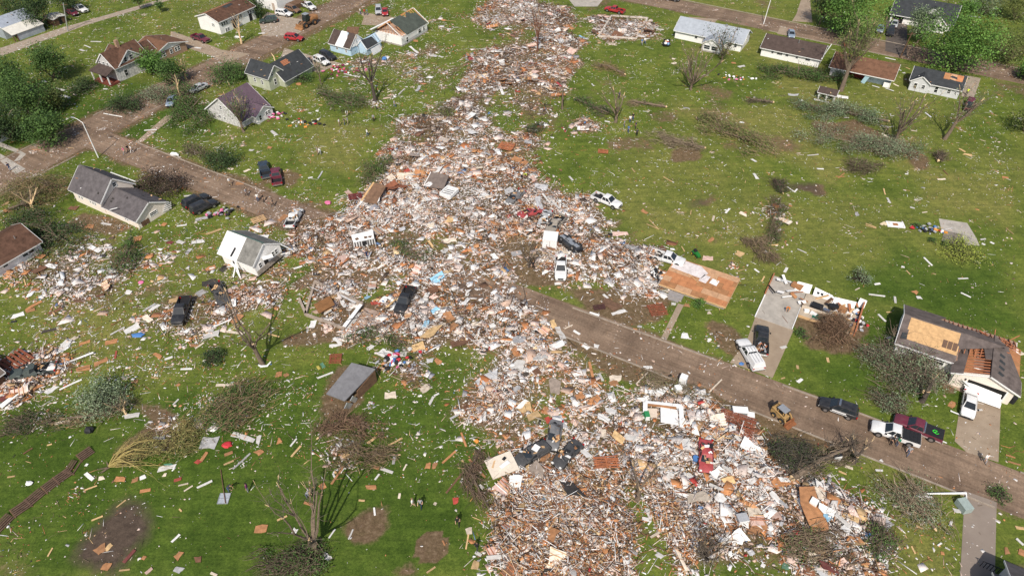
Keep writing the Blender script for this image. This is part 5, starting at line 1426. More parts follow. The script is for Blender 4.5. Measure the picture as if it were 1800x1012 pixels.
def limb(m, p, d, ln, r, depth, tips, rnd, broken, up=.15, mi=0):
    pts, rad = [Vector(p)], [r]
    d = Vector(d).normalized()
    n = 4
    for i in range(n):
        d = (d + Vector((rnd.uniform(-.22, .22), rnd.uniform(-.22, .22), rnd.uniform(-.1, .2) + up * .3))).normalized()
        pts.append(pts[-1] + d * ln / n)
        rad.append(r * (1 - .62 * (i + 1) / n))
    if pts[-1].z < .05: pts[-1].z = .08
    if broken and depth <= 1:
        rad[-1] = r * .55
    m.tube(pts, rad, 7 if depth == 0 else 5, mi, 1 if broken else None)
    if broken and rnd.random() < .6:                               # a splintered pale end
        e = pts[-1]
        for _ in range(2):
            m.tube([e - d * .15, e + d * rnd.uniform(.3, .9) + Vector((rnd.uniform(-.15, .15), rnd.uniform(-.15, .15), 0))], [rad[-1] * .7, .02], 4, 1)
    tips.append(pts[-1])
    tips.append(pts[2])
    if depth < 2:
        for _ in range(rnd.randint(2, 3) if depth else rnd.randint(2, 4)):
            i = rnd.randint(1, n)
            a = rnd.uniform(0, 6.28)
            nd = (d + Vector((math.cos(a), math.sin(a), rnd.uniform(-.1, .6))) * rnd.uniform(.5, .95)).normalized()
            limb(m, pts[i], nd, ln * rnd.uniform(.4, .65), rad[i] * .6, depth + 1, tips, rnd, broken, up, mi)
def upright(x, y, h, rc, pal, label, n=2600, size=.40, name='tree', seed=None, bark=BARK, gap=.33, cat='tree', trunk=None):
    """leafy tree: trunk with limbs, crown of leaf clumps with gaps"""
    rnd = random.Random(seed if seed is not None else x * 7 + y)
    t = thing(name, label, cat, GG(x, y), rnd.uniform(0, 6.28), 'leafy trees and shrubs')
    m, tips = MB(), []
    th = trunk if trunk is not None else max(.25, h - rc * 1.75)
    r0 = max(.06, h * .022)
    m.tube([(0, 0, -.1), (rnd.uniform(-.1, .1), rnd.uniform(-.1, .1), th * .5), (0, 0, th)], [r0 * 1.3, r0, r0 * .9], 8)
    for i in range(6):
        a = 6.28 * i / 6 + rnd.uniform(-.3, .3)
        limb(m, (0, 0, th * rnd.uniform(.75, 1)), (math.cos(a), math.sin(a), rnd.uniform(.5, 1.5)), rc * rnd.uniform(.7, .95), r0 * .6, 1, tips, rnd, False)
    m.build('trunk', [bark, SPLINT], t, 50)
    cz = h - rc * .85
    C = []
    nr = np.random.default_rng(int(x * 31 + y))
    while len(C) < 46:
        v = nr.normal(0, 1, 3)
        v /= np.linalg.norm(v)
        q = nr.random() ** .45
        p = v * q * np.array([rc, rc, rc * .85]) * (.75 + .35 * nr.random())
        if p[2] + cz > .25: C.append(p + np.array([0, 0, cz]))
    me = leaf_mesh('crown', C, rc * .19, int(n), size, pal)
    stuff(link('crown', me, t))
    return t
def fallen(pts, wid, hgt, label, pal='mid', leaves=1400, twigs=500, size=.34, tw=(.11, .085, .06), trunk_r=.25, name='fallen_tree', bark=BARK, cat='fallen tree', lean=1.0):
    """uprooted tree lying along a line of photograph points, with its crown of twigs and leaves at the far end"""
    P = [G(*p) for p in pts]
    base = P[0].copy()
    base.z = hz(base.x, base.y)
    t = thing(name, label, cat, base, 0, 'storm-felled trees')
    Q = [(p - P[0]) for p in P]
    m = MB()
    L_ = sum((b_ - a).length for a, b_ in zip(Q[:-1], Q[1:])) if len(Q) > 1 else wid
    if trunk_r:
        q2 = [v + Vector((0, 0, trunk_r * 1.2 + .25 * i)) for i, v in enumerate(Q)]
        if len(q2) == 1: q2.append(q2[0] + Vector((wid * .8, wid * .3, hgt * .3)))
        m.tube(q2, [trunk_r * (1 - .65 * i / (len(q2) - 1)) for i in range(len(q2))], 7, 0)
        m.tube([q2[0] - (q2[1] - q2[0]).normalized() * .3, q2[0]], [trunk_r * .5, trunk_r], 7, 1)
    tips, rnd = [], random.Random(pts[0][0])
    for i in range(7):
        f = rnd.uniform(.25, .95)
        s_ = f * (len(Q) - 1)
        k = min(int(s_), len(Q) - 2) if len(Q) > 1 else 0
        c = Q[k].lerp(Q[k + 1], s_ - k) if len(Q) > 1 else Q[0]
        a = rnd.uniform(0, 6.28)
        limb(m, c + Vector((0, 0, .2)), (math.cos(a), math.sin(a), rnd.uniform(.1, .8)), wid * rnd.uniform(.5, .9), max(.05, trunk_r * .4), 1, tips, rnd, False)
    m.build('trunk', [bark, SPLINT], t, 50)
    # crown distributed along the line, thicker toward the end
    n = 30
    f = RNG.random(n) ** .8
    s_ = f * (len(Q) - 1)
    k = np.minimum(s_.astype(int), max(0, len(Q) - 2))
    QA = np.array([list(v) for v in Q])
    C = QA[k] * (1 - (s_ - k))[:, None] + QA[np.minimum(k + 1, len(Q) - 1)] * (s_ - k)[:, None]
    ang = RNG.random(n) * 6.28
    rr = wid * np.sqrt(RNG.random(n)) * (.5 + .5 * f)
    C[:, 0] += np.cos(ang) * rr
    C[:, 1] += np.sin(ang) * rr
    C[:, 2] = hgt * (1 - (rr / wid) ** 2 * .8) * (.15 + .85 * RNG.random(n))
    if leaves:
        stuff(link('crown', leaf_mesh('crown', C, wid * .2, leaves, size, pal, .5), t))
    if twigs:
        kk = RNG.integers(0, n, twigs)
        A = C[kk] + RNG.normal(0, wid * .2, (twigs, 3)) * np.array([1, 1, .4])
        dirv = RNG.normal(0, 1, (twigs, 3)) * np.array([1, 1, .45])
        if len(Q) > 1:
            dv = np.array(list((Q[-1] - Q[0]).normalized()))
            dirv = dirv * .6 + dv * lean
        dirv /= np.linalg.norm(dirv, axis=1)[:, None]
        B = A + dirv * (.5 + 1.8 * RNG.random((twigs, 1)))
        A[:, 2], B[:, 2] = np.maximum(A[:, 2], .03), np.maximum(B[:, 2], .04)
        cols = np.array(tw)[None] * (.8 + 1.2 * RNG.random((twigs, 1)))
        stuff(link('twigs', twig_mesh('twigs', A, B, .018 + .035 * RNG.random(twigs) ** 2, cols), t))
    return t
def snapped(x, y, h, r, limbs, label, spread=.6, bark=BARK, leaves=0, pal='mid', seed=1, name='broken_tree', lean=(0, 0), th=.35):
    """standing tree with its crown snapped off and splintered limb ends"""
    r *= .78
    rnd = random.Random(seed)
    t = thing(name, label, 'broken tree', GG(x, y), 0, 'standing broken trees')
    m, tips = MB(), []
    top = Vector((lean[0] * h * th, lean[1] * h * th, h * th))
    m.tube([(0, 0, -.15), top * .5 + Vector((rnd.uniform(-.1, .1), 0, 0)), top], [r * 1.35, r * 1.05, r * .95], 9, 0, 1)
    for i in range(limbs):
        a = 6.28 * i / limbs + rnd.uniform(-.4, .4)
        limb(m, top * rnd.uniform(.7, 1), (math.cos(a) * spread + lean[0], math.sin(a) * spread + lean[1], 1), h * rnd.uniform(.4, .68), r * .6, 1, tips, rnd, True)
    m.build('trunk', [bark, SPLINT], t, 50)
    # bare twigs still hanging on the limbs
    T = np.array([list(v) for v in tips])
    n = 30 * limbs
    A = T[RNG.integers(0, len(T), n)]
    B = A + RNG.normal(0, .75, (n, 3)) + np.array([0, 0, .3])
    stuff(link('twigs', twig_mesh('twigs', A, B, np.full(n, .022), np.array([(.17, .14, .105)]) * (.6 + .9 * RNG.random((n, 1)))), t))
    if leaves:
        stuff(link('crown', leaf_mesh('crown', T, .8, leaves, .3, pal), t))
    return t
def bush(x, y, r, h, pal, label, n=1200, size=.3, twigs=120, tw=(.1, .08, .06)):
    t = thing('shrub', label, 'shrub', GG(x, y), 0, 'leafy trees and shrubs')
    C = []
    nr = np.random.default_rng(int(x + 13 * y))
    for _ in range(34):
        a, q = nr.random() * 6.28, math.sqrt(nr.random())
        C.append((math.cos(a) * q * r, math.sin(a) * q * r, max(.1, h * (1 - q * q * .7) * (.35 + .65 * nr.random()))))
    stuff(link('crown', leaf_mesh('crown', C, r * .2, n, size, pal, .8), t))
    A = nr.normal(0, r * .12, (twigs, 3)); A[:, 2] = .02
    B = np.array(C)[nr.integers(0, 34, twigs)] * 1.08
    stuff(link('stem', twig_mesh('stem', A, B, np.full(twigs, .03), np.array([tw]) * (.6 + .8 * nr.random((twigs, 1)))), t))
    return t

# healthy trees
upright(96, 142, 8.5, 4.4, 'mid', 'round dark green tree between the barn lane and the old farmhouse', 3600)
upright(22, 180, 10, 5.4, 'mid', 'big green tree at the left edge, farthest of the corner grove', 4200)
upright(64, 210, 10, 5.2, 'mid', 'big green tree in the middle of the corner grove', 4200)
upright(22, 248, 8.5, 4.8, 'dark', 'dark green tree at the left edge, nearest of the corner grove', 3600)
upright(97, 252, 7, 4.0, 'mid', 'green tree at the street end of the corner grove', 3000)
upright(104, 190, 5.5, 3.2, 'olive', 'small olive tree beside the scattered white scraps', 2000)
upright(72, 48, 9, 5.2, 'dark', 'dark tree behind the low shed', 3400)
upright(28, 28, 9, 5.0, 'dark', 'dark tree behind the metal barn', 3200)
upright(122, 20, 6, 3.6, 'dark', 'dark tree at the top edge behind parked vehicles', 2000)
upright(248, 18, 4.5, 1.6, 'mid', 'slim small tree beside the gravel lane', 700)
upright(284, 22, 3, 1.2, 'mid', 'tiny young tree on the far lawn', 400)
upright(274, 128, 5.5, 3.0, 'bright', 'bright green tree against the old farmhouse wall', 2200)
upright(306, 150, 6.5, 3.3, 'mid', 'green tree with snapped top near the silver sedan', 2200)
upright(1668, 122, 13, 7.6, 'bright', 'huge bright green round tree behind the pale grey house', 7000, .5)
upright(1490, 66, 13, 7.6, 'bright', 'huge bright green tree at the top edge beside a drive', 6500, .5)
upright(1440, 44, 9, 3.6, 'dark', 'dark narrow tree beside the huge bright green one', 2200)
upright(1612, 76, 9, 4.0, 'silver', 'silver-leaved tree in front of the charcoal-roofed house', 3200)
upright(1768, 110, 9, 5.6, 'olive', 'olive green tree with thin crown at the right edge', 3000)
upright(1728, 26, 8, 4.6, 'silver', 'grey-green tree at the top right corner', 2600)
upright(1782, 36, 8, 4.4, 'olive', 'thin olive tree in the top right corner', 2000)
upright(1803, 140, 5, 3.0, 'bright', 'bright green tree cut off at the right edge by the far street', 1600)
upright(1800, 232, 6, 3.4, 'olive', 'thin brownish tree cut off at the right edge over the lawn', 1200)
upright(1690, 40, 6, 3.0, 'bright', 'small bright tree behind the charcoal-roofed house', 1400)
upright(452, 30, 5, 2.6, 'dark', 'dark tree beside the two-storey white house', 1500)
# shrubs
bush(395, 285, 3.2, 2.6, 'dark', 'dark rounded bush tipped beside the muddy street', 1700, .3)
bush(285, 335, 4.2, 3.2, 'maroon', 'dark brown-leaved bush against the cream house', 2600, .3)
bush(222, 190, 3.6, 2.8, 'dark', 'dark conifer bush below the farmhouse porch', 2000, .3)
bush(150, 158, 3.2, 2.4, 'dark', 'dark bush beside the farmhouse porch', 1500)
bush(404, 138, 4.4, 3.4, 'mid', 'dense green bush left of the pale green house', 2600, .35)
bush(188, 705, 3.2, 3.4, 'silver', 'grey-green uprooted shrub on the lower lawn', 2200, .26)
bush(1690, 444, 3.4, 1.1, 'lime', 'flattened yellow-green shrub below the concrete slab', 1700, .24)
bush(1510, 492, 1.6, 2.2, 'silver', 'small grey-green sapling on the lawn', 420, .24)
bush(1228, 536, .9, 1.1, 'bright', 'small round green shrub at the edge of the floor deck', 500, .18)
bush(378, 632, 1.6, 1.4, 'dark', 'dark green shrub knocked flat on the lower lawn', 700, .22)
bush(1613, 600, 1.4, 1.3, 'bright', 'bright green shrub in front of the sheathed house', 500, .2)
bush(1640, 615, 1.3, 1.2, 'bright', 'bright green shrub beside the porch of the sheathed house', 500, .2)
bush(1755, 870, 1.2, .6, 'mid', 'low green shrub at the grey drive', 300, .2)
bush(535, 140, 2.2, 1.6, 'mid', 'green shrub at the corner of the green house', 700)
bush(1612, 400, .8, .8, 'mid', 'small dark green bush beside the heap of belongings', 260, .18)
bush(1638, 424, .7, .7, 'mid', 'round green bush near the concrete slab', 240, .18)
bush(1660, 430, .6, .6, 'mid', 'little green bush touching the yellow-green shrub', 200, .18)
bush(1410, 588, 1.1, .6, 'mid', 'low leafy plants in the bed of the wrecked house', 300, .2)
# fallen trees and brush
fallen([(310, 165), (330, 190), (345, 215)], 4.8, 3.2, 'leafy fallen tree covering the walk beside the purple-roofed house', 'mid', 3600, 500, .32)
fallen([(255, 165), (300, 175)], 3.6, 2.2, 'torn leafy limbs lying over the blue-grey car', 'silver', 1600, 300, .28)
fallen([(560, 165), (600, 178), (625, 190)], 3.8, 2.4, 'leafy fallen treetop on the lawn below the black cars', 'mid', 1700, 450, .28)
fallen([(20, 340), (60, 345), (120, 330)], 5.0, 2.4, 'long brown uprooted hedge beside the street at the left', 'brown', 3600, 900, .26, (.16, .11, .06))
fallen([(25, 395), (70, 400), (120, 430)], 5.2, 2.0, 'dark green flattened trees between the ranch and the cream house', 'dark', 4200, 500, .3)
fallen([(60, 345), (52, 362), (20, 375)], 1.6, 1.2, 'splintered trunk lying at the brown hedge', 'brown', 150, 120, trunk_r=.4)
fallen([(230, 420), (225, 450), (215, 475)], 2.6, 1.4, 'green brush pile below the cream house', 'mid', 1300, 250, .26)
fallen([(330, 260), (355, 275)], 2.2, 1.4, 'light green torn limbs beside the dark rounded bush', 'olive', 700, 260, .24)
fallen([(690, 290), (655, 305), (645, 330)], 2.8, 1.9, 'evergreen treetop lying at the rubble edge', 'mid', 1500, 500, .26, (.14, .13, .06))
fallen([(1225, 210), (1270, 235), (1350, 265)], 4.6, 2.2, 'long brown fallen tree with green butt in the middle lawn', 'olive', 5200, 900, .26, (.21, .15, .09), lean=1.6)
fallen([(1238, 262), (1200, 255), (1160, 245)], 2.6, 1.1, 'bare fallen tree with arched branches on the lawn', 'brown', 150, 700, .2, (.2, .16, .11), lean=1.2)
fallen([(1600, 270), (1530, 262), (1430, 240)], 5.5, 2.2, 'great tangled fallen tree across the lawn', 'silver', 6000, 1100, .26, (.15, .12, .085), lean=1.0)
fallen([(1560, 215), (1480, 200), (1420, 190)], 4.6, 2.0, 'fallen silver-leaved limbs below the torn-open ranch', 'silver', 5600, 500, .28)
fallen([(1480, 140), (1420, 135), (1360, 130)], 4.2, 1.8, 'green fallen crown behind the playhouse', 'mid', 5200, 500, .3)
fallen([(1550, 290), (1520, 300), (1500, 290)], 2.6, 1.4, 'green torn crown below the tangled fallen tree', 'olive', 900, 500, .24)
fallen([(1648, 285), (1655, 275)], 1.4, 1.2, 'dark upturned root beside bare dirt', 'maroon', 60, 160, trunk_r=.3)
fallen([(1098, 133), (1070, 120), (1050, 118)], 2.0, .9, 'brown snapped branch with dead leaves on the far lawn', 'brown', 260, 260, .22, (.2, .14, .08))
fallen([(1170, 190), (1120, 183), (1112, 184)], 1.6, .7, 'long bare limb lying beside the walkers', 'brown', 40, 160, .2, (.2, .15, .1))
fallen([(1010, 175), (1040, 190), (1070, 205)], 2.2, 1.3, 'green hedge remnant at the rubble edge', 'mid', 1100, 200, .26)
fallen([(1358, 182), (1320, 178)], 1.3, .7, 'dark fallen branch on the middle lawn', 'dark', 200, 120, .2)
fallen([(1620, 690), (1590, 650), (1560, 625)], 5.0, 2.8, 'snapped leafy tree fallen across the front lawn of the sheathed house', 'silver', 4200, 1500, .24, (.16, .12, .09), .3)
fallen([(1580, 720), (1555, 705)], 2.0, 1.4, 'grey-leaved branch end lying near the street', 'silver', 1100, 250, .22)
fallen([(1470, 575), (1460, 590)], 2.6, 1.8, 'brown bare bush thrown onto the wrecked house', 'brown', 160, 1300, .2, (.15, .095, .06), trunk_r=0, lean=.3)
def willow():
    base = G(192, 822)
    t = thing('fallen_tree', 'yellow-twigged willow fallen across the broken fence', 'fallen tree', base, 0, 'storm-felled trees')
    rnd = random.Random(77)
    end = G(330, 765) - base
    ang0, L_ = math.atan2(end.y, end.x), end.length
    YT = mat('yellow_bark', (.34, .27, .10), .85, .25, 4)
    for i in range(34):
        a = ang0 + rnd.gauss(0, .38)
        ln, hh = L_ * rnd.uniform(.35, 1.0), rnd.uniform(.4, 2.0)
        pts = [Vector((0, 0, .25))]
        for k in range(1, 7):
            f = k / 6
            a += rnd.gauss(0, .16)
            pts.append(pts[-1] + Vector((math.cos(a) * ln / 6, math.sin(a) * ln / 6, 0)))
            pts[-1].z = .2 + hh * math.sin(math.pi * min(1, f * 1.05)) * .9
        r = rnd.uniform(.03, .085)
        MB().tube(pts, [r * (1 - .13 * k) for k in range(7)], 5).build('limb', YT, t, 60)
    C = [(end * rnd.uniform(.35, 1.1)) + Vector((rnd.gauss(0, 1.2), rnd.gauss(0, 1.1), rnd.uniform(.1, 1.2))) for _ in range(26)]
    stuff(link('crown', leaf_mesh('crown', [list(c) for c in C], .7, 2600, .22, 'ochre', .6), t))
    A = np.array([list(c) for c in C])[RNG.integers(0, 26, 700)] + RNG.normal(0, .5, (700, 3))
    A[:, 2] = np.maximum(A[:, 2], .05)
    B = A + RNG.normal(0, .5, (700, 3)) + np.array(list(end.normalized())) * .8
    B[:, 2] = np.maximum(B[:, 2], .05)
    stuff(link('twigs', twig_mesh('twigs', A, B, np.full(700, .02), np.array([(.24, .20, .08)]) * (.6 + .9 * RNG.random((700, 1)))), t))
    R_ = MB()
    for _ in range(14):
        R_.tube([(0, 0, .1), (rnd.uniform(-1, .2), rnd.uniform(-1, 1), rnd.uniform(.1, .7))], [.1, .02], 5)
    R_.build('root', BARK, t, 50)
willow()
fallen([(385, 738), (430, 710)], 3.6, 1.6, 'brown brush heap on the lower lawn', 'mid', 4200, 800, .2, (.17, .12, .07))
fallen([(215, 722), (160, 735), (110, 742)], 1.8, .8, 'splintered trunk lying below the grey-green shrub', 'silver', 250, 220, .2, (.2, .15, .09), .22)
fallen([(560, 985), (530, 1000), (480, 1010)], 3.0, 1.6, 'green crown debris at the foot of the dead tree', 'mid', 1700, 800, .24)
fallen([(700, 800), (640, 805), (600, 790)], 2.4, .9, 'thin brush scattered below the grey roof wreck', 'brown', 260, 500, .2, (.18, .13, .08), .1)
fallen([(845, 790), (825, 830), (860, 900)], 1.6, 1.0, 'bare broken limbs along the rubble edge', 'brown', 60, 420, .2, (.13, .09, .065), .16)
fallen([(1390, 845), (1440, 815), (1490, 795)], 1.8, 1.3, 'thick bare trunk toppled toward the street', 'brown', 120, 500, .2, (.13, .1, .07), .42, lean=1.2)
fallen([(1340, 790), (1380, 800), (1420, 820)], 2.6, 1.3, 'dark brush tangle beside the toppled trunk', 'dark', 700, 700, .2, (.05, .045, .035), .1)
fallen([(1642, 930), (1610, 890), (1575, 860)], 3.4, 1.1, 'fallen slender tree beside the toppled street lamp', 'silver', 1600, 500, .2, (.26, .2, .14), .16)
fallen([(1380, 950), (1430, 970), (1480, 960)], 2.8, 1.2, 'tangle of broken branches in the lower right rubble', 'mid', 900, 1100, .22, (.16, .12, .08), .12)
fallen([(1530, 985), (1545, 950)], 2.0, 1.1, 'leafy branch at the corner of the rubble', 'mid', 900, 250, .22, trunk_r=.15)
fallen([(560, 770), (600, 740), (660, 760)], 1.6, 1.0, 'rust-brown splintered heap below the grey roof wreck', 'brown', 60, 600, .2, (.15, .095, .062), .12, lean=.2)
fallen([(620, 600), (680, 590), (720, 610)], 2.2, 1.0, 'green brush between the foundation and the rubble', 'mid', 1000, 250, .24, trunk_r=.1)
fallen([(700, 430), (720, 455), (750, 450)], 2.2, 1.0, 'green torn branches in the middle rubble', 'mid', 900, 250, .24, trunk_r=.15)
fallen([(795, 210), (780, 200)], 1.8, 1.2, 'dark green and yellow bush standing in the rubble', 'olive', 500, 160, .26, trunk_r=.1)
fallen([(1130, 660), (1180, 690), (1240, 720)], 2.6, .9, 'torn branches between rubble and street', 'olive', 500, 700, .2, (.14, .11, .07), .12)
fallen([(1310, 420), (1335, 430), (1345, 450)], 1.8, 1.0, 'brown thicket on the lawn near the floor deck', 'brown', 300, 500, .2, (.15, .11, .07), .08)
fallen([(950, 222), (935, 235)], 1.6, 1.2, 'dark green bush caught in the upper rubble', 'dark', 500, 100, .26, trunk_r=.1)
fallen([(120, 745), (20, 745)], 2.0, .7, 'dark flattened weeds at the lower left', 'dark', 700, 250, .2, trunk_r=.06)
fallen([(1352, 440), (1362, 400), (1372, 350)], 1.5, .8, 'dark torn hedge along the tilled strip on the lawn', 'mid', 1300, 600, .2, (.12, .09, .06), .08)
fallen([(1376, 340), (1368, 325)], 1.4, .9, 'dark brush at the far end of the tilled strip', 'dark', 500, 260, .2, (.08, .06, .045), .1)
# snapped trunks
snapped(462, 640, 13, .36, 4, 'bare broken tree with a white base wrap on the lower lawn', .5, seed=3, lean=(-.12, 0), th=.3)
snapped(557, 968, 14, .36, 6, 'bare dead tree with long shadow at the bottom edge', .75, seed=8, th=.18)
snapped(660, 178, 11, .42, 5, 'bare snapped tree standing on the upper lawn', .4, BARKD, 120, 'dark', 5, lean=(-.08, 0), th=.4)
snapped(1214, 158, 13, .42, 10, 'bare tree of many splintered limbs on the far lawn', .75, seed=11, th=.12)
snapped(1082, 215, 9, .42, 4, 'forked snapped tree beside the walking group', .7, seed=6, th=.2)
snapped(988, 192, 6, .3, 1, 'lone snapped trunk at the rubble edge', .2, BARK, seed=9, th=.75)
snapped(1478, 160, 14, .5, 9, 'tall broken tree with thin green top behind the playhouse', .5, BARK, 2400, 'olive', 12, lean=(.05, .05), th=.45)
snapped(1572, 252, 12, .45, 6, 'shattered double trunk below the pale grey house', .5, seed=14, th=.2, leaves=240, pal='mid')
snapped(1660, 245, 11, .4, 5, 'leaning snapped trunk beside the maroon car', .5, seed=15, th=.35, lean=(.18, 0), leaves=260, pal='silver')
snapped(428, 232, 11, .36, 6, 'splintered limbs in front of the purple metal roof', .6, seed=16, th=.22, leaves=420, pal='mid')
snapped(425, 77, 7, .3, 3, 'splintered trunk in front of the two-storey house', .3, SPLINT, seed=17, th=.4)
snapped(328, 140, 5, .3, 3, 'pale splintered trunk behind the bright lawn', .35, SPLINT, seed=18, th=.4)
snapped(318, 172, 5, .26, 2, 'pale snapped stake-like trunk beside the fallen tree', .3, SPLINT, seed=19, th=.5)
snapped(1268, 108, 9, .22, 6, 'thin leafy broken tree against the grey-roofed ranch', .6, BARK, 700, 'dark', 20, th=.15)
snapped(945, 92, 12, .3, 5, 'bare rust-brown tree standing in the upper rubble', .35, mat('rust_bark', (.16, .075, .05), .95, .3, 4), seed=21, th=.3)
snapped(1120, 878, 6.5, .34, 3, 'stripped forked trunk standing in the lower rubble', .45, BARK, seed=24, th=.35)
snapped(1238, 985, 6, .3, 7, 'black stripped tree in the lower rubble', .8, BARKD, seed=25, th=.12)
snapped(1620, 705, 3.5, .42, 2, 'snapped dark stump at the street lawn', .5, BARKD, seed=26, th=.6)
snapped(222, 728, 3, .2, 2, 'splintered yellow stump on the lower lawn', .5, SPLINT, seed=27, th=.3)
snapped(565, 150, 6, .22, 3, 'slim snapped tree beside the fallen treetop', .35, BARK, 120, 'mid', 28, th=.4)
snapped(930, 470, 5, .2, 4, 'blackened bare shrub stem on the dirt beside the wrecks', .5, BARKD, seed=29, th=.2)
snapped(60, 368, 4.5, .4, 3, 'jagged pale stump at the brown hedge', .7, SPLINT, seed=32, th=.3)
snapped(1500, 812, 4, .35, 3, 'upturned root end beside the street', .8, BARKD, seed=33, th=.3)

# ------------------------------------------------------------------ people
def person_mesh(name, J, wide=1.0):
    """one skinned body from joints; returns mesh with slots shirt, trousers, skin, shoe"""
    me = bpy.data.meshes.new(name)
    names = list(J)
    E = [('pelvis', 'belly'), ('belly', 'chest'), ('chest', 'neck'), ('neck', 'jaw'), ('jaw', 'head'), ('head', 'crownp')]
    for s in 'lr':
        E += [('chest', 'sh' + s), ('sh' + s, 'el' + s), ('el' + s, 'wr' + s), ('wr' + s, 'pa' + s), ('pelvis', 'hi' + s), ('hi' + s, 'kn' + s), ('kn' + s, 'an' + s), ('an' + s, 'to' + s)]
        for k in range(5):
            E += [('pa' + s, 'f%d%s' % (k, s))]
    co = {k: Vector(v) for k, v in J.items()}
    for s in 'lr':
        d = (co['wr' + s] - co['el' + s]).normalized()
        co['pa' + s] = co['wr' + s] + d * .07
        side = Vector((0, 1, 0)) if abs(d.y) < .8 else Vector((0, 0, 1))
        for k in range(5):
            ln = (.055, .085, .095, .088, .07)[k]
            off = (k - 2) * .022
            co['f%d%s' % (k, s)] = co['pa' + s] + d * (ln if k else .02) + side * (off if k else -.07)
    ks = list(co)
    me.from_pydata([co[k] for k in ks], [(ks.index(a), ks.index(b_)) for a, b_ in E], [])
    o = bpy.data.objects.new(name, me)
    COL.objects.link(o)
    sk = o.modifiers.new('s', 'SKIN')
    rad = dict(pelvis=(.17, .12), belly=(.15, .11), chest=(.19, .125), neck=(.06, .06), jaw=(.07, .08), head=(.085, .1), crownp=(.06, .07))
    lim = dict(sh=.075, el=.05, wr=.035, pa=.034, hi=.10, kn=.065, an=.045, to=.04)
    for i, k in enumerate(ks):
        r = rad.get(k) or ((.011, .011) if k[0] == 'f' else (lim[k[:2]],) * 2)
        me.skin_vertices[0].data[i].radius = (r[0] * wide, r[1] * wide)
        me.skin_vertices[0].data[i].use_root = (k == 'pelvis')
    sb = o.modifiers.new('b', 'SUBSURF')
    sb.levels = sb.render_levels = 1
    dg = bpy.context.evaluated_depsgraph_get()
    m2 = bpy.data.meshes.new_from_object(o.evaluated_get(dg))
    bpy.data.objects.remove(o)
    m2.name = name
    m2.materials.clear()
    for k in range(4):
        m2.materials.append(paint('white', PC['white']))
    seg = {}
    def dist(p, a, b_):
        ab = b_ - a
        t_ = max(0, min(1, (p - a).dot(ab) / max(1e-9, ab.length_squared)))
        return (p - a - ab * t_).length, t_
    idx = []
    for f in m2.polygons:
        best = min(((dist(f.center, co[a], co[b_]), a, b_) for a, b_ in E), key=lambda q: q[0][0])
        (dd, t_), a, b_ = best
        if a in ('neck', 'jaw', 'head') or a[:2] in ('wr', 'pa') or (a[:2] == 'el'): mi = 2
        elif a[:2] == 'an' or (a[:2] == 'kn' and t_ > .93): mi = 3
        elif a[:2] in ('hi', 'kn') or (a == 'pelvis' and (b_ != 'belly' or t_ < .35)): mi = 1
        else: mi = 0
        idx.append(mi)
    m2.polygons.foreach_set('material_index', idx)
    m2.polygons.foreach_set('use_smooth', [True] * len(m2.polygons))
    return m2, co
def pose(kind):
    J = dict(pelvis=(0, 0, .95), belly=(0, 0, 1.12), chest=(.01, 0, 1.36), neck=(.02, 0, 1.5), jaw=(.04, 0, 1.57), head=(.03, 0, 1.66), crownp=(.02, 0, 1.73))
    for s, sg in (('l', 1), ('r', -1)):
        J.update({'sh' + s: (0, sg * .19, 1.42), 'el' + s: (0, sg * .25, 1.14), 'wr' + s: (.06, sg * .26, .9), 'hi' + s: (0, sg * .1, .88), 'kn' + s: (.02, sg * .11, .48), 'an' + s: (0, sg * .11, .08), 'to' + s: (.16, sg * .13, .045)})
    if kind == 'walk':
        J.update(knl=(.2, .1, .5), anl=(.28, .1, .09), tol=(.44, .11, .06), knr=(-.05, -.1, .48), anr=(-.3, -.1, .14), tor=(-.18, -.11, .05), ell=(-.1, .25, 1.15), wrl=(.02, .25, .93), elr=(.1, -.25, 1.15), wrr=(.28, -.24, 1.0))
    if kind == 'bend':
        J.update(belly=(.1, 0, 1.08), chest=(.32, 0, 1.2), neck=(.45, 0, 1.25), jaw=(.52, 0, 1.26), head=(.58, 0, 1.3), crownp=(.65, 0, 1.33), shl=(.34, .19, 1.22), shr=(.34, -.19, 1.22), ell=(.42, .22, .95), elr=(.42, -.22, .95), wrl=(.55, .16, .72), wrr=(.55, -.16, .72), knl=(.1, .12, .5), knr=(.1, -.12, .5))
    if kind == 'reach':
        J.update(ell=(.22, .24, 1.25), wrl=(.44, .2, 1.32), elr=(.05, -.3, 1.16), wrr=(.2, -.2, 1.05))
    return J
POSES = {k: person_mesh('body_' + k, pose(k)) for k in ('stand', 'walk', 'bend', 'reach')}
def hair_mesh(k):
    J = pose(k)
    h = Vector(J['head'])
    d = (Vector(J['crownp']) - Vector(J['jaw'])).normalized()
    f = Vector((1, 0, 0)) - d * d.x
    return blob(MB(), h + d * .035 - f * .03, (.112, .098, .10), 4).mesh('hair', paint('white', PC['white']), 60)
HAIRS = {k: hair_mesh(k) for k in POSES}
CC = dict(white=(.75, .75, .73), grey=(.28, .29, .31), black=(.015, .015, .018), navy=(.02, .03, .08), blue=(.08, .17, .36), denim=(.06, .10, .19), pink=(.55, .12, .25), orange=(.75, .22, .03), green=(.05, .26, .16), yellow=(.6, .75, .05), purple=(.16, .03, .12), khaki=(.33, .26, .17), red=(.4, .03, .03), charcoal=(.05, .05, .055))
HC = [(.03, .02, .015), (.08, .045, .025), (.22, .14, .07)]
def cloth(c):
    return mat('cloth_' + c, CC[c], .9, .15, 8)
SKIN = [mat('skin_a', (.52, .32, .23), .6, .08, 8), mat('skin_b', (.42, .25, .17), .6, .08, 8)]
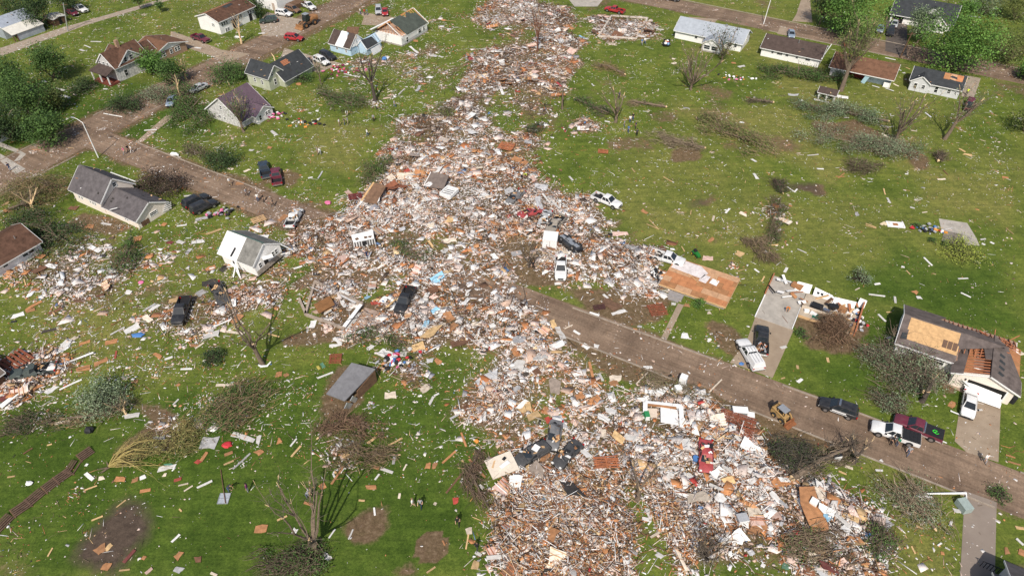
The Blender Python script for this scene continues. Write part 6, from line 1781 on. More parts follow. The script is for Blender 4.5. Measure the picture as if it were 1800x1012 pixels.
def person(x, y, dx, dy, ps, shirt, trs, label, sc=1.0, hat=None):
    p = GG(x, y)
    o = link('person', POSES[ps][0])
    o.location = p
    o.rotation_euler = (0, 0, heading(x, y, dx, dy))
    o.scale = (sc,) * 3
    i = int(x) % 2
    for k, m in enumerate((cloth(shirt), cloth(trs), SKIN[i], TYRE)):
        o.material_slots[k].link = 'OBJECT'
        o.material_slots[k].material = m
    h = link('hair', HAIRS[ps], o)
    h.material_slots[0].link = 'OBJECT'
    h.material_slots[0].material = cloth(hat) if hat else mat('hair_%d' % (int(y) % 3), HC[int(y) % 3], .8)
    return tag(o, label, 'person', 'people walking through the damage')
PEOPLE = [
    (220, 272, -1, .3, 'walk', 'pink', 'grey', 'person in pink shirt walking up the muddy street'),
    (227, 268, 1, .3, 'walk', 'black', 'black', 'person in black between the pink and white shirts on the street'),
    (233, 269, -1, .2, 'walk', 'white', 'white', 'person in white beside the person in black on the street'),
    (19, 300, 1, .4, 'stand', 'navy', 'denim', 'person in navy on the pale walk at the left edge'),
    (405, 326, 1, .4, 'walk', 'white', 'khaki', 'person in white shirt beside an orange board on the street'),
    (434, 345, 1, .4, 'walk', 'grey', 'charcoal', 'person in grey walking alone on the muddy street'),
    (454, 354, .5, 1, 'stand', 'white', 'denim', 'person in white top near the street end, beside two in dark clothes'),
    (464, 355, -1, .2, 'stand', 'black', 'black', 'person in black standing at the street end, in the middle'),
    (481, 363, -1, .1, 'walk', 'charcoal', 'black', 'person in charcoal nearest the battered white pickup'),
    (559, 272, 1, .1, 'stand', 'grey', 'khaki', 'person in grey on the lawn, nearer the maroon pickup of a pair'),
    (565, 272, -1, .1, 'bend', 'white', 'grey', 'person in white stooping beside the person in grey on the lawn'),
    (646, 455, 0, 1, 'walk', 'navy', 'navy', 'person in navy top walking below the crushed camper'),
    (662, 193, 1, .3, 'bend', 'white', 'charcoal', 'person stooping at the foot of the bare snapped tree'),
    (694, 189, 1, .5, 'walk', 'grey', 'denim', 'person in grey walking between the snapped tree and the rubble'),
    (657, 214, 0, 1, 'stand', 'grey', 'black', 'person in grey shirt and black trousers alone on the upper lawn'),
    (646, 240, 1, -.2, 'walk', 'white', 'denim', 'person in white nearest the rubble on the upper lawn'),
    (597, 222, 1, .1, 'stand', 'white', 'khaki', 'person in white at the small debris circle, nearest it'),
    (606, 220, -1, .1, 'stand', 'charcoal', 'denim', 'person in charcoal in the middle of three on the lawn'),
    (612, 219, -1, .1, 'reach', 'grey', 'khaki', 'person in grey reaching out, last of three on the lawn'),
    (610, 204, .3, 1, 'bend', 'white', 'grey', 'person bending on the grass behind the three on the lawn'),
    (634, 26, 1, .2, 'stand', 'white', 'denim', 'person in white shirt nearest the far street by the silver car'),
    (641, 27, 0, 1, 'stand', 'red', 'black', 'person in red in the group beside the silver car'),
    (646, 27, -1, .1, 'stand', 'blue', 'denim', 'person in blue in the group beside the silver car'),
    (1097, 224, 1, .1, 'stand', 'grey', 'denim', 'person in grey at the outer side of the group below the forked tree'),
    (1107, 216, 0, 1, 'stand', 'white', 'denim', 'person in white shirt in the group below the forked tree'),
    (1117, 227, -1, .1, 'stand', 'navy', 'charcoal', 'person in navy in the group below the forked tree'),
    (1104, 234, 1, -.4, 'stand', 'blue', 'denim', 'person in blue in the group below the forked tree'),
    (1119, 240, -.6, -1, 'stand', 'charcoal', 'black', 'person in charcoal lowest of the group below the forked tree'),
    (1112, 212, .1, 1, 'stand', 'black', 'denim', 'person in black at the back of the group below the forked tree'),
    (1088, 174, .2, 1, 'walk', 'navy', 'black', 'person in navy alone behind the forked snapped tree'),
    (1133, 78, .3, 1, 'walk', 'white', 'denim', 'person in white crossing the lawn beside the black trailer'),
    (1128, 80, .3, 1, 'walk', 'blue', 'grey', 'person in blue crossing the lawn beside the person in white'),
    (917, 315, .2, 1, 'stand', 'white', 'black', 'person in white and black at the rubble edge of the lawn'),
    (924, 314, -.5, 1, 'bend', 'yellow', 'black', 'person in yellow-green vest stooping at the rubble edge'),
    (937, 473, .2, 1, 'walk', 'black', 'black', 'person in black walking on the dirt between wrecks'),
    (1383, 548, -.2, 1, 'bend', 'orange', 'khaki', 'person in orange shirt bending over on the bare garage slab'),
    (1565, 781, .8, 1, 'reach', 'black', 'black', 'person in black leaning at the door of the white pickup'),
    (1575, 783, -1, .1, 'stand', 'green', 'denim', 'person in green shirt beside the white pickup'),
    (1594, 799, -.6, 1, 'walk', 'grey', 'denim', 'person in grey walking behind the white pickup on the street'),
    (1728, 812, .6, .9, 'walk', 'white', 'grey', 'person in white walking alone on the street near the wide drive'),
    (726, 890, 1, .3, 'walk', 'white', 'khaki', 'person in white of the pair on the lower lawn'),
    (740, 891, -.2, 1, 'walk', 'grey', 'navy', 'person in grey and navy of the pair on the lower lawn'),
    (540, 875, 1, .1, 'bend', 'grey', 'denim', 'person in grey bending behind the dead tree limbs'),
    (549, 871, -1, .1, 'stand', 'charcoal', 'black', 'person in dark clothes behind the dead tree limbs'),
    (403, 863, 1, .2, 'bend', 'charcoal', 'denim', 'person in dark clothes stooping beside a fallen window frame'),
    (437, 864, -1, .1, 'stand', 'purple', 'grey', 'person in purple top and grey trousers on the lower lawn'),
    (805, 922, .1, 1, 'walk', 'black', 'black', 'person in black walking on the lawn beside the lower rubble'),
    (838, 967, .4, -1, 'walk', 'black', 'charcoal', 'person all in black at the edge of the lower rubble'),
    (1698, 168, -.3, 1, 'stand', 'yellow', 'charcoal', 'person in bright yellow vest beside the grey house'),
]
for q in PEOPLE:
    person(*q)

# ------------------------------------------------------------------ poles, lamps, fence, small objects
def lamp(x, y, h, ax, label, lean=(0, 0)):
    t = thing('street_lamp', label, 'street lamp', G(x, y), 0)
    top = Vector((lean[0], lean[1], h))
    MB().tube([(0, 0, 0), top], [.12, .08], 8).build('pole', TRIM, t, 50)
    e = top + Vector((ax[0], ax[1], .7))
    MB().tube([top, top.lerp(e, .6) + Vector((0, 0, .15)), e], [.06, .05, .045], 6).build('arm', TRIM, t, 50)
    MB().box(e + Vector((ax[0], ax[1], 0)).normalized() * .35, (.7, .26, .16), Matrix.Rotation(math.atan2(ax[1], ax[0]), 3, 'Z')).build('lamp_head', GALV, t)
lamp(173, 277, 7.4, (-1.6, .6), 'tall white street lamp at the street corner')
lamp(1342, 43, 8.5, (1.4, -.4), 'white street lamp on the far street behind the ranch roofs', (.5, 0))
def upole(x, y, h, lean, label):
    t = thing('utility_pole', label, 'utility pole', G(x, y), 0)
    MB().tube([(0, 0, -.2), (lean[0], lean[1], h)], [.17, .12], 8).build('pole', OLDWOOD if 'dark' in label else GALV, t, 50)
    MB().bar((lean[0] - .9, lean[1], h - .5), (lean[0] + .9, lean[1], h - .4), .1, .12).build('crossarm', OLDWOOD, t)
upole(1582, 102, 6.2, (.6, 0), 'dark wooden utility pole beside the far street')
upole(119, 55, 7.0, (1.7, .3), 'pale utility pole beside the gravel lane')
t = thing('fallen_street_lamp', 'white street lamp lying on the grass beside the grey drive', 'street lamp', G(1610, 869), 0)
d = G(1696, 869) - G(1610, 869)
MB().tube([(0, 0, .2), d + Vector((0, 0, .35))], [.09, .14], 8).build('pole', TRIM, t, 50)
MB().tube([d + Vector((0, 0, .35)), d + Vector((-.4, -1.2, .2))], [.08, .06], 6).build('arm', TRIM, t, 50)
MB().box(d + Vector((-1.1, -1.7, .5)), (1.1, 1.5, .9), Matrix.Rotation(.2, 3, 'Z')).build('transformer_box', mat('grey_green_box', (.30, .36, .34), .6), t)
blob(MB(), Vector((.5, -.5, .3)), (.9, .4, .3), 5).build('lamp_head', TRIM, t, 60)
# the broken fence
FP = [(-30, 985), (0, 938), (28, 910), (58, 890), (84, 868), (105, 852), (131, 834), (145, 812), (168, 796)]
t = thing('wooden_fence', 'leaning dark wooden board fence at the lower left', 'fence', G(0, 938), 0)
P0 = G(0, 938)
for k in range(len(FP) - 1):
    a, c = G(*FP[k]) - P0, G(*FP[k + 1]) - P0
    seg = c - a
    n = max(1, round(seg.length / 2.2))
    nor = Vector((-seg.y, seg.x, 0)).normalized()
    lean = nor * .9 + Vector((0, 0, .2))
    lean.normalize()
    for i in range(n):
        p, q = a + seg * (i / n), a + seg * ((i + 1) / n)
        jx = Vector((random.uniform(-.06, .06), random.uniform(-.06, .06), random.uniform(0, .08)))
        MB().bar(p, p + lean * 1.35 + jx, .13, .13).build('post', OLDWOOD, t)
        for b_ in range(5):
            if random.random() < .07: continue
            MB().box((p + q) / 2 + lean * (.2 + b_ * .25) + jx + Vector((0, 0, .05)), ((q - p).length * .99, .17, .03), (q - p).to_track_quat('X', 'Z').to_matrix() @ Matrix.Rotation(R(12), 3, 'X')).build('board', mat('fence_board', (.10, .062, .045), .9, .35, 3), t)
# rail fence behind the sheathed house
t = thing('wire_fence', 'thin brown rail fence behind the sheathed house', 'fence', W(17, 93.4), TOWN)
for i in range(6):
    MB().ab((i * 1.5, -.05, 0), (i * 1.5 + .1, .05, 1.1)).build('post', OLDWOOD, t)
for z in (.35, .7, 1.05):
    MB().bar((0, 0, z), (7.6, 0, z), .05, .07).build('rail', OLDWOOD, t)
# window frame on the lawn
t = thing('window_frame', 'grey two-pane window frame lying flat on the lower lawn', 'window frame', GG(394, 876), heading(394, 876, 1, -.02))
for x in (-.62, .56): MB().ab((x, -.7, .03), (x + .07, .7, .1)).build('frame_bar', GALV, t)
for y in (-.7, -.03, .64): MB().ab((-.55, y, .031), (.56, y + .06, .101)).build('frame_bar', GALV, t)
MB().ab((-.55, -.64, .04), (.56, .64, .06)).build('pane', mat('frosted_pane', (.35, .38, .42), .3), t)
# white wrap at the dead tree
o = MB().tube([G(462, 640) + Vector((-.5, -.2, .05)), G(462, 640) + Vector((0, -.6, .25)), G(462, 640) + Vector((.7, -.4, .1)), G(462, 640) + Vector((1.1, .2, .3))], [.12, .16, .14, .08], 6).build('metal_strip', TRIM, None, 50)
tag(o, 'white bent metal strip wrapped at the foot of the bare broken tree', 'metal strip', 'scattered sheet metal')
# house fragments
def frag(name, label, x, y, z, build, rz=0, cat='wreckage'):
    p = GG(x, y); p.z += z
    t = thing(name, label, cat, p, rz)
    build(t)
    return t
def f_wall_frame(t):
    for a, c in (((-2.3, 1.6), (2.3, 1.6)), ((2.2, -1.7), (2.2, 1.6)), ((-2.3, .2), (-2.3, 1.6))):
        MB().bar((a[0], a[1], .35), (c[0], c[1], .4), .55, .25).build('frame_side', TRIM, t)
    MB().box((.7, -.1, .35), (2.2, 2.4, .08), Matrix.Rotation(.1, 3, 'Y')).build('white_sheet', WHITE, t)
    MB().box((-1.4, .2, .25), (1.2, 1.4, .08), Matrix.Rotation(-.15, 3, 'Y')).build('cream_sheet', mat('cream_sheet', (.62, .52, .42), .85), t)
    MB().bar((-2.0, 1.25, .5), (1.6, 1.2, .5), .3, .1).build('orange_board', OSBD, t)
frag('wall_frame', 'large white room frame lying open in the lower rubble', 1165, 735, .25, f_wall_frame, R(-8))
def f_roof_chunk(t):
    MB().prism([(-2, -1.4, .2), (1.8, -1.6, .4), (2.0, 1.5, 1.3), (-1.4, 1.6, 1.4)], (0, 0, .15)).build('roof_slope', roofmat('taupe', (.16, .13, .115), .25), t)
    MB().prism([(-2.1, -1.4, .1), (-1.5, 1.6, .2), (-1.4, 1.6, 1.6)], (-.12, 0, 0)).build('gable', WHITE, t)
    for i in range(4):
        MB().bar((-1.9 + i * .3, -1.5, .5), (-1.2 + i * .35, -.4 + .2 * i, .75), .22, .06).build('trim_board', TRIM, t)
frag('gable_roof_chunk', 'torn gable with taupe roof standing in the upper rubble', 768, 330, .2, f_roof_chunk, R(-12))
def f_open_box(t):
    for a, c in (((-1.1, -1.3), (-1.1, 1.3)), ((1.1, -1.3), (1.1, 1.3)), ((-1.1, 1.3), (1.1, 1.3)), ((-1.1, -1.3), (1.1, -1.3))):
        MB().bar((a[0], a[1], .5), (c[0], c[1], .6), .18, .6).build('frame_side', TRIM, t)
    for i in range(4):
        MB().bar((-1, -.9 + i * .55, .5), (1, -.8 + i * .55, .6), .22, .08).build('slat', TRIM, t)
    MB().ab((-1, -1.2, .1), (1, 1.2, .18)).build('back_sheet', mat('grey_tarp', (.22, .22, .23), .8), t)
frag('white_crate_frame', 'slatted white frame beside the torn gable in the upper rubble', 790, 345, .25, f_open_box, R(-30))
def f_brown_roof(t):
    MB().prism([(-1.6, -1.8, .1), (1.0, -2.0, .2), (1.4, 1.8, 1.5), (-.8, 1.9, 1.7)], (0, 0, .15)).build('roof_slope', mat('brown_deck', (.16, .095, .06), .9, .35, 1.5, .3), t)
    MB().bar((-1.9, -1.9, .3), (-1.0, 2.0, 1.8), .35, .12).build('orange_edge', OSB, t)
frag('brown_roof_slab', 'large brown roof slab tipped up in the upper rubble', 662, 355, .3, f_brown_roof, R(-15))
def f_brown_heap(t):
    for i in range(5):
        MB().box((random.uniform(-1, 1), random.uniform(-1, 1), .4 + .15 * i), (2.4, 1.2, .1), Euler((random.uniform(-.4, .4), random.uniform(-.4, .4), random.uniform(0, 3))).to_matrix()).build('roof_sheet', mat('red_brown_sheet', (.24, .09, .05), .9, .35, 2, .3), t)
frag('red_brown_roof_heap', 'heap of red-brown roof sheets beside the tipped brown slab', 697, 340, .2, f_brown_heap)
def f_cream_wall(t):
    MB().box((0, 0, .4), (3.4, 2.6, .14), Matrix.Rotation(.12, 3, 'X')).build('wall_sheet', mat('cream_plaster', (.62, .55, .46), .85, .12), t)
    MB().box((.3, -.2, .56), (1.3, .5, .12), Matrix.Rotation(.3, 3, 'Z')).build('wall_box', TRIM, t)
    MB().box((-.8, .5, .52), (1.2, .2, .1), Matrix.Rotation(.9, 3, 'Z')).build('stud', LUMBER, t)
    MB().box((.6, .6, .55), (.5, .35, .1), Matrix.Rotation(.5, 3, 'Z')).build('opening', BLACKP, t)
frag('cream_wall_piece', 'cream wall piece with a boxed opening at the lower rubble edge', 882, 822, .2, f_cream_wall, R(25))
def f_slats(t, n=8, w=2.4, l=2.0, m_=None):
    for i in range(n):
        MB().box((0, -l / 2 + i * l / (n - 1), .2 + .03 * math.sin(i * 2)), (w, l / n * .62, .05), Matrix.Rotation(random.uniform(-.05, .05), 3, 'Z')).build('slat', m_ or REDWOOD, t)
    for x in (-w * .4, 0, w * .4):
        MB().ab((x - .06, -l / 2, .08), (x + .06, l / 2, .165)).build('bearer', m_ or REDWOOD, t)
RR = mat('red_brown_boards', (.21, .065, .035), .85, .3, 2)
frag('slatted_panel', 'red-brown slatted panel lying on the grass by the floor deck', 1155, 546, .05, lambda t: f_slats(t, 7, 2.6, 2.2, RR), R(10))
frag('slatted_panel', 'large dark red board panel between rubble and street', 1292, 752, .25, lambda t: f_slats(t, 14, 4.4, 3.2, RR), R(-25))
frag('slatted_panel', 'orange lath panel in the lower rubble below the black sedan', 1065, 818, .35, lambda t: f_slats(t, 8, 3.0, 1.5, mat('orange_lath', (.36, .13, .06), .85, .3, 2)), R(4))
frag('slatted_panel', 'red-brown pallet near the grey roof wreck', 590, 632, .05, lambda t: f_slats(t, 7, 1.7, 1.6, RR), R(5))
frag('slatted_panel', 'orange rafter panel in the upper rubble beside the lawn', 890, 262, .4, lambda t: f_slats(t, 8, 3.0, 2.4, mat('orange_lath', (.36, .13, .06))), R(-20))
frag('slatted_panel', 'small orange rafter piece on the lawn above the white pickup', 1060, 268, .05, lambda t: f_slats(t, 5, 2.0, 1.2, mat('orange_lath', (.36, .13, .06))), R(-8))
frag('slatted_panel', 'lumber frame with bare studs beside the lower left wreck', 28, 640, .3, lambda t: f_slats(t, 7, 3.6, 3.4, RR), R(-30))
frag('slatted_panel', 'yellow lumber pallet at the end of the muddy street', 455, 388, .1, lambda t: f_slats(t, 5, 2.4, 1.4, LUMBER), R(35))
frag('slatted_panel', 'dark red porch section beside the crushed camper', 625, 350, .3, lambda t: f_slats(t, 6, 2.4, 1.6, mat('dark_red_siding', (.14, .03, .03), .8)), R(15))
frag('slatted_panel', 'broken dark box crate between street and rubble', 1053, 543, .2, lambda t: f_slats(t, 5, 1.8, .9, mat('dark_crate', (.07, .03, .03), .8)), R(10))
def f_house_wall(t):
    MB().box((0, 0, .15), (2.6, 1.5, .1), Matrix.Rotation(.04, 3, 'X')).build('wall_sheet', WHITE, t)
    MB().ab((-.3, -.35, .2), (.5, .3, .24)).build('brown_sheet', OSBD, t)
    for x in (-2.3, -1.7): MB().bar((x, -.3, .1), (x + .9, .4, .2), .5, .06).build('board', mat('pale_board', (.6, .5, .35), .8), t)
    MB().ab((1.3, -.8, .05), (1.5, .9, .3)).build('end_stud', TRIM, t)
frag('white_wall_piece', 'white wall piece with broken boards on the right-hand lawn', 1572, 396, .02, f_house_wall, R(-8))
def f_belongings(cols, n, s):
    def b_(t):
        for i in range(n):
            c = random.choice(cols)
            if random.random() < .5:
                blob(MB(), (random.gauss(0, s), random.gauss(0, s * .5), random.uniform(.1, .4)), (random.uniform(.15, .4), random.uniform(.12, .3), random.uniform(.1, .25)), i).build('bundle', c, t, 60)
            else:
                MB().box((random.gauss(0, s), random.gauss(0, s * .5), random.uniform(.1, .4)), (random.uniform(.2, .7), random.uniform(.15, .5), random.uniform(.05, .35)), Euler((random.uniform(-.3, .3), random.uniform(-.3, .3), random.uniform(0, 3))).to_matrix()).build('box', c, t)
    return b_
def C(n, c): return mat('thing_' + n, c, .7, .15, 3)
KB, RB, BB, WB, OB, PB, NB, GB = C('black', (.02, .02, .022)), C('red', (.5, .04, .05)), C('blue', (.07, .18, .42)), C('white', (.75, .75, .74)), C('orange', (.6, .25, .05)), C('pink', (.62, .16, .3)), C('green', (.03, .22, .08)), C('grey', (.35, .36, .38))
frag('belongings_heap', 'colourful heap of garden things beside the concrete slab', 1632, 405, 0, f_belongings([KB, RB, WB, OB, BB, GB, KB], 34, 1.3), R(-20), 'belongings')
frag('belongings_heap', 'white and black bags on the lawn below the dark-roofed ranch', 1294, 138, 0, f_belongings([WB, WB, KB, OB, PB], 22, 1.8), R(-8), 'belongings')
frag('belongings_heap', 'red and pink clothes strewn below the blue house', 605, 124, 0, f_belongings([RB, PB, WB, GB, C('plum', (.2, .03, .08))], 40, 2.6), R(10), 'belongings')
frag('belongings_heap', 'orange tub and boxes in a ring on the upper lawn', 545, 218, 0, f_belongings([OB, KB, GB, WB, RB], 26, 1.9), R(5), 'belongings')
frag('belongings_heap', 'grey and red household goods in the wrecked house', 1505, 560, .1, f_belongings([GB, WB, WB, RB, KB, BB], 44, 1.0), R(70), 'belongings')
frag('belongings_heap', 'pink and blue clothes beside the grey roof wreck', 690, 640, .15, f_belongings([PB, BB, WB, RB, KB, GB], 40, 1.4), R(30), 'belongings')
frag('belongings_heap', 'coiled black hoses and tubs beside the parked black cars', 392, 376, .1, f_belongings([KB, GB, GB, KB, PB], 30, 1.3), R(20), 'belongings')
frag('belongings_heap', 'toppled black shelving beside the floor deck', 1152, 485, .2, f_belongings([KB, KB, KB, WB], 24, .9), R(80), 'belongings')
frag('belongings_heap', 'maroon wreckage beside the purple-roofed house', 485, 205, 0, f_belongings([C('plum', (.2, .03, .08)), PB, WB, KB, OLDWOOD], 34, 1.8), R(10), 'belongings')
def simple(name, label, cat, x, y, c, dims, kind='blob', rz=0):
    p = GG(x, y)
    if kind == 'blob':
        o = blob(MB(), (0, 0, dims[2] * .7), (dims[0] * .85, dims[1] * .85, dims[2] * .8), int(x)).build(name, c, None, 24)
    elif kind == 'barrel':
        t = thing(name, label, cat, p, rz)
        MB().tube([(0, 0, 0), (0, 0, dims[2])], [dims[0], dims[0] * 1.08], 12).build('drum', c, t, 40)
        MB().tube([(0, 0, dims[2]), (0, 0, dims[2] + .06)], [dims[0] * 1.15] * 2, 12).build('lid', c, t, 40)
        return t
    else:
        t = thing(name, label, cat, p, rz)
        MB().ab((-dims[0] / 2, -dims[1] / 2, 0), (dims[0] / 2, dims[1] / 2, dims[2])).build('cabinet', c, t)
        MB().ab((-dims[0] / 2 + .04, -dims[1] / 2 - .03, .06), (dims[0] / 2 - .04, -dims[1] / 2 - .002, dims[2] - .05)).build('door', GALV if 'dark' in label else TRIM, t)
        MB().ab((dims[0] / 2 - .14, -dims[1] / 2 - .07, dims[2] * .4), (dims[0] / 2 - .1, -dims[1] / 2 - .03, dims[2] * .7)).build('handle', CHROME, t)
        return t
    o.location = p
    return tag(o, label, cat, 'tarps, bins and tubs')
simple('blue_tarp', 'crumpled bright blue tarp on the left lawn', 'tarp', 243, 590, BB, (1.1, .6, .25))
simple('blue_tarp', 'small blue bag on the street end of the tan drive', 'bag', 1303, 640, BB, (.4, .3, .2))
simple('blue_barrel', 'blue plastic barrel beside the red car in the rubble', 'barrel', 1220, 814, BB, (.3, .3, .8), 'barrel')
simple('blue_tub', 'blue bin in the rubble corner near the white boards', 'bin', 1522, 945, BB, (.5, .4, .35))
simple('pink_ball', 'pink ball among the pale lower right rubble', 'ball', 1398, 940, C('coral', (.7, .08, .09)), (.45, .45, .42))
simple('pink_cushion', 'bright pink cushion among the clothes above the grey roof wreck', 'cushion', 697, 624, PB, (.6, .5, .25))
simple('pink_cushion', 'pink blanket at the edge of the upper rubble', 'cushion', 577, 358, PB, (.7, .6, .35))
simple('pink_cushion', 'magenta scrap beside the white sheets on the left lawn', 'cushion', 248, 497, PB, (.5, .4, .2))
simple('red_bundle', 'red cloth bundle beside the grey panel on the lower lawn', 'bundle', 400, 783, RB, (.7, .5, .25))
simple('bin', 'dark wheeled bin at the garage corner of the sheathed house', 'bin', 1778, 707, KB, (.32, .32, .95), 'barrel')
simple('propane_tank', 'white tank lying at the muddy street beside torn limbs', 'tank', 308, 274, WB, (1.0, .5, .5))
simple('water_tank', 'round dark tank wrapped in black at the lower left lawn', 'tank', 158, 758, KB, (.6, .55, .5))
simple('white_bag', 'small white bag on the grass beside the fence', 'bag', 52, 850, WB, (.45, .35, .25))
simple('orange_cushion', 'orange tub at the green house corner', 'tub', 525, 149, OSBD, (.7, .6, .3))
simple('blue_bin', 'blue tub with white bag on the lawn below the rafter house', 'tub', 676, 106, BB, (.7, .6, .5))
simple('yellow_can', 'yellow fuel can at the lower rubble edge', 'can', 838, 777, OB, (.4, .3, .35))
simple('refrigerator', 'white refrigerator standing between rubble and street', 'refrigerator', 1199, 676, WB, (.9, .8, 1.7), 'box', R(-30))
simple('refrigerator', 'white washing machine at the rubble edge near the street', 'appliance', 1190, 690, WB, (.8, .75, 1.0), 'box', R(15))
simple('appliance', 'white chest freezer near the dark red board panel', 'freezer', 1299, 728, WB, (1.9, 1.0, .95), 'box', R(-5))
simple('appliance', 'white stove lying near the dark red board panel', 'stove', 1318, 734, WB, (.9, .8, .7), 'box', R(-12))
simple('appliance', 'black stove with pale door beside the toppled trunk', 'stove', 1466, 806, KB, (1.1, .9, 1.1), 'box', R(10))
simple('appliance', 'white water heater cabinet at the rubble edge', 'appliance', 1425, 893, WB, (.8, .8, 1.0), 'box', R(-40))
simple('appliance', 'grey metal cabinet in the right lower rubble', 'cabinet', 1302, 918, GB, (1.2, 1.0, .8), 'box', R(10))
simple('green_bin', 'green drawer unit beside the white room frame', 'bin', 1136, 735, NB, (.6, .9, .8), 'box', R(5))

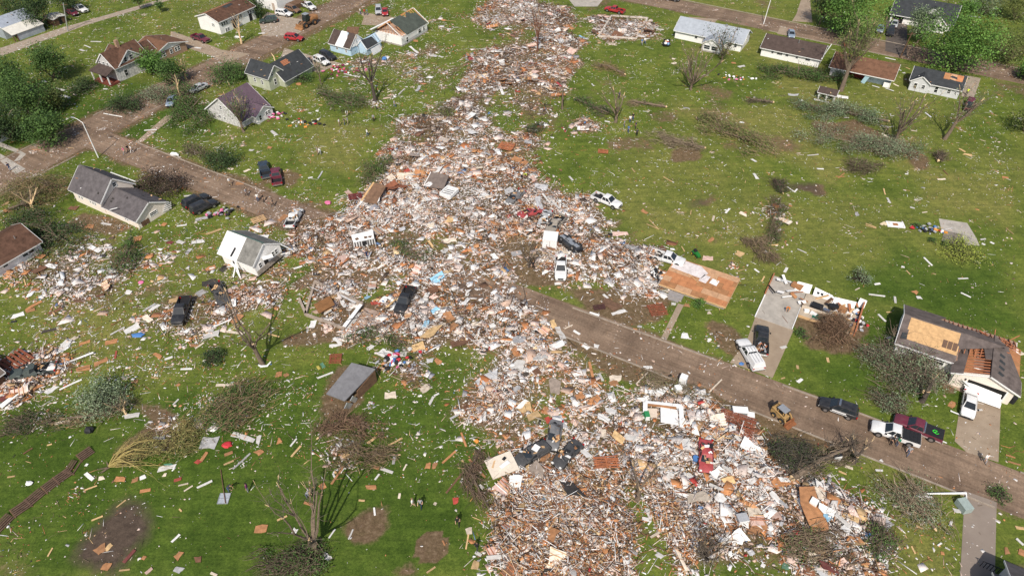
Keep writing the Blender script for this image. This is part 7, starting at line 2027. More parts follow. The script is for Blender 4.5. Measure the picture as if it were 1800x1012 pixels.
# ------------------------------------------------------------------ loose boards, panels and sheets, one by one
# tile letter: zoom tile of the photograph; then x1,y1,x2,y2 (quarter pixels), width in m, colour letter
BITS = """
a 635 295 718 297 .6 w|560 352 592 362 .8 w|1010 920 1110 915 .4 w|1060 930 1085 940 .3 w|720 800 870 825 .25 w|1140 250 1215 262 .5 w|725 627 760 630 .4 w|1370 335 1420 345 .8 w|1655 262 1710 265 1.2 w|590 320 640 340 .3 w|420 670 490 690 1.1 w|380 620 460 640 .8 w|300 570 330 580 .8 w|515 665 540 672 .7 c|845 200 815 205 .4 w|1535 440 1560 450 .4 w
b 520 190 560 185 .9 o|15 240 65 235 .6 w|20 260 85 240 .3 t|1220 390 1280 400 1.4 w|1080 330 1145 380 .8 w|1100 290 1140 290 1.5 o|1000 670 1050 625 .3 w|1195 545 1250 555 1 w|1000 815 1040 805 .3 w|105 920 150 955 .8 w|370 795 390 800 .7 w|1300 140 1340 150 1 o|1590 130 1620 190 .5 w|1620 190 1650 170 .8 r|610 520 740 545 .5 w|920 655 960 640 .2 c|1130 650 1155 600 .9 g|1480 385 1520 410 .9 o|1280 395 1320 405 .7 w|650 480 720 470 1 n|1700 580 1740 680 .9 w|440 740 470 742 .3 t|420 780 440 785 .6 w
c 665 305 740 325 .5 c|175 310 205 360 1.2 w|1590 475 1640 465 1 w|1120 455 1160 440 1 c|1120 415 1150 420 .9 c|1005 205 1070 215 .6 w|335 490 400 495 .8 o|365 520 385 530 .8 c|140 920 180 915 1.2 g|650 855 690 860 .5 w|1200 760 1250 765 .5 g|970 268 995 268 .3 w|1030 235 1060 255 .2 c|1600 860 1630 865 .7 w|560 590 575 610 .3 w|1540 445 1570 445 .9 o|380 180 430 210 1.4 o|470 250 510 275 .9 u|20 640 60 650 1 r|920 240 990 240 2.6 b
d 480 680 560 690 1.7 w|225 705 250 715 1 w|330 705 420 720 .5 c|440 815 475 820 .7 o|940 515 970 515 .8 w|965 475 1000 490 .3 t|905 490 940 500 .2 w|1395 115 1500 125 .9 g|1330 45 1360 45 1 o|880 590 920 610 .4 c|1000 920 1050 925 .3 c|1100 790 1150 830 .4 w|110 490 130 500 .6 o|130 665 220 670 1.4 g|530 830 570 830 .3 w|800 940 840 970 .6 c|1640 490 1665 495 .6 c
e 30 470 80 475 1 o|270 415 310 420 1.2 o|245 790 315 800 1.4 o|590 585 660 580 1.6 o|480 450 540 455 1.5 b|840 855 930 850 .5 w|930 805 970 805 1 w|1240 680 1300 710 1 w|1340 700 1440 680 1.3 w|1240 580 1320 570 .5 w|1370 540 1500 510 1 g|1130 565 1165 570 1.2 o|920 680 1010 660 1.6 o|890 740 980 720 1.2 o|1440 640 1560 600 .8 t|1315 775 1345 735 .9 g|1440 890 1520 860 1.3 o|1470 882 1512 870 .5 w|1750 45 1790 45 .9 w|650 740 800 735 .5 w|620 720 720 770 1.1 w|700 790 745 790 1 k|1655 280 1725 275 1.2 o|1290 370 1350 365 .5 w|1410 990 1520 970 1.8 k|330 855 410 870 1.2 w|1600 170 1640 180 .8 c|1710 200 1760 180 .9 c|440 330 480 310 .3 t|10 440 70 405 .8 t|240 920 330 870 1.2 b|170 950 185 1000 .2 t|1560 730 1525 740 .9 n|710 560 790 570 .6 w|1180 690 1210 700 1 m
f 80 25 120 30 1 o|160 545 215 505 1.2 o|15 600 40 632 .6 w|25 655 85 655 1.4 w|230 630 285 625 1.2 b|690 500 770 420 .5 w|920 130 1020 80 1.5 p|1350 570 1380 530 1.4 t|1200 590 1260 585 1.4 c|1010 615 1050 605 1.2 g|1240 980 1320 930 1.9 u|1210 685 1275 770 .4 t|1590 370 1640 400 1.2 w|1465 470 1520 460 1.5 w|1320 690 1420 670 1.5 c|1310 780 1350 740 1 w|1630 650 1690 680 1.2 g|1740 350 1800 340 2 g|1110 570 1150 520 1.1 w|785 900 830 880 .8 w|565 850 610 850 .9 w|260 880 330 860 .5 w|803 980 815 930 .4 o|365 245 400 235 .4 w|435 250 470 190 .3 g|970 755 1030 710 1 o|1360 850 1370 790 .8 w|1150 790 1170 800 .8 p|1560 660 1600 680 1.3 o|480 870 530 860 1 o|660 600 700 600 1.2 w|490 580 530 575 1 w|1660 790 1700 830 1.1 w|1440 180 1500 170 1 w|1545 180 1600 175 1 c|1610 100 1660 110 1.2 g|970 60 930 45 1 r|1055 215 1080 240 1.5 r|1680 60 1720 30 1.2 w
g 1680 105 1720 130 .7 w|1700 210 1725 250 .9 w|1500 490 1530 455 .5 w|1600 485 1650 505 1.1 c|910 465 950 490 1 o|700 640 810 630 1.4 p|1580 790 1615 755 1.6 t|1330 800 1420 810 1.5 p|1380 690 1420 660 .8 o|1030 745 1070 740 1.8 b|210 370 285 445 .5 w|240 370 340 490 .4 w|400 230 430 260 .5 w|5 775 60 765 1.7 g|1060 230 1130 270 .15 t|960 530 1030 600 .2 t|940 565 1040 605 .15 t|1190 720 1215 760 .2 t|1260 465 1255 500 .2 t|1410 545 1420 505 .4 c|250 900 300 865 1.1 m|0 655 50 660 1.1 o|1700 880 1740 905 .3 w|1770 750 1800 770 .8 w|1755 970 1775 930 .25 t|300 985 345 985 .8 w|330 740 380 790 1.6 c|150 310 240 320 1.8 g|180 390 200 470 1.4 g|840 170 865 205 .2 t|800 735 880 760 1.3 g|20 60 60 40 1.2 w|940 820 975 830 1.2 k|1000 920 1010 970 1.5 k|1650 480 1630 490 .4 o|1080 1000 1120 985 .8 w|0 120 110 150 1.6 o|1180 420 1190 418 .5 w|600 740 680 760 .5 w
h 270 85 360 75 .25 w|340 178 395 178 .5 w|835 380 860 420 .5 w|810 315 825 360 .25 t|1090 797 1158 860 .3 w|680 560 765 590 .2 t|680 572 765 600 .2 t|1370 70 1440 85 .9 t|1340 35 1390 60 .6 t|1645 235 1695 240 .8 o|1185 255 1250 248 .4 c|1185 95 1210 85 .8 c|115 905 135 870 .6 w|745 990 790 982 .5 w|470 230 540 235 .2 o|490 245 540 205 .2 o|0 715 75 712 .2 t|620 480 630 510 .8 g|1530 670 1490 675 .3 w|1560 690 1590 705 .4 w|1500 700 1528 712 .5 w|1080 485 1120 480 .2 c|995 445 1035 455 .4 w|985 215 960 212 .3 w|1330 950 1410 945 .25 w|1230 185 1265 220 .2 b|200 740 275 770 .2 w|960 870 935 862 .4 w|1670 590 1725 640 .12 t|105 540 110 490 .5 w|60 620 90 600 .4 w|75 570 100 555 .5 w|185 340 205 320 .3 w|130 300 195 345 .2 w|970 890 1000 920 .2 t
i 175 165 300 90 .8 o|180 170 250 150 1 o|80 205 170 180 1.2 w|340 190 440 140 .7 b|520 85 600 95 1.3 b|605 85 650 70 .8 o|680 75 740 50 .8 b|1045 170 1125 120 .8 w|770 335 885 275 .3 w|865 330 980 260 1.4 w|1160 185 1240 155 .9 o|1380 60 1440 20 1.5 g|1190 100 1270 80 1.4 t|430 440 490 370 1.8 w|740 390 830 370 1.2 o|1420 345 1560 320 1.7 w|1570 305 1730 325 .6 c|1630 250 1700 200 1.4 o|1480 290 1640 225 .3 w|1155 505 1220 485 .5 w|1080 460 1140 495 .9 o|1265 572 1360 572 .3 w|1510 685 1655 680 .6 c|410 725 585 640 .3 w|420 550 680 460 .35 w|0 870 210 705 1.1 w|10 820 160 715 1.1 m|530 580 640 560 1.2 o|660 545 760 500 1.1 o|0 560 80 520 2.6 b|100 540 230 555 .4 w|130 490 185 440 .5 w|165 490 205 440 .5 w|865 910 990 890 1 w|380 960 500 930 .4 c|510 950 560 930 .2 t|1215 825 1260 780 .25 w|925 660 965 655 .8 o|1240 690 1265 675 .6 o|850 835 890 870 .8 o|1020 210 1070 250 1.2 c|290 315 400 290 .8 k|120 235 75 240 .5 k|1600 20 1680 90 1.2 p|230 10 280 15 1 o|960 180 930 195 .3 t|810 500 820 440 .3 r|510 350 540 360 .9 c|880 30 920 35 1 w|550 400 640 370 .8 o|330 470 380 440 .4 t|1340 410 1400 405 .8 o|1370 430 1440 385 .3 c|1100 110 1000 170 .4 g|1500 310 1460 300 .8 w|240 730 300 690 1 o|330 740 400 690 1.2 w|1060 630 1120 635 .2 t
j 385 290 410 230 1.3 w|400 330 420 325 .6 w|640 300 735 175 .8 w|515 408 605 400 .7 w|545 355 600 395 .7 w|75 320 170 345 .25 t|135 610 190 605 1.2 o|200 620 235 600 .8 o|905 160 1060 30 .5 t|810 110 890 100 1 r|890 110 930 70 1.2 w|905 755 980 755 1.5 c|1150 730 1240 680 1.4 c|1185 105 1210 50 1 w|1230 90 1268 70 1.2 p|1455 140 1500 80 1 w|1340 340 1410 280 1.8 o|1100 440 1190 420 2 t|1190 400 1280 300 2.2 t|1235 190 1285 155 1 u|1180 310 1215 260 1 u|1100 320 1112 260 1 w|1370 420 1500 360 2.2 b|1560 450 1620 430 1.6 k|1220 820 1250 760 .4 w|1250 760 1290 740 .3 w|1580 690 1700 640 3 g|1605 960 1612 870 .4 w|1450 855 1500 855 .9 b|1360 925 1440 885 .3 g|425 640 550 590 .3 w|480 560 460 530 .7 n|880 450 960 490 1.6 w|1030 500 1055 420 1.3 w|740 320 840 275 .4 c|840 400 930 340 .4 c|1150 350 1190 330 1 w|1480 60 1500 20 .8 w|1285 230 1320 170 1 w|1300 290 1350 280 1 c|1520 270 1580 260 1 c|1640 290 1680 270 1 w|1400 340 1440 320 1.4 c|600 100 640 150 .9 w|765 80 800 55 .8 u|480 10 720 130 .5 g|1380 250 1340 190 1.6 o|780 440 830 400 .9 w|850 390 870 360 1 w|1265 530 1300 500 1.4 o|1200 520 1250 510 1 g|430 550 450 575 .5 y
k 5 380 100 380 2.2 g|280 225 300 290 1 t|310 270 365 370 1.1 w|270 430 370 400 1.4 w|190 240 240 240 1.4 w|540 175 620 195 .6 w|700 185 800 160 .8 w|640 45 675 75 .5 w|1115 110 1150 115 .8 w|1195 335 1250 340 1.3 w|1375 380 1400 360 .5 w|880 270 915 275 .5 g|920 560 990 560 .6 w|870 680 960 590 .2 c|680 640 780 630 1.4 c|680 680 740 670 1.2 o|1440 900 1510 890 1.7 c|0 550 100 570 2.2 w|150 510 250 510 1.4 w|240 700 370 710 3.4 h|40 850 140 840 2 t|100 920 200 880 1.4 t|540 830 620 770 1.4 o|450 780 500 770 1.2 o|650 870 740 880 1.3 w|590 910 690 950 1 w|330 900 375 990 1 g|1190 950 1230 1000 .7 w|540 520 570 640 .5 o|640 90 740 150 2.6 b|365 290 430 260 .2 c|850 290 880 292 .3 o|1210 120 1250 125 1 o|1370 175 1400 175 .8 c|610 600 640 660 .5 w|700 740 720 780 .6 w|1330 830 1370 870 .9 c|930 880 950 920 1 n|80 600 110 640 1.2 k|20 700 50 750 1.3 g|150 580 190 630 1.3 b|10 440 40 500 1.3 o|430 300 480 330 .4 w|500 400 540 430 1.1 w|570 405 612 415 .9 w|1000 770 1060 745 .9 w|880 790 950 800 .8 w|40 860 110 800 1 w|240 900 260 950 .9 r|210 860 260 870 1.4 o|1480 640 1380 740 .2 c
l 700 45 830 62 .3 w|1020 20 1060 45 1.3 o|1350 35 1430 70 .25 w|610 20 645 0 .2 c|770 185 830 240 .35 w|890 60 895 110 .4 w|85 425 130 412 .6 w|830 355 865 348 .4 w|415 490 425 525 .4 t|203 545 210 572 .5 t|680 400 710 405 .8 o|1270 840 1310 800 1 o|205 665 240 640 .6 w|1755 470 1800 460 .7 c|95 195 155 270 .1 b|1040 70 1085 68 .9 w|1030 670 1065 700 .3 c|495 115 565 112 .25 t|830 172 870 170 .2 t|1450 862 1508 858 .3 w|120 630 90 640 .2 t
m 670 850 740 810 1.3 o|740 800 790 820 1.1 t|735 970 775 910 1.1 o|865 925 955 825 .45 m|835 975 920 965 .2 t|1020 1000 1075 955 .5 p|1205 780 1270 715 .3 w|640 625 730 590 .2 t|815 535 890 475 .15 t|590 415 690 375 .2 t|980 420 1065 405 .6 o|1220 345 1280 325 .6 r|920 345 970 335 .8 o|800 330 890 335 .8 o|1070 50 1170 40 .9 g|1425 80 1545 80 2.3 g|1625 10 1790 65 1 w|1410 210 1460 140 .6 o|1575 165 1640 140 .6 o|1570 235 1650 200 .25 t|1230 900 1280 840 1 o|1365 900 1430 890 1 b|1380 400 1500 340 .3 w|1250 380 1330 360 .2 c|1240 980 1270 950 1.1 g|1480 990 1530 1010 .3 c|1290 420 1360 375 .2 c|600 290 660 340 .6 w|700 330 735 320 .7 c|160 160 235 110 .2 b|330 95 370 85 .2 t|1110 270 1240 240 .9 w|1150 240 1220 235 .7 n|1630 270 1770 145 .25 g|1000 880 1025 890 .6 o|1380 200 1400 220 .8 r|1550 250 1590 520 .1 b|620 235 600 230 .4 w|1145 305 1180 300 .7 c|985 330 1035 310 .7 w|1260 540 1280 560 .2 t|50 320 110 310 .2 t|335 880 375 810 .2 t
n 525 375 620 240 .3 o|540 290 560 330 .25 w|540 290 580 265 .25 w|925 100 1035 40 .25 t|240 105 290 45 .25 w|245 180 320 95 .3 t|870 255 970 290 .4 w|825 245 870 260 .4 o|770 390 850 390 .8 o|455 390 490 370 1 o|1195 240 1225 240 1.1 o|1240 240 1265 242 1.1 o|1305 225 1410 130 .3 o|1375 490 1430 480 1 r|835 340 870 295 .25 w|720 480 770 485 .25 t|0 685 75 680 1.3 o|1480 700 1525 690 1 c|1475 830 1495 715 .2 t|1540 845 1590 870 .5 w|1530 960 1555 895 1 t|145 625 225 590 .25 t|510 750 560 680 .2 w|650 760 685 680 .2 w|830 530 838 590 .25 w|1195 995 1265 945 .2 t|480 860 525 900 .8 w|335 495 400 515 .35 o|555 100 600 90 1 g|615 115 690 65 .4 w|1610 910 1800 880 .6 w|780 85 845 35 .4 t|965 230 975 170 .5 g|1330 440 1450 290 .25 b|615 165 660 185 1 t|1310 760 1330 800 .2 o|1440 0 1480 110 .3 o|10 130 40 160 1.2 o|150 65 180 55 1.2 o|0 60 30 60 1.8 w|1570 370 1600 400 .5 w|1490 185 1620 330 .3 o|1270 510 1250 500 .4 c|1005 470 1012 430 .3 c|1035 275 1060 225 .2 c|260 690 285 705 .9 w
o 215 220 260 150 1 o|100 370 115 165 .6 t|130 350 170 385 .8 t|0 250 60 265 .8 w|350 440 480 430 2.8 k|780 45 870 75 1.1 w|490 130 545 200 1 w|1140 110 1225 120 2.2 w|1470 390 1550 375 1.1 t|1650 390 1700 370 1.1 w|1370 390 1480 450 .5 w|1090 360 1120 300 1.1 w|1180 340 1265 315 1.2 w|1240 490 1370 490 2 c|1640 700 1800 660 1.7 o|1630 580 1750 590 1.9 c|1460 750 1520 790 2 w|1540 780 1620 750 2 w|910 610 985 625 .6 w|950 540 975 610 .8 w|440 770 495 780 1.4 t|780 930 830 930 1 w|390 1000 460 1000 1.4 w|970 745 1040 705 .3 c|715 385 800 450 .3 w|1010 850 1065 885 .8 w|1660 260 1730 290 1 c|1610 290 1680 320 1 w|1120 420 1240 480 .6 w|1730 360 1800 390 .6 w|360 660 420 760 .4 w|1080 260 1180 270 .4 w|1400 340 1460 280 1 w|1000 230 1080 290 .4 w|140 150 170 160 .9 w|20 180 70 240 .4 u|210 480 250 485 .6 u|130 680 230 720 1.6 b|640 0 650 50 1 c|700 30 780 90 1.2 t|300 390 340 370 1 c|60 560 95 530 1 t|1130 510 1165 520 .6 r|1045 510 1085 520 .9 t|1430 480 1480 540 1.4 w|1560 450 1600 480 1 t|1480 560 1520 600 1 c|1310 600 1380 615 .7 c|700 690 760 740 .3 o|830 830 880 870 .5 g|60 930 90 950 .9 w|230 850 260 840 .8 t|290 850 310 850 .8 w|1450 280 1560 330 .4 w|1550 60 1600 100 .6 w|1700 60 1760 60 .7 w|1480 170 1540 180 .9 w|1600 190 1660 190 1.2 w|1660 860 1690 850 .9 g|1750 930 1780 950 .6 w|1150 820 1230 1000 .4 c|150 250 220 330 2 h|1690 640 1780 700 .5 w|410 220 300 245 .4 w
p 245 450 350 740 2.8 o|10 380 210 340 1.6 o|320 460 420 460 2 c|210 260 300 340 1.3 w|300 610 395 700 .35 w|440 600 560 720 .6 w|490 680 550 750 1 w|480 590 640 670 1.1 t|660 640 830 720 1.1 w|560 820 680 800 .8 t|530 780 640 800 1.1 o|250 890 340 920 1.9 c|560 930 610 970 1.2 w|640 940 690 975 .4 t|490 275 555 300 .25 t|535 240 600 260 .5 c|750 270 810 272 .3 w|785 195 805 215 .4 w|1300 550 1365 565 .7 w|1130 500 1180 520 .5 w|1035 660 1095 680 .25 t|1005 800 1035 860 .2 t|1275 665 1290 625 .3 w|1680 205 1780 235 .25 o|1665 160 1740 185 .2 o|1660 835 1705 840 1 o|1760 835 1800 855 1 o|1735 670 1800 680 .4 t|800 910 835 930 .6 w|820 950 850 965 1 g|755 620 840 680 2.3 g|1210 850 1240 855 .5 o|1740 745 1800 800 .3 w|430 95 470 98 .4 w|395 85 425 105 .6 o|345 90 360 95 .8 r|225 210 320 95 .4 b|450 420 560 500 .4 w|560 510 720 590 .3 c|60 360 170 350 .9 w|0 440 80 520 1 w|50 470 130 560 .5 g|0 610 100 600 1.4 p|380 600 420 650 1.4 u|420 900 460 950 1.4 k|450 880 510 870 1 w|80 680 110 600 .4 g|0 700 20 750 .4 w|100 940 150 960 .9 n|890 740 930 830 .25 t|860 780 900 800 .9 p|960 720 975 750 .15 t|1240 810 1280 830 .15 w|1190 800 1220 780 .2 w|970 560 1010 580 .4 w|350 980 470 990 1.4 m|470 930 530 970 1.4 p
"""
NAMEC = dict(w='white', o='orange', t='tan', b='brown', r='red', g='grey', k='black', p='pinkish', u='light blue', c='cream', m='maroon', n='green', y='yellow', h='taupe')
BCOL = dict(w=(.66, .65, .63), o=(.40, .19, .085), t=(.56, .38, .19), b=(.15, .075, .045), r=(.38, .06, .045), g=(.40, .40, .41), k=(.03, .03, .033), p=(.60, .42, .36), u=(.28, .52, .70), c=(.66, .57, .46), m=(.16, .04, .04), n=(.08, .22, .14), y=(.6, .5, .1), h=(.34, .28, .24))
BM = {k: [mat('scrap_%s_%d' % (v.replace(' ', '_'), q), tuple(c * f + d for c, d in zip(BCOL[k], (.02 * q, .015 * q, .01 * q))), .85, .2 if k == 'w' else .32, 1.6, .15, bscale=9) for q, f in enumerate((1.05, .86, .66))] for k, v in NAMEC.items()}
LAND = [(250, 100, 'near the old farmhouse'), (110, 160, 'by the corner grove'), (400, 40, 'near the two-storey house'), (440, 190, 'by the purple-roofed house'), (480, 130, 'by the green house'), (620, 80, 'near the blue house'), (700, 55, 'by the rafter house'), (205, 345, 'below the cream house'), (30, 440, 'by the left-edge ranch'), (440, 445, 'around the leaning house'), (350, 360, 'by the parked black cars'), (480, 310, 'by the maroon pickup on dirt'), (388, 515, 'by the long black truck'), (322, 550, 'by the nose-down black pickup'), (62, 655, 'by the dark green pickup'), (190, 690, 'by the grey-green shrub'), (460, 635, 'by the wrapped bare tree'), (420, 720, 'by the brown brush heap'), (270, 790, 'by the fallen willow'), (60, 880, 'near the leaning fence'), (210, 930, 'on the dark garden soil'), (550, 950, 'by the dead tree'), (757, 957, 'near the round bare patch'), (735, 885, 'near the walking pair'), (615, 680, 'by the grey roof wreck'), (600, 545, 'inside the foundation'), (713, 530, 'by the black pickup'), (640, 420, 'by the crushed camper'), (660, 350, 'by the tipped brown slab'), (780, 335, 'by the torn gable'), (770, 500, 'at the rubble end of the street'), (760, 590, 'in the clothes-strewn rubble'), (930, 375, 'by the crushed red car'), (970, 425, 'by the white box trailer'), (1003, 435, 'by the overturned car'), (985, 475, 'by the open-door pickup'), (1065, 355, 'by the clean white pickup'), (1172, 458, 'by the pickup at the deck'), (1230, 490, 'by the bare floor deck'), (1060, 545, 'beside the upper street edge'), (1150, 545, 'by the red-brown slatted panel'), (1320, 615, 'by the tan drive'), (1440, 545, 'by the wrecked house'), (1690, 600, 'by the sheathed house'), (1570, 660, 'by the snapped lawn tree'), (1500, 720, 'near the police car'), (1640, 870, 'by the toppled lamp'), (1710, 940, 'by the grey drive'), (1480, 920, 'in the lower right rubble'), (1400, 860, 'by the big orange sheet'), (1240, 800, 'by the red car'), (1165, 735, 'by the white room frame'), (1290, 755, 'by the dark red panel'), (1240, 950, 'by the black stripped tree'), (1120, 860, 'by the stripped fork'), (997, 800, 'by the black sedan'), (930, 690, 'in the pale mid rubble'), (880, 820, 'by the cream wall piece'), (950, 930, 'in the brown lower rubble'), (1040, 620, 'at the lower street edge'), (1090, 45, 'by the basement ruin'), (1250, 70, 'near the grey-roofed ranch'), (1215, 140, 'by the many-limbed tree'), (1395, 90, 'near the dark-roofed ranch'), (1460, 160, 'by the playhouse'), (1520, 120, 'by the torn-open ranch'), (1645, 150, 'by the pale grey house'), (1580, 230, 'by the shattered trunk'), (1500, 260, 'by the tangled fallen tree'), (1280, 235, 'by the long fallen tree'), (1100, 215, 'by the walking group'), (940, 90, 'by the rust-brown tree'), (850, 180, 'in the upper rubble'), (890, 265, 'by the orange rafter panel'), (660, 160, 'by the upper snapped tree'), (1660, 400, 'by the concrete slab'), (1365, 380, 'by the tilled strip'), (1233, 350, 'near the black soil patch'), (1450, 330, 'by the brown soil patch'), (1540, 430, 'on the open right lawn'), (1480, 490, 'by the small sapling'), (1310, 440, 'by the brown thicket'), (1620, 40, 'near the charcoal roof'), (1750, 700, 'by the garage end')]
TILES = {c: (450 * (i % 4), 253 * (i // 4)) for i, c in enumerate('abcdefghijklmnop')}
USED = {}
def lay_bits():
    for line in BITS.strip().splitlines():
        tx, ty = TILES[line[0]]
        for it in line[2:].split('|'):
            x1, y1, x2, y2, wd, c = it.split()
            x1, y1, x2, y2, wd = [float(v) for v in (x1, y1, x2, y2, wd)]
            p, q = (tx + x1 / 4, ty + y1 / 4), (tx + x2 / 4, ty + y2 / 4)
            a, b_ = G(*p), G(*q)
            ln = max(.3, (b_ - a).length)
            wd = wd * .70 if wd > .45 else wd * .85
            ln *= .88 if wd < 1.2 else 1
            mid = (a + b_) / 2
            yaw = math.atan2(b_.y - a.y, b_.x - a.x)
            dn = float(sample(DENS, mid.x, mid.y))
            h0 = hz(mid.x, mid.y)
            board = wd <= .45
            th = random.uniform(.05, .09) if board else random.uniform(.03, .07)
            tl = .05 + .30 * min(1, dn)
            rx, ry = random.uniform(-tl, tl), random.uniform(-tl, tl) * (.5 if ln > 2 else 1)
            z = h0 + th / 2 + .02 + abs(math.sin(rx)) * wd / 2 + abs(math.sin(ry)) * ln / 2 + (.14 if dn > .35 else 0)
            # ragged outline with a slight bend in the middle
            hl, hw = ln / 2, wd / 2
            j = lambda s: random.uniform(-s, s)
            rag = .10 if board else .30
            n = 2 if board else random.choice((2, 3, 4))
            top = []
            bend = j(.06) * ln * (.3 if board else .6)
            for k in range(n + 1):
                f = k / n
                top.append((-hl + ln * f + (j(rag) * wd if k in (0, n) else 0), -hw * (1 + j(rag)), bend * math.sin(math.pi * f)))
            side2 = []
            for k in range(n + 1):
                f = 1 - k / n
                side2.append((-hl + ln * f + (j(rag) * wd if k in (0, n) else 0), hw * (1 + j(rag)), bend * math.sin(math.pi * f)))
            m = MB()
            N = n + 1
            vs = []
            for s_ in (0, th):
                vs += [(v[0], v[1], v[2] + s_ - th / 2) for v in top] + [(v[0], v[1], v[2] + s_ - th / 2) for v in side2]
            fs = []
            T = 2 * N
            for k in range(n):
                lo = (k, k + 1, T - 2 - k, T - 1 - k)
                fs += [lo[::-1], tuple(i + T for i in lo)]
            for k in range(T):
                fs.append((k, (k + 1) % T, T + (k + 1) % T, T + k))
            m.add(vs, fs)
            kind = 'board' if board else ('sheet' if wd > 1.25 else 'panel')
            o = m.build({'board': 'plank_scrap', 'sheet': 'torn_sheet', 'panel': 'siding_scrap'}[kind], random.choice(BM[c]))
            o.location = (mid.x, mid.y, z)
            o.rotation_euler = (rx, ry, yaw)
            px, py = (p[0] + q[0]) / 2, (p[1] + q[1]) / 2
            place = min(LAND, key=lambda L_: (L_[0] - px) ** 2 + (L_[1] - py) ** 2)[2]
            size = ('long ' if ln > 2.8 else 'short ' if ln < 1.2 else '') if board else ('long ' if ln > 3 * wd else 'squarish ' if ln < 1.35 * wd else 'broad ' if wd > 1.6 else 'small ' if ln < 1.2 else '')
            lab = '%s%s %s %s' % (size, NAMEC[c], {'board': 'splintered board', 'sheet': 'torn sheet', 'panel': 'broken panel'}[kind], place)
            tag(o, lab, kind, '%s debris %ss %s' % (NAMEC[c], kind, place))
            USED.setdefault(lab, []).append((o, px, py, ln))
lay_bits()
def wall_fragments(n=84):
    """torn wall and roof sections with their studs still nailed on, lying tilted in the rubble"""
    rnd = random.Random(5)
    pr = (np.clip(DENS, 0, 1.2) ** 2 * (GYY < 190)).ravel(); pr = pr / pr.sum()
    ks = np.random.default_rng(9).choice(len(pr), n, p=pr)
    for k in ks:
        x, y = float(GXX.ravel()[k]), float(GYY.ravel()[k])
        zc = y * CP + CAM_H * SP
        px, py = 900 + FPX * x / zc, 506 - FPX * (y * SP - CAM_H * CP) / zc
        if any(abs(v.location.x - x) < 3 and abs(v.location.y - y) < 3 for v in VO.values()): continue
        c = rnd.choice('wwwwccoopphgbt')
        place = min(LAND, key=lambda L_: (L_[0] - px) ** 2 + (L_[1] - py) ** 2)[2]
        lab = '%s wall section with bare studs %s' % (NAMEC[c], place)
        t = thing('broken_framing', lab, 'wall section', (x, y, hz(x, y) + .35), rnd.uniform(0, 6.28), 'torn wall sections')
        t.rotation_euler[0], t.rotation_euler[1] = rnd.uniform(-.4, .4), rnd.uniform(-.4, .4)
        l, w = rnd.uniform(1.4, 3.4), rnd.uniform(.9, 2.2)
        P = [(-l / 2, -w / 2), (l * rnd.uniform(-.1, .2), -w / 2 * rnd.uniform(.7, 1.1)), (l / 2, -w / 2 * rnd.uniform(.6, 1)), (l / 2 * rnd.uniform(.7, 1), w * rnd.uniform(.0, .2)), (l / 2 * rnd.uniform(.5, 1), w / 2), (l * rnd.uniform(-.2, .1), w / 2 * rnd.uniform(.6, 1)), (-l / 2 * rnd.uniform(.7, 1.1), w / 2)]
        MB().prism([(a, b_, 0) for a, b_ in P], (0, 0, .05)).build('wall_sheet', BM[c][rnd.randint(0, 1)], t)
        up = rnd.random() < .6
        for i in range(rnd.randint(3, 5)):
            xx = -l / 2 + l * (i + .5) / 5
            MB().bar((xx, -w * rnd.uniform(.4, .65), .1 if up else -.05), (xx + rnd.uniform(-.1, .1), w * rnd.uniform(.4, .7), .1 if up else -.05), .07, .09).build('stud', rnd.choice([LUMBER, REDWOOD, TRIM]), t)
        USED.setdefault(lab, []).append((t, px, py, l))
wall_fragments()
def tell_apart():
    """look-alikes at one place: say how they lie to one another"""
    for lab, L_ in USED.items():
        if len(L_) < 2:
            continue
        xs, ys = [q[1] for q in L_], [q[2] for q in L_]
        if max(xs) - min(xs) > max(ys) - min(ys):
            S, w1, w2 = sorted(L_, key=lambda q: q[1]), 'leftmost', 'rightmost'
        else:
            S, w1, w2 = sorted(L_, key=lambda q: q[2]), 'farther', 'nearest'
        n = len(S)
        words = {2: (w1, w2), 3: (w1, 'middle', w2)}.get(n) or tuple([w1] + ['%s from %s' % (k, 'left' if w1 == 'leftmost' else 'behind') for k in ('second', 'third', 'fourth', 'fifth', 'sixth', 'seventh', 'eighth', 'ninth')[:n - 2]] + [w2])
        for w_, q in zip(words, S):
            q[0]['label'] = '%s, %s of %s' % (lab, w_, {2: 'two', 3: 'three', 4: 'four', 5: 'five', 6: 'six', 7: 'seven', 8: 'eight'}.get(n, 'several'))
tell_apart()

# ------------------------------------------------------------------ rubble nobody could count
SCRAPM = mat('rubble_scraps', (.5, .5, .5), .85, .3, 5, attr='Col', spec=.2)
PALS = {
    'white': ([(.78, .75, .72), (.72, .64, .59), (.66, .52, .45), (.56, .40, .31), (.50, .23, .10), (.36, .155, .07), (.15, .085, .055), (.045, .04, .036), (.36, .35, .36), (.56, .38, .20), (.12, .20, .36), (.42, .06, .05)], [.25, .18, .14, .09, .13, .09, .025, .03, .025, .03, .007, .007]),
    'wood': ([(.76, .73, .69), (.66, .54, .46), (.54, .37, .26), (.48, .225, .10), (.36, .16, .075), (.17, .09, .058), (.05, .044, .038), (.32, .31, .31), (.56, .39, .21), (.10, .18, .34), (.40, .05, .05)], [.20, .13, .12, .20, .16, .06, .04, .03, .05, .005, .004]),
    'top': ([(.76, .72, .69), (.68, .59, .54), (.60, .46, .38), (.50, .31, .21), (.40, .185, .095), (.20, .11, .075), (.05, .045, .04), (.40, .40, .42), (.54, .37, .2), (.12, .22, .40), (.44, .07, .08)], [.22, .18, .17, .13, .14, .05, .025, .035, .03, .008, .01]),
}
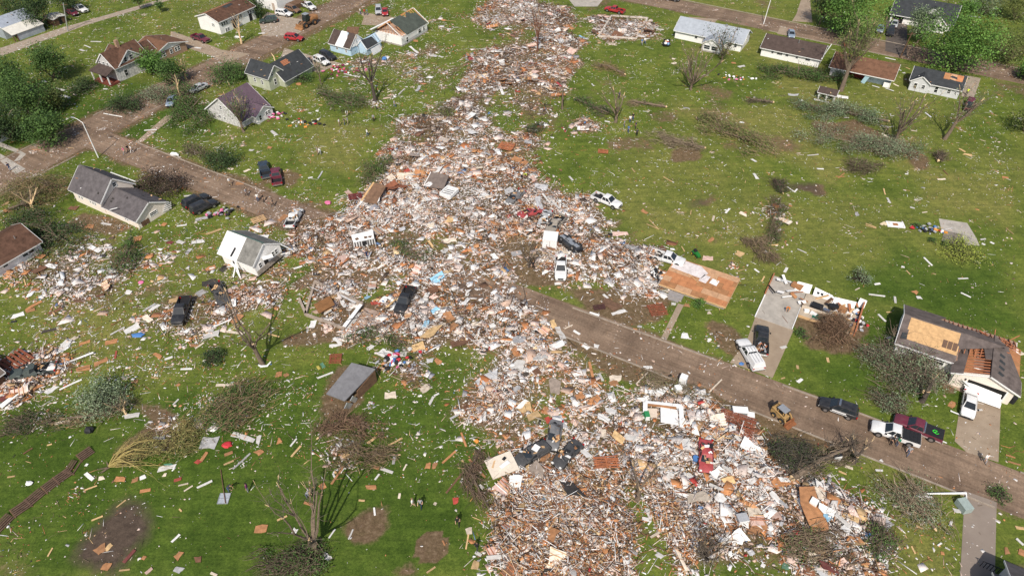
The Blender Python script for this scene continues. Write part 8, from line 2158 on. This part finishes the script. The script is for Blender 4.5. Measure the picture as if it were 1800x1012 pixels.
WHITE_DRIFTS = [(900, 645, 4, 3.5), (1100, 490, 8, 5), (1270, 850, 7, 5), (960, 620, 3, 3), (1160, 730, 5, 4), (830, 350, 6, 5), (780, 370, 6, 5), (740, 560, 5, 5), (1180, 800, 5, 4), (1490, 930, 4, 3), (170, 450, 5, 4), (1090, 50, 7, 8), (920, 30, 8, 10), (860, 200, 6, 10), (1240, 880, 5, 4), (120, 490, 7, 4)]
CLUST = [np.array(c) for c in ([(.76, .75, .73), (.72, .69, .67), (.66, .60, .56)], [(.68, .52, .45), (.60, .42, .34), (.74, .62, .56)], [(.50, .22, .095), (.42, .165, .07), (.56, .29, .14)], [(.30, .125, .065), (.20, .09, .05), (.36, .165, .085)], [(.09, .065, .05), (.05, .045, .04), (.14, .10, .075)], [(.40, .40, .42), (.50, .50, .52), (.30, .30, .33)], [(.54, .37, .20), (.46, .29, .15), (.60, .45, .27)])]
def scatter(name, n, weight, palette, label, spec, lift=1.0, wood=None, chip=False, clump=.7, ctype=(.33, .23, .21, .08, .04, .02, .09)):
    """n scraps where weight (a grid) is high; most of them in heaps that share a colour and a lie"""
    pr = weight.ravel() / weight.sum()
    nc = max(40, n // 34)
    kc = RNG.choice(len(pr), nc, p=pr)
    cx, cy = GXX.ravel()[kc] + (RNG.random(nc) - .5) * GS, GYY.ravel()[kc] + (RNG.random(nc) - .5) * GS
    cr = .35 + 1.9 * RNG.random(nc) ** 2
    ct = RNG.choice(len(CLUST), nc, p=np.array(ctype) / sum(ctype))
    cyaw = RNG.random(nc) * 6.28
    k = RNG.choice(len(pr), n, p=pr)
    x = GXX.ravel()[k] + (RNG.random(n) - .5) * GS * 1.2
    y = GYY.ravel()[k] + (RNG.random(n) - .5) * GS * 1.2
    inc = RNG.random(n) < clump
    ci = RNG.integers(0, nc, n)
    x = np.where(inc, cx[ci] + RNG.normal(0, 1, n) * cr[ci], x)
    y = np.where(inc, cy[ci] + RNG.normal(0, 1, n) * cr[ci], y)
    d = np.clip(sample(DENS, x, y), 0, 1)
    h = sample(HEAP, x, y)
    kinds = RNG.choice(len(spec), n, p=[s[0] for s in spec])
    S = np.zeros((n, 3)); jit = np.zeros(n); tilt = np.zeros(n)
    for i, (_, l0, l1, w0, w1, t0, t1, jj, tl) in enumerate(spec):
        q = kinds == i
        c = q.sum()
        S[q, 0] = l0 + (l1 - l0) * RNG.random(c) ** 2
        S[q, 1] = w0 + (w1 - w0) * RNG.random(c) ** 1.6
        S[q, 2] = t0 + (t1 - t0) * RNG.random(c)
        jit[q], tilt[q] = jj, tl
    tl = tilt * (.12 + .88 * d)
    pit, rol = RNG.normal(0, 1, n) * tl * .6, RNG.normal(0, 1, n) * tl
    yaw = RNG.random(n) * 6.28
    q = inc & (RNG.random(n) < .45)
    yaw[q] = cyaw[ci[q]] + RNG.normal(0, .3, q.sum())
    M = rotm(yaw, pit, rol)
    rest = np.abs(np.sin(pit)) * S[:, 0] / 2 + np.abs(np.sin(rol)) * S[:, 1] / 2 + S[:, 2] / 2
    z = h * .8 + np.minimum(rest, .9) * .8 + lift * RNG.random(n) ** 2 * .45 * d
    cols, pw = PALS[palette]
    C = np.array(cols)[RNG.choice(len(cols), n, p=np.array(pw) / sum(pw))]
    q = inc & (RNG.random(n) < .6)
    for t_ in range(len(CLUST)):
        qq = q & (ct[ci] == t_)
        C[qq] = CLUST[t_][RNG.integers(0, 3, qq.sum())]
    # plaster and siding lie in drifts: some patches are mostly white
    wb = np.clip((fbm(x * .13 + 51, y * .13 + 23, 3) - .50) * 3.2, 0, .4)
    for cx, cy, rx_, ry_ in WHITE_DRIFTS:
        c0 = G(cx, cy)
        wb = np.maximum(wb, .75 * np.clip(1.4 - np.hypot((x - c0.x) / rx_, (y - c0.y) / ry_), 0, 1))
    q = RNG.random(n) < wb * .85
    C[q] = np.array([(.76, .75, .73), (.72, .69, .67), (.66, .61, .58), (.60, .50, .45)])[RNG.integers(0, 4, q.sum())]
    if wood is not None:                                     # long pieces are mostly lumber
        q = (kinds == wood) & (RNG.random(n) < .45)
        wc = np.array([(.55, .38, .20), (.40, .20, .10), (.26, .13, .07), (.62, .52, .44), (.74, .72, .70)])
        C[q] = wc[RNG.integers(0, 5, q.sum())]
    C = C * (.76 + .42 * RNG.random((n, 1)))
    PP, C = np.stack([x, y, z], 1), np.clip(C, 0, .8)
    me = chips(name, PP, S, M, C, SCRAPM) if chip else pieces(name, PP, S, M, C, jit, SCRAPM)
    tag(link(name, me), label, 'debris', None, 'stuff')
# (share, length range, width range, thickness range, corner jitter, tilt)
DENSE = [(.205, .10, .40, .06, .22, .02, .08, .45, .6), (.36, .18, .80, .12, .52, .015, .04, .6, .45), (.035, .8, 2.0, .5, 1.4, .03, .05, .6, .3), (.32, .35, 2.6, .035, .10, .03, .06, .1, .35), (.08, .15, .42, .12, .34, .08, .24, .4, .6)]
STICKY = [(.24, .10, .40, .05, .2, .02, .08, .45, .6), (.24, .16, .8, .12, .5, .015, .04, .55, .45), (.46, .35, 2.6, .03, .09, .03, .06, .1, .4), (.06, .15, .5, .12, .4, .08, .22, .4, .6)]
LIGHT = [(.46, .08, .30, .05, .18, .01, .05, .45, .3), (.16, .18, .55, .10, .36, .01, .04, .55, .25), (.38, .25, 1.4, .025, .08, .02, .05, .1, .1)]
CRUMB = [(1.0, .06, .28, .05, .20, .02, .09, 0, .6)]
D2 = np.clip(DENS, 0, 1.2) ** 1.5
LOWER = [(600, 480), (840, 480), (1100, 600), (1700, 900), (1700, 1080), (500, 1080), (500, 800)]
UPPER = [(500, -30), (1250, -30), (1250, 275), (500, 275)]
BROWN = [(830, 820), (960, 760), (1120, 800), (1220, 900), (1280, 1080), (820, 1080)]
mB = inpoly(WXX, WYY, gp(BROWN))
mU = inpoly(WXX, WYY, gp(UPPER))
scatter('rubble', 44000, D2 * ~mB * ~mU, 'white', 'mass of pale shattered house rubble across the middle and lower right', DENSE, wood=3)
scatter('rubble', 13000, D2 * mB, 'wood', 'mass of brown splintered lumber rubble at the bottom', STICKY, wood=2, ctype=(.32, .17, .25, .10, .05, .03, .08))
scatter('rubble', 18000, D2 * mU, 'top', 'mass of pinkish grey rubble in the far upper band', DENSE, wood=3)
scatter('rubble', 46000, D2 * ~mB * ~mU, 'white', 'pale crumbled plaster and chips between the larger rubble', CRUMB, 1.2, chip=True)
scatter('rubble', 10000, D2 * mB, 'wood', 'brown wood chips between the splintered lumber', CRUMB, 1.2, chip=True, ctype=(.32, .17, .25, .10, .06, .03, .07))
scatter('rubble', 18000, D2 * mU, 'top', 'pinkish chips between the far upper rubble', CRUMB, 1.2, chip=True)
NEAR = blur((DENS > .2).astype(float), 14)
LZ = sum(v * blur(inpoly(GXX, GYY, gp(p)).astype(float), 5) for p, v in (([(-50, -20), (800, -20), (720, 230), (560, 330), (-50, 420)], .9), ([(-50, 420), (560, 330), (640, 480), (560, 700), (-50, 760)], 2.2), ([(340, 700), (840, 640), (860, 860), (700, 860), (430, 860)], 1.3), ([(1020, 60), (1400, 180), (1400, 470), (1060, 420)], .45), ([(1380, 150), (1800, 200), (1800, 520), (1400, 460)], .35), ([(1460, 800), (1700, 860), (1690, 1030), (1540, 1000)], .6), ([(1040, 540), (1340, 560), (1330, 660), (1180, 620)], .6)))
LITW = (.10 + LZ + 1.3 * np.clip(NEAR, 0, 1) + .55 * np.clip(fbm(GXX * .05 + 9, GYY * .05 + 2) - .42, 0, 1) * 3) * (.15 + fbm(GXX * .25, GYY * .25) ** 2)
VIS = np.abs(GXX) < (GYY * .743 + 54) * .80
scatter('litter', 40000, LITW * VIS, 'white', 'pale splinters and scraps strewn over the lawns and streets', LIGHT, .2, wood=2, clump=.4)
scatter('litter', 60000, (LITW + .10) * VIS, 'white', 'tiny pale crumbs sprinkled over the lawns and streets', CRUMB, .1, chip=True, clump=.35)
def grass_twigs():
    n = 8000
    pr = (LITW * VIS).ravel(); pr = pr / pr.sum()
    k = RNG.choice(len(pr), n, p=pr)
    A = np.stack([GXX.ravel()[k], GYY.ravel()[k], np.full(n, .03)], 1)
    A[:, 2] += sample(HEAP, A[:, 0], A[:, 1])
    an = RNG.random(n) * 6.28
    ln = .3 + 1.4 * RNG.random(n) ** 2
    B = A + np.stack([np.cos(an) * ln, np.sin(an) * ln, .05 * RNG.random(n)], 1)
    me = twig_mesh('litter', A, B, .012 + .03 * RNG.random(n) ** 2, np.array([(.20, .15, .10)]) * (.4 + 1.2 * RNG.random((n, 1))))
    tag(link('litter', me), 'broken twigs scattered across lawns and rubble', 'twigs', None, 'stuff')
grass_twigs()

def rubble_branches():
    n = 10000
    pr = (D2 * (.2 + np.clip(fbm(GXX * .11 + 5, GYY * .11 + 61, 3) - .4, 0, 1) * 6)).ravel(); pr = pr / pr.sum()
    k = RNG.choice(len(pr), n, p=pr)
    A = np.stack([GXX.ravel()[k] + RNG.random(n) * .6, GYY.ravel()[k] + RNG.random(n) * .6, np.zeros(n)], 1)
    A[:, 2] = sample(HEAP, A[:, 0], A[:, 1]) * .8 + .15 + .25 * RNG.random(n)
    an = RNG.random(n) * 6.28
    ln = .5 + 2.6 * RNG.random(n) ** 2
    B = A + np.stack([np.cos(an) * ln, np.sin(an) * ln, (RNG.random(n) - .2) * .7], 1)
    B[:, 2] = np.maximum(B[:, 2], .1)
    me = twig_mesh('rubble_branches', A, B, .018 + .055 * RNG.random(n) ** 3, np.array([(.105, .070, .050)]) * (.4 + 1.3 * RNG.random((n, 1))))
    tag(link('rubble_branches', me), 'dark torn branches tangled through the rubble', 'branches', None, 'stuff')
rubble_branches()
